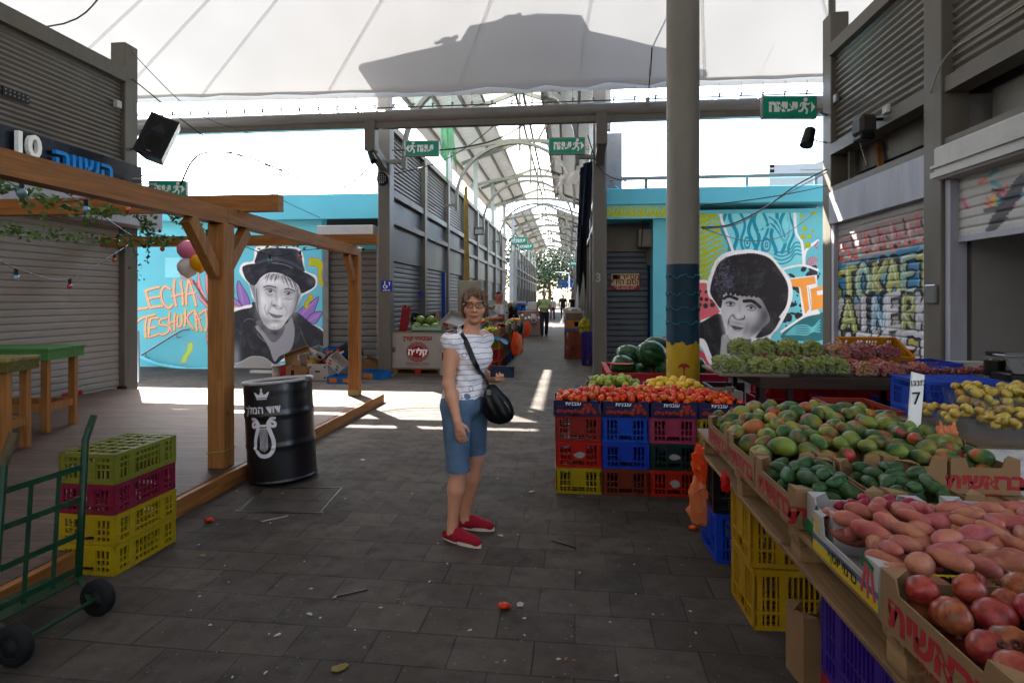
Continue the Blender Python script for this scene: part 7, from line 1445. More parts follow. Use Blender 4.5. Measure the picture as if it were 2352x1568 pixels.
c = AD(345, 425, 9.0); t = thing('banner_remnant', 'crumpled white and grey striped banner hanging at the left corner post', 'banner', c)
for k in range(7): part(box((c.x-.30, c.y, c.z+.14-.045*k-.0), (c.x+.10, c.y+.01, c.z+.165-.045*k)), 'stripe', whitep if k % 2 else mat('banner_grey', '7c7f8c', .6, .1), t)
# ---------------------------------------------------------------- cables
def cable(P, r, label, m=cable_m, sag=0., name='cable', n=22):
 P = [Vector(p) for p in P]
 if len(P) == 2: a, b = P; P = [a.lerp(b, i/n)-ZU*(sag*4*(i/n)*(1-i/n)) for i in range(n+1)]
 else: P = [Vector(q) for q in Canvas3(P)]
 return tag(MB().tube(P, r, 6).build(name, m, smooth=True), label, 'cable')
def Canvas3(P, n=6):
 P = np.array([tuple(p) for p in P]); return Canvas.smooth(P, False, n)
pT = Vector((XL+.03, YL, 5.65)); pT2 = Vector((XL+.03, YL, 5.2))
cable([pT, AD(345, 165, 9.0), AD(405, 225, 9.3), AD(455, 262, 9.6), AD(520, 290, 10), AD(620, 318, 10.5), AD(745, 332, 11), AD(865, 345, 11.2)], .006, 'thin upper cable from the left corner post over the square')
cable([pT2, AD(345, 215, 9.0), AD(430, 285, 9.3), AD(520, 345, 9.8), AD(640, 388, 10.4), AD(745, 402, 10.8), AD(855, 395, 11.0)], .009, 'lower cable drooping from the left corner post to the portal')
cable([AD(415, 425, 9.6), AD(440, 372, 9.7), AD(478, 350, 9.9), AD(560, 358, 10.1), AD(660, 398, 10.4), AD(745, 433, 10.7), AD(800, 425, 10.9), AD(858, 375, 11.1)], .016, 'thick black cable arching up from the hidden exit sign to the portal')
cable([AD(480, 352, 9.9), AD(560, 400, 10.5), AD(640, 455, 11.2), AD(735, 500, 11.9)], .006, 'thin cable running from the thick arch down to the awning box')
cable([AD(900, 345, 11.2), AD(1010, 345, 11.0), AD(1100, 332, 10.8), AD(1160, 312, 10.7), AD(1205, 285, 10.6)], .014, 'black cable looping across the arcade mouth above the signs')
cable([AD(905, 400, 11.2), AD(1010, 372, 11.0), AD(1100, 318, 10.8), AD(1185, 240, 10.45)], .008, 'thin cable rising diagonally to the round beam in the arcade mouth')
cable([AD(1350, 310, 10.5), AD(1370, 370, 10.6), AD(1400, 405, 10.9), AD(1460, 422, 11.2), AD(1500, 440, 11.4), AD(1525, 480, 11.45), AD(1530, 520, 11.45)], .012, 'cable hanging from the right portal post over the painted header')
cable([AD(1413, 428, 11.3), AD(1440, 445, 11.35), AD(1500, 460, 11.35), AD(1545, 466, 11.35)], .016, 'cyan painted conduit along the parapet', cyan, name='conduit')
WR = Vector((XR_-.02, YR, AD(1885, 390, 8.7).z))
cable([AD(1614, 472, 6.3), WR-ZU*.25], .007, 'black wire from the column straight to the right corner post', sag=.03)
cable([AD(1612, 522, 6.3), AD(1680, 515, 6.9), AD(1760, 475, 7.6), AD(1830, 425, 8.2), WR], .010, 'thick black cable sagging from the column up to the right corner post')
cable([AD(1614, 524, 6.3), AD(1660, 540, 6.8), AD(1720, 553, 7.4), AD(1790, 545, 7.9), AD(1850, 505, 8.4), AD(1880, 475, 8.7)], .006, 'thin grey cable sagging lowest across the curly haired mural', cable_w)
cable([AD(1614, 526, 6.3), AD(1700, 512, 7.0), AD(1790, 455, 7.9), WR-ZU*.05], .007, 'grey wire beside the thick cable to the right corner post', cable_w)
cable([AX(1968, 300, XR_-.1), AX(1980, 345, XR_-.08), AX(1991, 380, XR_-.07)], .004, 'thin cord hanging from the stage projector', cable_w)
cable([Vector((XR_-.08, 6.5, 3.75)), Vector((XR_-.1, 6.2, 4.02)), Vector((XR_-.08, 5.5, 4.05)), Vector((XR_-.08, 3, 4.04))], .01, 'cream cable along the ribbed wall at the top right', cable_w)
cable([AX(2050, 235, XR_+.35)-ZU*.0, AX(2035, 300, XR_+.2), AX(2040, 345, XR_+.1)], .006, 'thin dark cord above the white shutter box')
cable([Vector((-12.4, 9.0, 6.5)), AD(105, 62, 8.9), AD(235, -10, 8.0)], .012, 'taut dark cable crossing the canopy at the top left')
hk2 = thing('hanging_hook', 'steel hook and turnbuckle hanging on a rope from the canopy above the round beam', 'hook', AY(1490, 240, 10.1)); a = AY(1507, -20, 9.8); b = AY(1495, 150, 10.0); c = AY(1488, 232, 10.2); part(MB().tube([a, b], .012, 6), 'rope', cable_m, hk2); part(MB().tube([b, b.lerp(c, .3)], .022, 8), 'turnbuckle', galv, hk2); part(MB().tube([b.lerp(c, .3), c], .01, 6), 'lower_rope', cable_m, hk2); part(MB().cbox(c, (.07, .05, .12), .01), 'clamp', galv, hk2)
t = tag(MB().tube([Vector((XR_+.06, YR, 5.85)), Vector((XR_+.05, YR, 7.4))], .05, 10).build('stay_pole', steel), 'grey tube rising from the top of the right corner post', 'pole')
for i, (px, top_, bot) in enumerate(((1635, 30, 395),)): cable([AY(px, -10, 10.9), AY(px, 405, 11.6)], .003, 'hair thin wire hanging right of the column', cable_w)
# ---------------------------------------------------------------- torn net, yellow strap, hanging dark cloths
def cloth(P4, n, m_, mt, seed, name, label, cat, amp=.05, ragged=.1):
 r_ = np.random.RandomState(seed); A_, B_, C_, D_ = [Vector(p) for p in P4]; V = []; Q = []; nn = (B_-A_).cross(D_-A_).normalized(); rg_ = r_.uniform(1-ragged*2, 1+ragged, n)
 for j in range(m_):
  for i in range(n): u, v = i/(n-1), j/(m_-1); vv = v*rg_[i]; p = A_.lerp(B_, u).lerp(D_.lerp(C_, u), vv)+nn*(amp*math.sin(u*13+seed)*(.3+v)+amp*.5*math.sin(u*29+v*3)+.01*r_.randn()); V.append(p)
 for j in range(m_-1):
  for i in range(n-1): Q.append((j*n+i, j*n+i+1, (j+1)*n+i+1, (j+1)*n+i))
 o = mesh(name, V, Q, mt, None, smooth=True); return tag(o, label, cat)
netg = filmmat('green_net', '3f8a58', .6, .55)
cloth((AD(1012, 288, 12.5), AD(1040, 292, 12.5), AD(1052, 395, 12.5), AD(1012, 400, 12.5)), 14, 12, netg, 3, 'torn_net', 'torn light green net hanging beside the left exit sign', 'net', .05, .25)
cloth((AD(1066, 430, 17), AD(1074, 425, 17), AD(1080, 690, 16), AD(1066, 690, 16)), 5, 20, mat('ochre_cloth', '8a6f2e', .8, .2), 4, 'ochre_strap', 'long ochre cloth strip hanging on the left arcade wall', 'cloth', .02, .02)
dcl = mat('dark_cloth', '17181c', .85, .3, 8); ncl = mat('navy_cloth', '23283a', .85, .25, 8)
cloth((AD(1340, 375, 11.4), AD(1362, 370, 11.4), AD(1352, 560, 11.4), AD(1325, 545, 11.4)), 12, 16, ncl, 6, 'hanging_cloth', 'dark blue grey cloth hanging beside the right portal post', 'cloth', .06)
cloth((AD(1333, 385, 11.7), AD(1350, 380, 11.7), AD(1348, 680, 11.7), AD(1322, 668, 11.7)), 12, 18, dcl, 7, 'hanging_cloth', 'long black cloth hanging lowest at the right portal post', 'cloth', .06)
cloth((AD(1283, 405, 14), AD(1335, 388, 12), AD(1320, 425, 12), AD(1275, 440, 14)), 12, 6, mat('beige_cloth', '9c8f7d', .85, .15), 8, 'hanging_cloth', 'beige and purple rag stretched under the arch at the right', 'cloth', .05, .3)
# ---------------------------------------------------------------- string lights, leaves and balloons on the pergola
WIRE = []
def bulb_string(P, cols, label, bl_every=1):
 t = thing('string_light', label, 'string lights', P[0]); Q = Canvas3(P, 8); part(MB().tube([tuple(q) for q in Q], .005, 5), 'wire', cable_m, t)
 for (i, col, sz) in cols:
  q = Vector(Q[min(len(Q)-1, int(i*(len(Q)-1)))]); part(MB().tube([q, q-ZU*.05], .014, 8), 'socket', black, t)
  mb = MB(); mb.ell(q-ZU*(.05+sz), (sz, sz, sz*1.15), 12, 8); part(mb, 'bulb', mat('bulb_'+col[0], col[1], .12, .08, spec=.8), t, smooth=True, label=col[0].replace('_', ' ')+' glass bulb')
BC = dict(b=('blue', '3f8fa8'), o=('orange', 'd9571c'), p=('pink', 'c8325a'), g=('green', '12804a'), c=('clear_blue', '7fa3b0'))
bulb_string([AD(-30, 395, 3.2), AD(50, 415, 3.6), AD(130, 432, 4.2), AD(240, 500, 5.2), AD(300, 540, 6.3)], [(.25, BC['c'], 0.030)], 'black string of lights near the front beam with one clear blue bulb')
bulb_string([AD(-20, 590, 4.2), AD(60, 625, 4.8), AD(160, 640, 5.5), AD(262, 583, 6.6), AD(305, 555, 7.4)], [(.20, BC['c'], 0.023), (.50, BC['p'], 0.023), (.78, BC['o'], 0.023)], 'low string of lights with pink and orange bulbs in front of the beige shutter')
bulb_string([AD(130, 465, 4.0), AD(265, 455, 4.6), AD(320, 470, 5.2), AD(420, 480, 5.8), AD(520, 470, 6.5)], [(.15, BC['c'], 0.025), (.38, BC['o'], 0.025), (.72, BC['g'], 0.025)], 'upper string of lights with orange and green bulbs under the cross beam')
bulb_string([AD(270, 540, 6.5), AD(330, 545, 6.7), AD(390, 560, 7.0), AD(480, 560, 7.3)], [(.0, BC['g'], 0.025), (.42, BC['g'], 0.022), (.62, BC['o'], 0.027)], 'string of lights among the leaves with green and orange bulbs')
bulb_string([AD(545, 560, 7.0), AD(600, 580, 7.3), AD(640, 588, 7.5), AD(697, 575, 7.8), AD(760, 570, 7.9)], [(.38, BC['b'], 0.028), (.72, BC['o'], 0.027)], 'string of lights with a blue and an orange bulb over the hat mural')
lfm = mat('vine_leaf', '5a7c36', .6, .35, 6)
def vine(P, n, label, seed, droop=()):
 t = thing('leaf_garland', label, 'garland', P[0]); r_ = random.Random(seed); Q = [Vector(q) for q in Canvas3(P, 8)]; st = MB().tube(Q, .004, 4); lf = MB()
 def leaf(p, s):
  d1 = Vector((r_.gauss(0, 1), r_.gauss(0, 1), r_.gauss(-.5, .7))).normalized()*s; d2 = d1.cross(Vector((r_.gauss(0, 1), r_.gauss(0, 1), r_.gauss(0, 1)))).normalized()*s*.42; lf.add([p, p+d1*.4+d2, p+d1, p+d1*.4-d2], [(0, 1, 2, 3)])
 for i in range(n): q = Q[r_.randrange(len(Q))]; leaf(q+Vector((r_.gauss(0, .04), r_.gauss(0, .04), r_.gauss(-.01, .03))), r_.uniform(.035, .06))
 for f, L in droop:
  q = Q[int(f*(len(Q)-1))]; e = q+Vector((r_.gauss(0, .04), 0, -L)); st.tube([q, q.lerp(e, .5)+Vector((.02, 0, 0)), e], .003, 4)
  for i in range(int(L*60)): leaf(q.lerp(e, r_.random()), r_.uniform(.03, .05))
 part(st, 'stem', lfm, t); part(lf, 'leaves', lfm, t)
vine([AD(-10, 400, 3.3), AD(60, 440, 3.7), AD(120, 455, 4.2), AD(215, 500, 5.0)], 110, 'leaf garland along the front beam at the left edge', 1, ((.3, .15), (.6, .25)))
vine([AD(0, 520, 4.6), AD(90, 535, 5.2), AD(200, 540, 5.9), AD(300, 552, 6.6), AD(400, 550, 7.0), AD(480, 545, 7.2)], 300, 'long leaf garland stretched in front of the beige shutter towards the balloons', 2, ((.5, .12), (.68, .28), (.75, .15)))
vine([AD(200, 478, 4.8), AD(270, 480, 5.3), AD(330, 500, 5.8), AD(345, 530, 6.2), AD(380, 545, 6.7)], 200, 'leaf garland drooping beside the shutter box', 3, ((.55, .2), (.7, .15)))
vine([AD(400, 490, 6.0), AD(440, 520, 6.4), AD(480, 530, 6.7), AD(510, 555, 6.9)], 200, 'leaf garland bunched above the balloons', 4, ((.5, .15),))
vine([AD(300, 548, 7.1), AD(312, 590, 7.3), AD(316, 640, 7.5)], 24, 'thin leaf garland hanging down the left corner post', 5)
vine([AD(600, 575, 8.0), AD(650, 563, 8.0), AD(700, 560, 8.0), AD(760, 570, 8.0)], 36, 'sparse leaf garland along the rear cross beam', 6)
for px, py, r, col, lab in ((431, 574, .118, 'd0708f', 'pink balloon at the top of the balloon bunch'), (470, 572, .112, 'd9920c', 'yellow balloon behind the leaves of the balloon bunch'), (432, 614, .12, 'cdbfbb', 'white balloon at the bottom of the balloon bunch'), (460, 603, .115, 'dd960a', 'orange yellow balloon in front of the balloon bunch')):
 c = AD(px, py, 7.0+(.12 if r == .112 else -.1 if r == .115 else 0)); t = thing('balloon', lab, 'balloon', c); b_ = MB(); b_.tube([c+ZU*(-r*1.12), c+ZU*(-r*1.0), c+ZU*(-r*.75), c+ZU*(-r*.3), c+ZU*(r*.2), c+ZU*(r*.65), c+ZU*(r*.9), c+ZU*r], [.012, r*.25, r*.66, r*.97, r*1.02, r*.78, r*.42, .005], 20); part(b_, 'rubber_skin', mat('balloon_'+col, col, .25, .03), t, smooth=True); part(MB().tube([c-ZU*r*1.1, c-ZU*r*1.2], [.006, .014], 6), 'knot', MATS['balloon_'+col], t)
# ---------------------------------------------------------------- rails, air conditioner, building beyond
RLm = thing('roof_railing', 'perforated galvanised railing on the roof edge above the right mural', 'railing', (3, 11.9, 3.9)); zt_ = AY(1600, 405, 11.8).z
part(box((.7, 11.8, zt_-.05), (5.2, 11.84, zt_+.02)), 'top_rail', galv, RLm)
for x in (AY(1485, 420, 11.8).x, AY(1718, 420, 11.8).x, 4.9, .9): part(box((x-.03, 11.845, 3.4), (x+.03, 11.87, zt_-.0)), 'upright', galv, RLm)
HRl = thing('handrail', 'bent grey handrail fixed to the cyan mural wall at the left', 'handrail', AY(400, 800, MY-.12)); P = [AY(320, 818, MY-.12), AY(405, 765, MY-.12), AY(420, 757, MY-.12), AY(434, 756, MY-.12)]; part(MB().tube(P, .022, 8), 'rail', galv, HRl)
for p in (AY(335, 822, MY-.1), AY(406, 775, MY-.1)): part(MB().tube([p+ZU*.1, p, p+Vector((.03, .08, .0))], .012, 6), 'bracket', galv, HRl)
t = tag(MB().tube([AY(318, 818, MY-.25), AY(360, 837, MY-.22), AY(430, 848, MY-.2), AY(500, 848, MY-.2), AY(555, 856, MY-.2)], .04, 8).build('kerb_pipe', cyan, smooth=True), 'cyan painted pipe curving along the foot of the left mural', 'pipe')
t = tag(MB().tube([AY(317, 762, MY-.4), AY(318, 900, MY-2.5)], .025, 8).build('rail_post', galv), 'thin grey post beside the left building corner', 'post')
AC = thing('air_conditioner', 'old white air conditioner box above the blue door on the right', 'air conditioner', AY(1495, 548, 11.9)); c = AY(1493, 548, 11.95); part(MB().cbox(c, (.50, .3, .36), .01), 'casing', mat('ac_cream', 'a79f92', .6, .1, dirt=.3), AC); part(box((c.x+.02, c.y-.156, c.z-.13), (c.x+.2, c.y-.151, c.z+.13)), 'grille', darkm, AC); part(MB().bar(c+Vector((-.15, -.17, .45)), c+Vector((-.2, -.17, -.2)), .03, .02), 'bracket', mat('rust_brown', '5a3426', .7, .2), AC)
BD = thing('distant_building', 'pale stepped concrete building far beyond the right mural', 'building', (40, 60, 0)); p = AY(1790, 380, 60); part(box((p.x-1, 60, 0), (p.x+12, 66, p.z+.1)), 'wall', mat('pale_concrete', 'b9b5ac', .8, .06), BD); part(MB().prism([(p.x+2, 59.9, p.z-.5), (p.x+14, 59.9, p.z-.5), (p.x+14, 59.9, p.z+4.5)], (0, .05, 0)), 'stair_wall', MATS['pale_concrete'], BD)
for k in range(3): part(box((p.x-.9, 59.95, p.z-1.2+.5*k), (p.x-.5, 59.99, p.z-.9+.5*k)), 'window', darkm, BD)
# ---------------------------------------------------------------- litter, cover, twigs
whl = mat('litter_white', 'b9b7b3', .8, .1)
r_ = random.Random(12)
def scrap(px, py, s, m, label, cat='litter', nm_='paper_scrap', flat=.15, rz=None, L=1.6):
 p = G(px, py); mb = MB(); n = 7; P = [(s*L*math.cos(a)*r_.uniform(.6, 1.1), s*math.sin(a)*r_.uniform(.5, 1.1), .006+s*flat*r_.random()) for a in np.linspace(0, 5.4, n)]; mb.add(P+[(0, 0, .01+s*flat)], [(i, (i+1) % n, n) for i in range(n)])
 o = mb.build(nm_, m, None, center=False); o.location = p; o.rotation_euler = (0, 0, rz if rz is not None else r_.uniform(0, 6)); return tag(o, label, cat)
big = [(833, 1057, .028, 'white torn paper scrap on the paving between drum and woman'), (466, 1277, .018, 'white scrap near the yellow crates on the paving'), (712, 1412, .014, 'small white paper scrap in the lower left of the paving'), (637, 1460, .014, 'white and red scrap at the lower left of the paving'), (1222, 1130, .02, 'pale scrap just right of the woman'), (1150, 1232, .018, 'white scrap right of the red shoes'), (1195, 1390, .018, 'pale crushed white smear of paper at the bottom centre'), (780, 1535, .03, 'yellowish leaf scrap at the bottom edge')]
for px, py, s, lab in big: scrap(px, py, s, whl if 'yellow' not in lab else mat('dry_leaf', '8a7a3a', .8, .2), lab)
for i in range(120):
 px, py = r_.uniform(420, 1650), r_.uniform(960, 1560); p = G(px, py)
 if p.x < -2.7 or p.x > .75: continue
 scrap(px, py, r_.uniform(.004, .009), r_.choice([whl, whl, MATS['dry_leaf'], kraft]), 'tiny scrap of litter scattered on the paving', 'litter', 'litter_scrap', .3)['group'] = 'litter scattered on the paving'
for px, py, lab in ((1157, 1398, 'squashed red tomato at the bottom centre of the paving'), (479, 1198, 'small dark red fruit near the deck edge'), (1592, 1217, 'red tomato lying on the paving beside the blue crate')):
 p = G(px, py); o = MB().ell((0, 0, .018), (.030, .024, .016), 12, 8).ell((.02, .01, .010), (.018, .02, .010), 10, 6).build('crushed_tomato', FM['tomato'][0], None, smooth=True, center=False); o.location = p; tag(o, lab, 'tomato')
for (a, b, w_, m, lab) in (((768, 1369), (845, 1352), .010, black, 'black plastic strip on the paving at the bottom left'), ((1268, 1240), (1323, 1257), .009, black, 'dark stick on the paving right of the woman'), ((600, 1197), (662, 1184), .008, whl, 'thin pale stick near the manhole cover')):
 p, q = G(*a, .006), G(*b, .006); tag(MB().bar(p, q, w_, .005).build('strip', m), lab, 'stick')
mc_ = [G(548, 1176), G(605, 1120), G(785, 1120), G(735, 1178)]
MH = thing('manhole_cover', 'square paved manhole cover with metal frame in front of the drum', 'manhole cover', sum(mc_, Vector())/4)
mfm = mat('manhole_frame', '35302c', .5, .2, 10)
for i in range(4): part(MB().bar(mc_[i]+ZU*.003, mc_[(i+1) % 4]+ZU*.003, .018, .004), 'frame_side', mfm, MH)
part(MB().prism([sum(mc_, Vector())/4+(q-sum(mc_, Vector())/4)*.93+ZU*.0005 for q in mc_], (0, 0, .0015)), 'cover_plate', bpy.data.materials['paving'], MH)
# ---------------------------------------------------------------- people: signed distance bodies meshed as one surface
def seg(a, b, mid=None): return a
class SDF:
 def __init__(s, xs, ys, zs): s.xs, s.ys, s.zs = [np.asarray(q, np.float32) for q in (xs, ys, zs)]; s.F = np.full((len(xs), len(ys), len(zs)), 1., np.float32)
 def sub(s, lo, hi):
  i = [(max(0, np.searchsorted(a, l)-1), min(len(a), np.searchsorted(a, h)+1)) for a, l, h in zip((s.xs, s.ys, s.zs), lo, hi)]
  sl_ = tuple(slice(a, b) for a, b in i); return sl_, np.meshgrid(s.xs[sl_[0]], s.ys[sl_[1]], s.zs[sl_[2]], indexing='ij')
 def comb(s, sl_, d, k, mode):
  A = s.F[sl_]
  if A.size == 0: return
  if mode == 'add': h = np.clip(.5+.5*(A-d)/k, 0, 1); s.F[sl_] = A*(1-h)+d*h-k*h*(1-h)
  else: h = np.clip(.5-.5*(A+d)/k, 0, 1); s.F[sl_] = A*(1-h)-d*h+k*h*(1-h)
 def cone(s, a, b, ra, rb, k=.02, mode='add', sq=1.):
  a, b = np.array(a, np.float32), np.array(b, np.float32); m = max(ra, rb)+k+.03; sl_, (X, Y, Z) = s.sub(np.minimum(a, b)-m, np.maximum(a, b)+m); ab = b-a; L = float(ab@ab)+1e-9
  t = np.clip(((X-a[0])*ab[0]+(Y-a[1])*ab[1]+(Z-a[2])*ab[2])/L, 0, 1); s.comb(sl_, np.sqrt((X-a[0]-t*ab[0])**2+(Y-a[1]-t*ab[1])**2+(Z-a[2]-t*ab[2])**2)-(ra+(rb-ra)*t), k, mode)
 def ell(s, c, r, k=.02, mode='add', R=None):
  c = np.array(c, np.float32); r = np.array(r, np.float32); m = float(r.max())+k+.03; sl_, (X, Y, Z) = s.sub(c-m, c+m); x, y, z = X-c[0], Y-c[1], Z-c[2]
  if R is not None: R = np.array(R, np.float32); x, y, z = (R[0, 0]*x+R[1, 0]*y+R[2, 0]*z, R[0, 1]*x+R[1, 1]*y+R[2, 1]*z, R[0, 2]*x+R[1, 2]*y+R[2, 2]*z)
  q = np.sqrt((x/r[0])**2+(y/r[1])**2+(z/r[2])**2); g = np.sqrt((x/r[0]**2)**2+(y/r[1]**2)**2+(z/r[2]**2)**2)+1e-6; s.comb(sl_, q*(q-1)/g, k, mode)
 def cut(s, n, d):   # keep side where n.p < d
  X, Y, Z = np.meshgrid(s.xs, s.ys, s.zs, indexing='ij'); s.F = np.maximum(s.F, n[0]*X+n[1]*Y+n[2]*Z-d)
 def surf(s):
  F = s.F; nx, ny, nz = F.shape; I = F < 0; c = np.zeros((nx-1, ny-1, nz-1), np.int8)
  for a in (0, 1):
   for b in (0, 1):
    for d in (0, 1): c += I[a:nx-1+a, b:ny-1+b, d:nz-1+d]
  act = np.argwhere((c > 0) & (c < 8)); idx = np.full(c.shape, -1, np.int32); idx[tuple(act.T)] = np.arange(len(act)); P = np.zeros((len(act), 3)); N = np.zeros(len(act)); ax = (s.xs, s.ys, s.zs)
  cor = [(a, b, d) for a in (0, 1) for b in (0, 1) for d in (0, 1)]
  for p in cor:
   for e in range(3):
    if p[e]: continue
    q = list(p); q[e] = 1; A = act+p; B = act+q; fa = F[tuple(A.T)]; fb = F[tuple(B.T)]; m = (fa < 0) != (fb < 0); t = fa[m]/(fa[m]-fb[m])
    pa = np.stack([ax[i][A[m, i]] for i in range(3)], 1); pb = np.stack([ax[i][B[m, i]] for i in range(3)], 1); P[m] += pa+(pb-pa)*t[:, None]; N[m] += 1
  P /= N[:, None]; Q = []
  for e in range(3):
   u, v = (e+1) % 3, (e+2) % 3; sl0 = [slice(None)]*3; sl1 = [slice(None)]*3; sl0[e] = slice(0, -1); sl1[e] = slice(1, None); ch = np.argwhere(I[tuple(sl0)] != I[tuple(sl1)])
   ch = ch[(ch[:, u] > 0) & (ch[:, v] > 0) & (ch[:, u] < F.shape[u]-1) & (ch[:, v] < F.shape[v]-1)]
   du = np.zeros(3, int); du[u] = 1; dv = np.zeros(3, int); dv[v] = 1; q = [idx[tuple((ch-o).T)] for o in (0*du, du, du+dv, dv)]; ins = I[tuple(ch.T)]; q = np.stack(q, 1); q[~ins] = q[~ins][:, ::-1]; Q.append(q)
  Q = np.vstack(Q); Q = Q[(Q >= 0).all(1)]; return P, Q
 def relax(s, P, Q, n=2):
  for _ in range(n):
   S = np.zeros_like(P); C_ = np.zeros(len(P))
   for k in range(4): a, b = Q[:, k], Q[:, (k+1) % 4]; np.add.at(S, a, P[b]); np.add.at(C_, a, 1); np.add.at(S, b, P[a]); np.add.at(C_, b, 1)
   P = P*.5+.5*S/np.maximum(C_, 1)[:, None]
  return P
def gridax(lo, hi, st, fine=()):
 out = [lo]
 while out[-1] < hi:
  x = out[-1]; q = st
  for a, b, f in fine:
   if a <= x <= b: q = min(q, f)
  out.append(x+q)
 return out
skin_attr = mat('skin', 'ffffff', .5, .07, 14, attr='col', bump=.05, bscale=120)
V3 = lambda *a: np.array(a, float)
def person(label, loc, rz, J, S, skin, hairc, topm, botm, shoem, res=.012, face=True, fine=None, sleeve=.45, leg_cover=1.0, hairstyle='short', extras=None, top_h=None, fingers=True):
 """J joints in local coords, S radii; body is one mesh, clothes and hair are its children"""
 t = thing('person', label, 'person', loc, rz=rz)
 allp = np.array([v for v in J.values() if isinstance(v, np.ndarray) and v.shape == (3,)]); lo = allp.min(0)-.22; hi = allp.max(0)+.22; lo[2] = -.01
 fx, fy, fz = fine or ((), (), ()); g = lambda: SDF(gridax(lo[0], hi[0], res, fx), gridax(lo[1], hi[1], res, fy), gridax(lo[2], hi[2], res, fz))
 B = g(); h = J['head']; yaw = J.get('yaw', 0.); pitch = J.get('pitch', 0.); R = (Matrix.Rotation(yaw, 3, 'Z') @ Matrix.Rotation(pitch, 3, 'X')); Rn = np.array(R); hp = lambda x, y, z: h+Rn@V3(x, y, z)*S.get('head', 1.); hs = S.get('head', 1.)
 for a, b, c_, r1, r2, r3 in (('shR', 'elR', 'wrR', .050, .038, .025), ('shL', 'elL', 'wrL', .050, .038, .025)):
  k = S.get('arm', 1.); B.cone(J[a], J[b], r1*k, r2*k*.98, .03); B.cone(J[b], J[b]+(J[c_]-J[b])*.35, r2*k, r2*k*1.03, .02); B.cone(J[b]+(J[c_]-J[b])*.35, J[c_], r2*k*1.03, r3*k, .02)
 for a, b, c_ in (('hiR', 'knR', 'anR'), ('hiL', 'knL', 'anL')):
  k = S.get('leg', 1.); B.cone(J[a], J[b], .085*k, .057*k, .03); m_ = J[b]+(J[c_]-J[b])*.32; B.cone(J[b], m_, .052*k, .057*k, .02); B.cone(m_, J[c_]+V3(0, 0, .03), .056*k, .034*k, .02); B.cone(J[c_]+V3(0, 0, .03), J[c_]-V3(0, 0, .03), .034*k, .036*k, .02)
 for a in 'RL': B.cone(J['an'+a]-V3(0, 0, .035), J['toe'+a], .035, .028, .02)
 tors = S['torso']                       # list of (joint-ish point, radii xyz) ellipsoids in a rotated body frame
 Rb = np.array(Matrix.Rotation(J['byaw'], 3, 'Z'))
 for c_, r in tors: B.ell(c_, r, .05, R=Rb)
 B.cone(J['neck'], h+Rn@V3(0, .015, -.06)*hs, .052*S.get('neckr', 1), .050*S.get('neckr', 1), .03)
 hh = lambda c_, r, k=.02, mode='add': B.ell(hp(*c_), V3(*r)*hs, k*hs, mode, R=Rn)
 hh((0, .018, .035), (.074, .092, .082)); hh((0, -.022, -.025), (.060, .068, .085)); hh((0, -.055, -.088), (.026, .026, .022), .03)
 if face:
  for s_ in (-1, 1): hh((s_*.030, -.096, .010), (.019, .014, .013), .014, 'sub')
  hh((0, -.080, .034), (.055, .02, .012), .02)
  B.cone(hp(0, -.085, .012), hp(0, -.112, -.026), .008*hs, .0125*hs, .012);
  for s_ in (-1, 1): hh((s_*.012, -.098, -.030), (.008, .010, .007), .006); hh((s_*.042, -.062, -.022), (.022, .022, .022), .03); hh((s_*.076, .008, -.012), (.010, .020, .031), .008); hh((s_*.030, -.084, .012), (.0135, .012, .0135), .004)
  hh((0, -.089, -.056), (.024, .012, .0055), .006); hh((0, -.087, -.066), (.021, .013, .006), .006); hh((0, -.103, -.061), (.024, .006, .0016), .003, 'sub')
 for s_ in 'RL':
  H = J.get('hand'+s_)
  if H is None: continue
  w = J['wr'+s_]; d, n = H['dir']/np.linalg.norm(H['dir']), H['palm']/np.linalg.norm(H['palm']); sd = np.cross(d, n); k = S.get('hand', 1.); curl = H.get('curl', .35)
  B.cone(w, w+d*.05*k, .022*k, .024*k, .02)
  for q in (-.024, -.008, .008, .024): B.cone(w+d*.03*k+sd*q*.6*k, w+d*.085*k+sd*q*1.1*k, .013*k, .0115*k, .012)
  if fingers:
   for i, (q, L) in enumerate(((-.027, .062), (-.009, .072), (.009, .070), (.027, .055))):
    p = w+d*.088*k+sd*q*k; dd = d.copy(); rr_ = .0088*k; prev = p; cu = curl*(1+.12*i)
    for j, f in enumerate((.45, .32, .26)):
     an = cu*(j+1)*.8; dv = (d*math.cos(an)+n*math.sin(an)); nx_ = prev+dv*L*f*k; B.cone(prev, nx_, rr_, rr_*.92, .004); rr_ *= .92; prev = nx_
   sgn = H.get('thumb', 1); p = w+d*.03*k+sd*sgn*.024*k; m_ = p+(d*.6+sd*sgn*.55+n*.35)*.036*k; e_ = m_+(d*.85+sd*sgn*.1+n*.45)*.034*k; B.cone(p, m_, .0125*k, .0105*k, .01); B.cone(m_, e_, .0100*k, .0085*k, .004)
 P, Q = B.surf(); P = B.relax(P, Q, 1); cl = np.tile(V3(*lin(skin)), (len(P), 1)); L = (P-h)@Rn/hs
 def tint(c_, r, col, al):
  q = (((L-V3(*c_))/V3(*r))**2).sum(1); a = np.clip(1.35-q, 0, 1)[:, None]*al; return cl*(1-a)+V3(*lin(col))*a
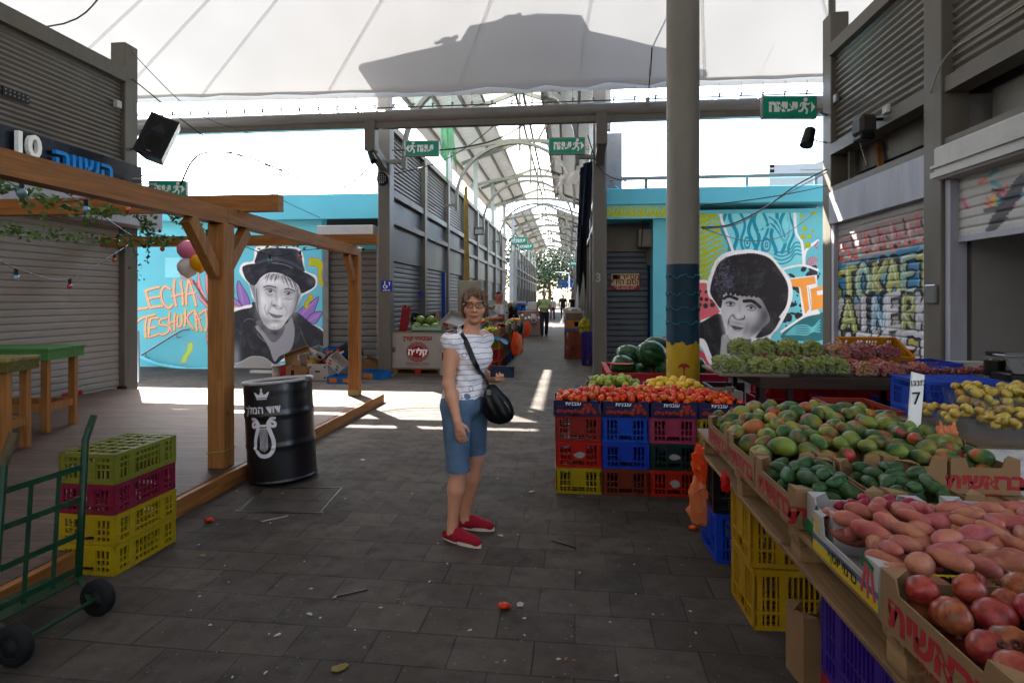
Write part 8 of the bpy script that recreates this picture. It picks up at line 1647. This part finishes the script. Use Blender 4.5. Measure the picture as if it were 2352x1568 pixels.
 if face:
  lip = S.get('lip', '8f4a42'); cl = tint((0, -.092, -.0605), (.026, .02, .0115), lip, .9); cl = tint((0, -.105, -.0615), (.019, .03, .0022), '4a2420', .9); cl = tint((.023, -.09, -.0585), (.007, .03, .0024), '4a2420', .9); cl = tint((-.023, -.09, -.0585), (.007, .03, .0024), '4a2420', .9)
  for s_ in (-1, 1): cl = tint((s_*.030, -.095, .012), (.0145, .03, .0052), '7d695b', .8); cl = tint((s_*.030, -.095, .012), (.0066, .03, .0052), '2a211e', 1.); cl = tint((s_*.030, -.09, .0205), (.019, .03, .0026), '3a2620', .85); cl = tint((s_*.031, -.09, .036), (.021, .03, .0045), S.get('brow', '6a5242'), .6); cl = tint((s_*.042, -.08, -.02), (.02, .04, .02), 'b8705c', .25); cl = tint((s_*.030, -.09, -.003), (.018, .03, .006), '7a4f40', .35); cl = tint((s_*.009, -.108, -.034), (.005, .02, .004), '4a2a22', .8)
  if S.get('beard'): cl = tint((0, -.06, -.07), (.062, .07, .05), S['beard'], .75)
 body = mesh('body', P, Q, skin_attr, t, smooth=True, vcol=cl)
 if topm is not None:
  T = g(); o = .012
  for c_, r in tors:
   if c_[2] > J['waist']-.2: T.ell(c_, V3(*r)+o, .05, R=Rb)
  for a, b in (('shR', 'elR'), ('shL', 'elL')): T.cone(J[a], J[a]+(J[b]-J[a])*(sleeve+(.2 if sleeve > .3 else -.12)), .050*S.get('arm', 1)+o+.006, .046*S.get('arm', 1)+o+.01, .045)
  T.cone(J['neck']-V3(0, 0, .06), J['neck']-V3(0, 0, .01), .075, .056, .04)
  P, Q = T.surf(); nv = (J['neck']-J['waistp']); nv = nv/np.linalg.norm(nv)
  m = P@nv < (J['neck']-V3(0, 0, S.get('neckdrop', .015)))@nv; m &= P[:, 2] > J['hem']
  for a, b in (('shR', 'elR'), ('shL', 'elL')) if sleeve > .3 else ():
   d = (J[b]-J[a]); L_ = np.linalg.norm(d); d = d/L_; tt = (P-J[a])@d; rad = np.linalg.norm(P-J[a]-tt[:, None]*d, axis=1); ow = J[a]-J['waistp']; ow[2] = 0; ow = ow/np.linalg.norm(ow); m &= ~((tt > L_*sleeve) & (tt < L_*(sleeve+.2)+.09) & (rad < .085*S.get('arm', 1)) & (((P-J[a]-tt[:, None]*d)@ow > -.03) | (sleeve > .5)))
  keep = m[Q].all(1); Q = Q[keep]; us = np.unique(Q); mp = np.full(len(P), -1); mp[us] = np.arange(len(us)); P = T.relax(P, T_all(Q, len(P)), 1)[us]; Q = mp[Q]
  wr = P.copy();
  if S.get('wrinkle', 1): nz = .0035*np.sin(P[:, 2]*70+P[:, 0]*60+np.sin(P[:, 1]*40)*2)+.003*np.sin(P[:, 2]*38-P[:, 0]*90+P[:, 1]*50); cxy = P-J['waistp']; cxy[:, 2] = 0; nn = cxy/(np.linalg.norm(cxy, axis=1)[:, None]+1e-6); P = P+nn*nz[:, None]
  mesh('shirt', P, Q, topm, t, smooth=True)
 if botm is not None:
  T = g(); o = .010
  for c_, r in tors:
   if c_[2] < J['waist']+.06: T.ell(c_, V3(*r)+o, .05, R=Rb)
  for a, b, c_ in (('hiR', 'knR', 'anR'), ('hiL', 'knL', 'anL')):
   k = S.get('leg', 1.); T.cone(J[a], J[b], .087*k+o, .062*k+o, .03)
   if leg_cover > .6: T.cone(J[b], J[c_]+V3(0, 0, -.02), .062*k+o, .050*k+o, .02)
   else: T.cone(J[b], J[b]+(J[c_]-J[b])*.15, .060*k+o, .058*k+o, .02)
  P, Q = T.surf(); m = P[:, 2] < J['waist']+.02
  zc = J['hemR'], J['hemL']; dR = np.linalg.norm((P-J['knR'])[:, :2], axis=1); dL = np.linalg.norm((P-J['knL'])[:, :2], axis=1); m &= P[:, 2] > np.where(dR < dL, zc[0], zc[1]); keep = m[Q].all(1); Q = Q[keep]; us = np.unique(Q); mp = np.full(len(P), -1); mp[us] = np.arange(len(us)); P = T.relax(P, T_all(Q, len(P)), 1)[us]; Q = mp[Q]
  mesh('trousers' if leg_cover > .6 else 'shorts', P, Q, botm, t, smooth=True)
 if shoem is not None:
  for a in 'RL':
   an, to_ = J['an'+a], J['toe'+a]; d = to_-an; d[2] = 0; L_ = np.linalg.norm(d); d = d/L_; T = SDF(gridax(min(an[0], to_[0])-.12, max(an[0], to_[0])+.12, res*.7), gridax(min(an[1], to_[1])-.12, max(an[1], to_[1])+.12, res*.7), gridax(-.02, .14, res*.7)); hl = an-d*.045; hl[2] = .035; tt = to_+d*.02; tt[2] = .03
   T.cone(hl, an+d*.03+V3(0, 0, .04-an[2]), .034, .042, .02); T.cone(an+d*.05+V3(0, 0, .05-an[2]), tt, .043, .030, .03); T.cut((0, 0, -1), -.012)
   P, Q = T.surf(); P[:, 2] = np.maximum(P[:, 2], .012); m = ~((P[:, 2] > .062+.02*np.clip((P-an)@d/.1, -1, 1)) & (((P-an)@d) < .03)); keep = m[Q].all(1); mesh('shoe', P, Q[keep], shoem, t, smooth=True)
   sd = V3(-d[1], d[0], 0); out = []
   for g_ in np.linspace(0, 2*math.pi, 28, endpoint=False):
    u = math.cos(g_); v = math.sin(g_); cL = (hl+tt)/2; out.append(cL+d*u*(np.linalg.norm(tt-hl)/2+.034)+sd*v*(.036+.006*u)*(1-.1*u*u))
   MB().prism([(q[0], q[1], .001) for q in out], (0, 0, .020)).build('sole', mat('shoe_sole', 'b5aa98', .7, .1), t)
 if hairstyle:
  T = SDF(gridax(h[0]-.16, h[0]+.16, res*.6), gridax(h[1]-.16, h[1]+.16, res*.6), gridax(h[2]-.20, h[2]+.17, res*.6)); th = lambda c_, r, k=.02, mode='add': T.ell(hp(*c_), V3(*r)*hs, k*hs, mode, R=Rn)
  if hairstyle == 'short':
   th((0, .022, .045), (.080, .098, .084)); th((0, -.085, -.02), (.10, .055, .088), .012, 'sub'); th((0, 0, -.11), (.14, .16, .095), .02, 'sub')
  elif hairstyle == 'cap':
   th((0, .03, .07), (.072, .082, .058)); T.cut(tuple(-(Rn@V3(0, -.25, 1))), float(-(Rn@V3(0, -.25, 1))@hp(0, 0, .065)))
  else:
   th((0, .020, .034), (.085, .101, .092)); th((.056, .026, -.020), (.030, .060, .056), .03); th((-.056, .026, -.022), (.030, .062, .060), .03); th((0, .065, -.025), (.070, .044, .066), .03)
   th((-.002, -.112, -.012), (.060, .078, .108), .012, 'sub'); th((0, 0, -.16), (.16, .18, .070), .03, 'sub'); th((.038, -.070, .078), (.045, .030, .026), .012, 'add'); th((-.056, -.058, .050), (.026, .035, .044), .012)
  P, Q = T.surf();
  if hairstyle == 'bob':
   L = (P-h)@Rn; a = np.arctan2(L[:, 0], -L[:, 1]); P = P+((L/ (np.linalg.norm(L, axis=1)[:, None]))*(.0028*np.sin(a*34+L[:, 2]*60)+.002*np.sin(a*71+L[:, 2]*30))[:, None])@Rn.T
  mesh('hair' if hairstyle != 'cap' else 'skullcap', P, Q, hairc, t, smooth=True)
  if hairstyle == 'bob' and face:
   r_ = np.random.RandomState(5); mb = MB(); ax_h = hp(0, .02, .13)
   for i in r_.choice(len(P), 650):
    p = P[i]; L_ = (p-hp(0, .02, .02)); nn = L_/np.linalg.norm(L_); dn = p-ax_h; dn = dn-nn*(dn@nn); dn = dn/(np.linalg.norm(dn)+1e-6); sd = np.cross(nn, dn); ln = r_.uniform(.018, .045); cur = r_.normal(0, .25)
    a0 = p+nn*.0015; a1 = a0+dn*ln*.5+sd*cur*ln*.3+nn*.0015; a2 = a0+dn*ln+sd*cur*ln-nn*r_.uniform(-.003, .004); wv = sd*.0011; mb.k = int(r_.rand() < .45)
    mb.add([a0-wv, a0+wv, a1+wv, a1-wv, a2], [(0, 1, 2, 3), (3, 2, 4)])
   mb.build('hair_strands', [mat('hair_strand_light', 'b08d70', .45, .2), mat('hair_strand_dark', '4a3022', .5, .2)], t)
 if extras: extras(t, hp, Rn, J)
 return t
def T_all(Q, n): return Q
# ---- the woman
OFF = 3.7; lat0 = (1076-1176)/F*OFF
wl = Vector((lat0*cs-OFF*sn, lat0*sn+OFF*cs, 0))
fdir = V3(.80, -.60, 0); rdir = V3(-.60, -.80, 0)
byaw = math.atan2(.80, .60)      # body frame: -y faces fdir
J = dict(head=V3(.040, -.015, 1.500), neck=V3(.020, .0, 1.365), waist=.98, waistp=V3(-.015, .01, 1.0), hem=.905, byaw=byaw, yaw=math.radians(4), pitch=math.radians(1),
   shR=V3(-.098, -.125, 1.283), elR=V3(-.112, -.145, 1.015), wrR=V3(-.055, -.185, .800), shL=V3(.095, .120, 1.293), elL=V3(.070, .100, 1.045), wrL=V3(.160, .040, 1.026),
   hiR=V3(-.078, -.045, .84), hiL=V3(.030, .090, .84), knR=V3(-.060, -.075, .455), knL=V3(.036, .125, .475), anR=V3(-.098, -.050, .085), anL=V3(-.030, .150, .085), toeR=V3(.045, -.135, .035), toeL=V3(.115, .115, .035), hemR=.450, hemL=.505,
   handR=dict(dir=V3(.22, .02, -1), palm=V3(.35, .9, .0), curl=.30, thumb=1), handL=dict(dir=V3(.50, -.85, .05), palm=V3(0, .1, 1), curl=.95, thumb=-1))
S = dict(torso=[(V3(.012, -.002, 1.215), (.143, .094, .115)), (V3(.035, -.018, 1.165), (.120, .103, .075)), (V3(.0, .005, 1.06), (.119, .092, .12)), (V3(-.025, .02, .92), (.148, .112, .11)), (V3(-.040, .03, .86), (.150, .120, .09)), (V3(.005, .0, 1.29), (.135, .06, .055))], leg=.98, arm=.98, head=.985, neckr=.98, lip='8a4a42', neckdrop=.035)
top = mat('striped_top_white', 'd0cacc', .75, .05, 5)
n = top.node_tree.nodes; L = top.node_tree.links; b = n['Principled BSDF']; old = b.inputs['Base Color'].links[0].from_socket
tc = n.new('ShaderNodeTexCoord'); sp = n.new('ShaderNodeSeparateXYZ'); L.new(tc.outputs['Object'], sp.inputs[0]); nz = n.new('ShaderNodeTexNoise'); nz.inputs['Scale'].default_value = 7; nz.inputs['Detail'].default_value = 3; L.new(tc.outputs['Object'], nz.inputs[0])
ma = n.new('ShaderNodeMath'); ma.operation = 'MULTIPLY_ADD'; ma.inputs[1].default_value = .045; L.new(nz.outputs[0], ma.inputs[0]); L.new(sp.outputs[2], ma.inputs[2]); md = n.new('ShaderNodeMath'); md.operation = 'MODULO'; md.inputs[1].default_value = .034; L.new(ma.outputs[0], md.inputs[0]); lt = n.new('ShaderNodeMath'); lt.operation = 'LESS_THAN'; lt.inputs[1].default_value = .0034; L.new(md.outputs[0], lt.inputs[0])
vo = n.new('ShaderNodeTexVoronoi'); vo.inputs['Scale'].default_value = 11; L.new(tc.outputs['Object'], vo.inputs[0]); cp = n.new('ShaderNodeMath'); cp.operation = 'COMPARE'; cp.inputs[1].default_value = .17; cp.inputs[2].default_value = .022; L.new(vo.outputs['Distance'], cp.inputs[0])
mxx = n.new('ShaderNodeMath'); mxx.operation = 'MAXIMUM'; L.new(lt.outputs[0], mxx.inputs[0]); L.new(cp.outputs[0], mxx.inputs[1]); mx = n.new('ShaderNodeMix'); mx.data_type = 'RGBA'; L.new(mxx.outputs[0], mx.inputs[0]); L.new(old, mx.inputs[6]); mx.inputs[7].default_value = (.06, .06, .09, 1); L.new(mx.outputs[2], b.inputs['Base Color'])
denim = mat('blue_denim', '485c70', .8, .35, 7, bump=.25, bscale=260); hairw = mat('light_brown_hair', '755540', .5, .45, 26, stretch=(3, 3, .6)); redsh = mat('red_knit_shoe', '820f22', .8, .15, 60, bump=.3, bscale=300)
def woman_extras(t, hp, Rn, J):
 fr = mat('glasses_frame', '120c10', .25, .05)
 for s_ in (-1, 1):
  P = [hp(s_*(.031+.0255*math.cos(a)+(.004 if math.sin(a) > .3 and math.cos(a) > 0 else 0)), -.1105+.010*(1-math.cos(a))*0+abs(math.cos(a))*.003, .010+.0195*math.sin(a)+(.005*math.cos(a) if math.sin(a) > 0 else 0)) for a in np.linspace(0, 2*math.pi, 22, endpoint=False)]
  MB().tube([tuple(p) for p in P], .0022, 6, closed=True).build('glasses_rim', fr, t); MB().tube([tuple(hp(s_*.058, -.106, .019)), tuple(hp(s_*.078, -.05, .014)), tuple(hp(s_*.080, .005, .008))], .002, 6).build('glasses_arm', mat('pink_glasses_arm', 'a84a4a', .3, .05), t)
 MB().tube([tuple(hp(-.008, -.110, .014)), tuple(hp(0, -.113, .017)), tuple(hp(.008, -.110, .014))], .002, 6).build('glasses_bridge', fr, t)
 MB().tube([tuple(hp(-.079, .0, -.045)), tuple(hp(-.081, -.002, -.056))], .003, 6).build('earring', mat('gold', 'c09a4a', .2, .1, metal=.8), t)
 for a, n_ in (('R', 16), ('L', 12)):       # frayed hems
  r_ = random.Random(n_); mb = MB(); c_ = J['kn'+a]; z = J['hem'+a]+.004
  for i in range(46): g_ = r_.uniform(0, 6.28); rr_ = .071; p = V3(c_[0]+rr_*math.cos(g_), c_[1]+rr_*math.sin(g_), z); mb.tube([tuple(p), tuple(p+V3(r_.gauss(0, .004), r_.gauss(0, .004), -.008-.012*r_.random()))], .0009, 3)
  mb.build('frayed_hem', mat('denim_fray', '7f97ad', .8, .2), t)
W1 = person('woman in striped white top, knee length denim shorts and red shoes holding a phone', wl, TH, J, S, 'b27e62', hairw, top, denim, redsh, res=.0085, fine=([(-.16, .30, .0062)], [(-.26, .08, .0062)], [(.60, .84, .0045), (1.0, 1.14, .0045), (1.36, 1.62, .0042)]), sleeve=.12, leg_cover=.4, hairstyle='bob', extras=woman_extras)
def WL(*p): return Vector(wl)+Matrix.Rotation(TH, 3, 'Z') @ Vector(p)
leather = mat('black_leather', '0e0e10', .38, .2, 12, bump=.3, bscale=50)
BG = thing('shoulder_bag', 'slouchy black leather shoulder bag hanging at the front of the woman', 'bag', WL(.20, -.06, .75))
T = SDF(gridax(.03, .36, .008), gridax(-.22, .10, .008), gridax(.72, 1.06, .008)); bc = V3(.195, -.055, .875); Rg = np.array(Matrix.Rotation(math.radians(-12), 3, 'Z') @ Matrix.Rotation(math.radians(-8), 3, 'Y'))
T.ell(bc+V3(0, 0, -.025), (.092, .048, .105), .03, R=Rg); T.ell(bc+V3(-.035, 0, .06), (.055, .034, .070), .04, R=Rg); T.ell(bc+V3(.055, 0, -.055), (.045, .045, .055), .03, R=Rg); T.ell(bc+V3(-.05, 0, -.02), (.04, .042, .085), .03, R=Rg)
P, Q = T.surf(); P = T.relax(P, Q, 1); P += (V3(0, 1, 0)*(.003*np.sin(P[:, 0]*110+P[:, 2]*60))[:, None]); R4 = np.array(Matrix.Rotation(TH, 3, 'Z')); mesh('bag_body', P@R4.T+np.array(wl), Q, leather, BG, smooth=True, world=True)
sp_ = [(-.02, .10, 1.33), (-.055, .02, 1.375), (-.075, -.04, 1.372), (-.060, -.085, 1.33), (-.01, -.128, 1.235), (.045, -.145, 1.14), (.085, -.130, 1.05), (.118, -.105, .985), (.135, -.085, .95)]
from mathutils.bvhtree import BVHTree
_sh = [o for o in KIDS[W1.name] if o.name.startswith('shirt')][0].data; bv = BVHTree.FromPolygons([v.co[:] for v in _sh.vertices], [p_.vertices[:] for p_ in _sh.polygons])
sp_ = [(-.01, .06, 1.34), (-.045, .0, 1.372)]
for x_, z_ in ((-.055, 1.352), (-.035, 1.325), (-.011, 1.29), (.008, 1.25), (.028, 1.20), (.05, 1.15), (.075, 1.10), (.10, 1.055), (.118, 1.02), (.13, .985)):
 hit = bv.ray_cast(Vector((x_, -.7, z_)), Vector((0, 1, 0)))[0]; sp_.append((x_, (hit.y if hit else -.03)-.006, z_))
sp_.append((.15, -.085, .945))
sp_ = [WL(*p) for p in sp_]; Q_ = [Vector(q) for q in Canvas3(sp_, 6)]
mb = MB()
ctr = WL(0, 0, 1.15)
V = []; F_ = []
for i, q in enumerate(Q_):
 tt = (Q_[min(i+1, len(Q_)-1)]-Q_[max(i-1, 0)]).normalized(); out = (q-Vector((ctr.x, ctr.y, q.z-.06 if i > 14 else q.z-.12))).normalized(); sd = tt.cross(out).normalized(); out = sd.cross(tt).normalized()
 for a, b_ in ((-.017, 0), (.017, 0), (.017, .005), (-.017, .005)): V.append(q+sd*a+out*b_)
for i in range(len(Q_)-1):
 for k in range(4): l = (k+1) % 4; F_.append((i*4+k, i*4+l, (i+1)*4+l, (i+1)*4+k))
mesh('strap', V, F_, leather, BG, world=True)
part(MB().cbox(WL(.135, -.088, .955), (.03, .012, .035), .004), 'strap_ring', galv, BG); part(MB().tube([WL(.235, -.112, .90), WL(.262, -.105, .865)], .004, 6), 'zip_pull', galv, BG)
c_ = V3(.222, -.045, 1.082); PHN = thing('smartphone', 'dark navy blue phone in its case held by the woman', 'phone', WL(*c_)); M_ = Matrix.Translation(WL(*c_)) @ (Matrix.Rotation(TH+math.radians(6), 4, 'Z') @ Matrix.Rotation(math.radians(3), 4, 'Y'))
mb = MB(); mb.M = M_; mb.box((-.076, -.005, -.036), (.076, .005, .036), .004); mb.build('phone_case', mat('navy_phone_case', '14233c', .4, .1), PHN, world=True); mb = MB(); mb.M = M_; mb.box((.050, -.0075, .008), (.070, -.0052, .030), .001); mb.build('camera_lens', black, PHN, world=True)
mb = MB(); mb.M = M_ @ Matrix.Rotation(0, 4, 'X')
# ---- people in the arcade
def std(hh, gait=0., byaw=0., yaw=0., arms=((.0, 0), (.0, 0))):
 k = hh/1.75; R = np.array(Matrix.Rotation(byaw, 3, 'Z')); q = lambda x, y, z: R@V3(x, y, z)*k
 g = gait
 J = dict(head=q(0, -.02, 1.63), neck=q(0, 0, 1.48), waist=1.0*k, waistp=q(0, 0, 1.05), hem=.93*k, byaw=byaw, yaw=byaw+yaw, pitch=0., shR=q(-.19, 0, 1.42), shL=q(.19, 0, 1.42), elR=q(-.25, .02+g*.10, 1.13), elL=q(.25, .02-g*.10, 1.13), wrR=q(-.26, -.02+g*.14, .88), wrL=q(.26, -.02-g*.14, .88),
    hiR=q(-.09, 0, .92), hiL=q(.09, 0, .92), knR=q(-.10, -.03-g*.14, .50), knL=q(.10, -.03+g*.06, .50), anR=q(-.10, -g*.18+.02, .09), anL=q(.10, g*.20+.02, .09), toeR=q(-.12, -.14-g*.18, .035), toeL=q(.12, -.14+g*.20, .035), hemR=.06, hemL=.06, handR=dict(dir=R@V3(0, -.1, -1), palm=R@V3(1, 0, 0), curl=.4, thumb=-1), handL=dict(dir=R@V3(0, -.1, -1), palm=R@V3(-1, 0, 0), curl=.4, thumb=1)); return J, q, k
def tor(q, k, fat=1.): return [(q(0, 0, 1.30), (.17*k, .115*k*fat, .16*k)), (q(0, -.01, 1.12), (.158*k*fat, .125*k*fat, .13*k)), (q(0, 0, .96), (.165*k, .12*k, .10*k)), (q(0, .0, 1.42), (.18*k, .07*k, .06*k))]
p = G(1250, 772); J2, q, k = std(1.84, 1., math.radians(2)); greens = mat('olive_green_tshirt', '8a9469', .8, .1, 5, bump=.1); dark_tr = mat('dark_grey_trousers', '25272b', .8, .2, 8); jean = mat('dark_jeans', '1d2a40', .8, .2, 9); shoe_d = mat('dark_shoe', '23211f', .6, .2)
person('grey haired man in olive green t-shirt walking towards the camera with a white bag', p, TH, J2, dict(torso=tor(q, k, 1.25), leg=1.1, arm=1.1, head=1.05), '94604a', mat('grey_hair', '77736c', .7, .2, 20), greens, dark_tr, shoe_d, res=.014, sleeve=.75)
o = crumple((p.x-.42, p.y-.1, .92), .13, .36, filmmat('white_film', 'c9c4be', .4), 61, 'carrier_bag', 'white plastic carrier bag with red print held by the man in olive green', 'bag', pinch=.1); MB().add([(-.07, -.075, -.2), (.06, -.075, -.2), (.05, -.075, -.3), (-.06, -.075, -.3)], [(0, 1, 2, 3)]).build('red_print', redink, o)
p = G(1140, 791); J3, q, k = std(1.70, 0, math.radians(-70), math.radians(-5)); J3['elR'] = q(-.24, -.02, 1.14); J3['wrR'] = q(-.10, -.26, 1.13); J3['elL'] = q(.24, -.02, 1.14); J3['wrL'] = q(.10, -.26, 1.11); J3['pitch'] = math.radians(12)
for a in 'RL': J3['hand'+a] = dict(dir=q(.3 if a == 'R' else -.3, -1, 0), palm=V3(0, 0, 1), curl=.5, thumb=1)
person('bald bearded man with dark skullcap and white polo shirt standing behind the arcade stall', AD(1147, 700, 13.2).xy.to_3d(), TH, J3, dict(torso=tor(q, k, 1.25), leg=1.05, arm=1.1, head=1.05, beard='9a9088'), '9a5c44', mat('dark_skullcap', '26221f', .8, .2), mat('white_polo', 'b9b3ad', .8, .08), dark_tr, shoe_d, res=.013, sleeve=.75, hairstyle='cap')
c = AD(1130, 712, 13.0); o = MB().ell((0, 0, 0), (.07, .06, .055), 10, 6).ell((.05, 0, .03), (.04, .04, .04), 8, 5).build('snack_bag', mat('nut_bag', 'a9976a', .4, .2, 20), smooth=True); o.location = c; tag(o, 'small clear bag of nuts in the hands of the man with the skullcap', 'bag')
for (px, py, hh, byaw, topc, label, g_, hs_, hc) in ((1293, 733, 1.88, math.pi, '17181d', 'man in dark t-shirt and jeans walking away down the arcade', 1., 'short', '2a221e'), (1269, 734, 1.66, math.pi*.9, 'a39a9a', 'dark haired woman in a pale top walking away beside the man in green', .6, 'bob', '2a1d18'), (1314, 728, 1.80, math.pi*1.05, '141416', 'man in black walking away farthest down the arcade', .8, 'short', '1d1a18')):
 J4, q, k = std(hh, g_, byaw); person(label, G(px, py), TH, J4, dict(torso=tor(q, k, 1.0), leg=1., arm=1.), '8a5a46', mat('hair_'+hc, hc, .7, .2), mat('top_'+topc, topc, .8, .1), jean, shoe_d, res=.02, face=False, sleeve=.7, hairstyle=hs_, fingers=False)
p = AD(1118, 725, 12.3); J5, q, k = std(1.15, 0, math.radians(-90)); o = None
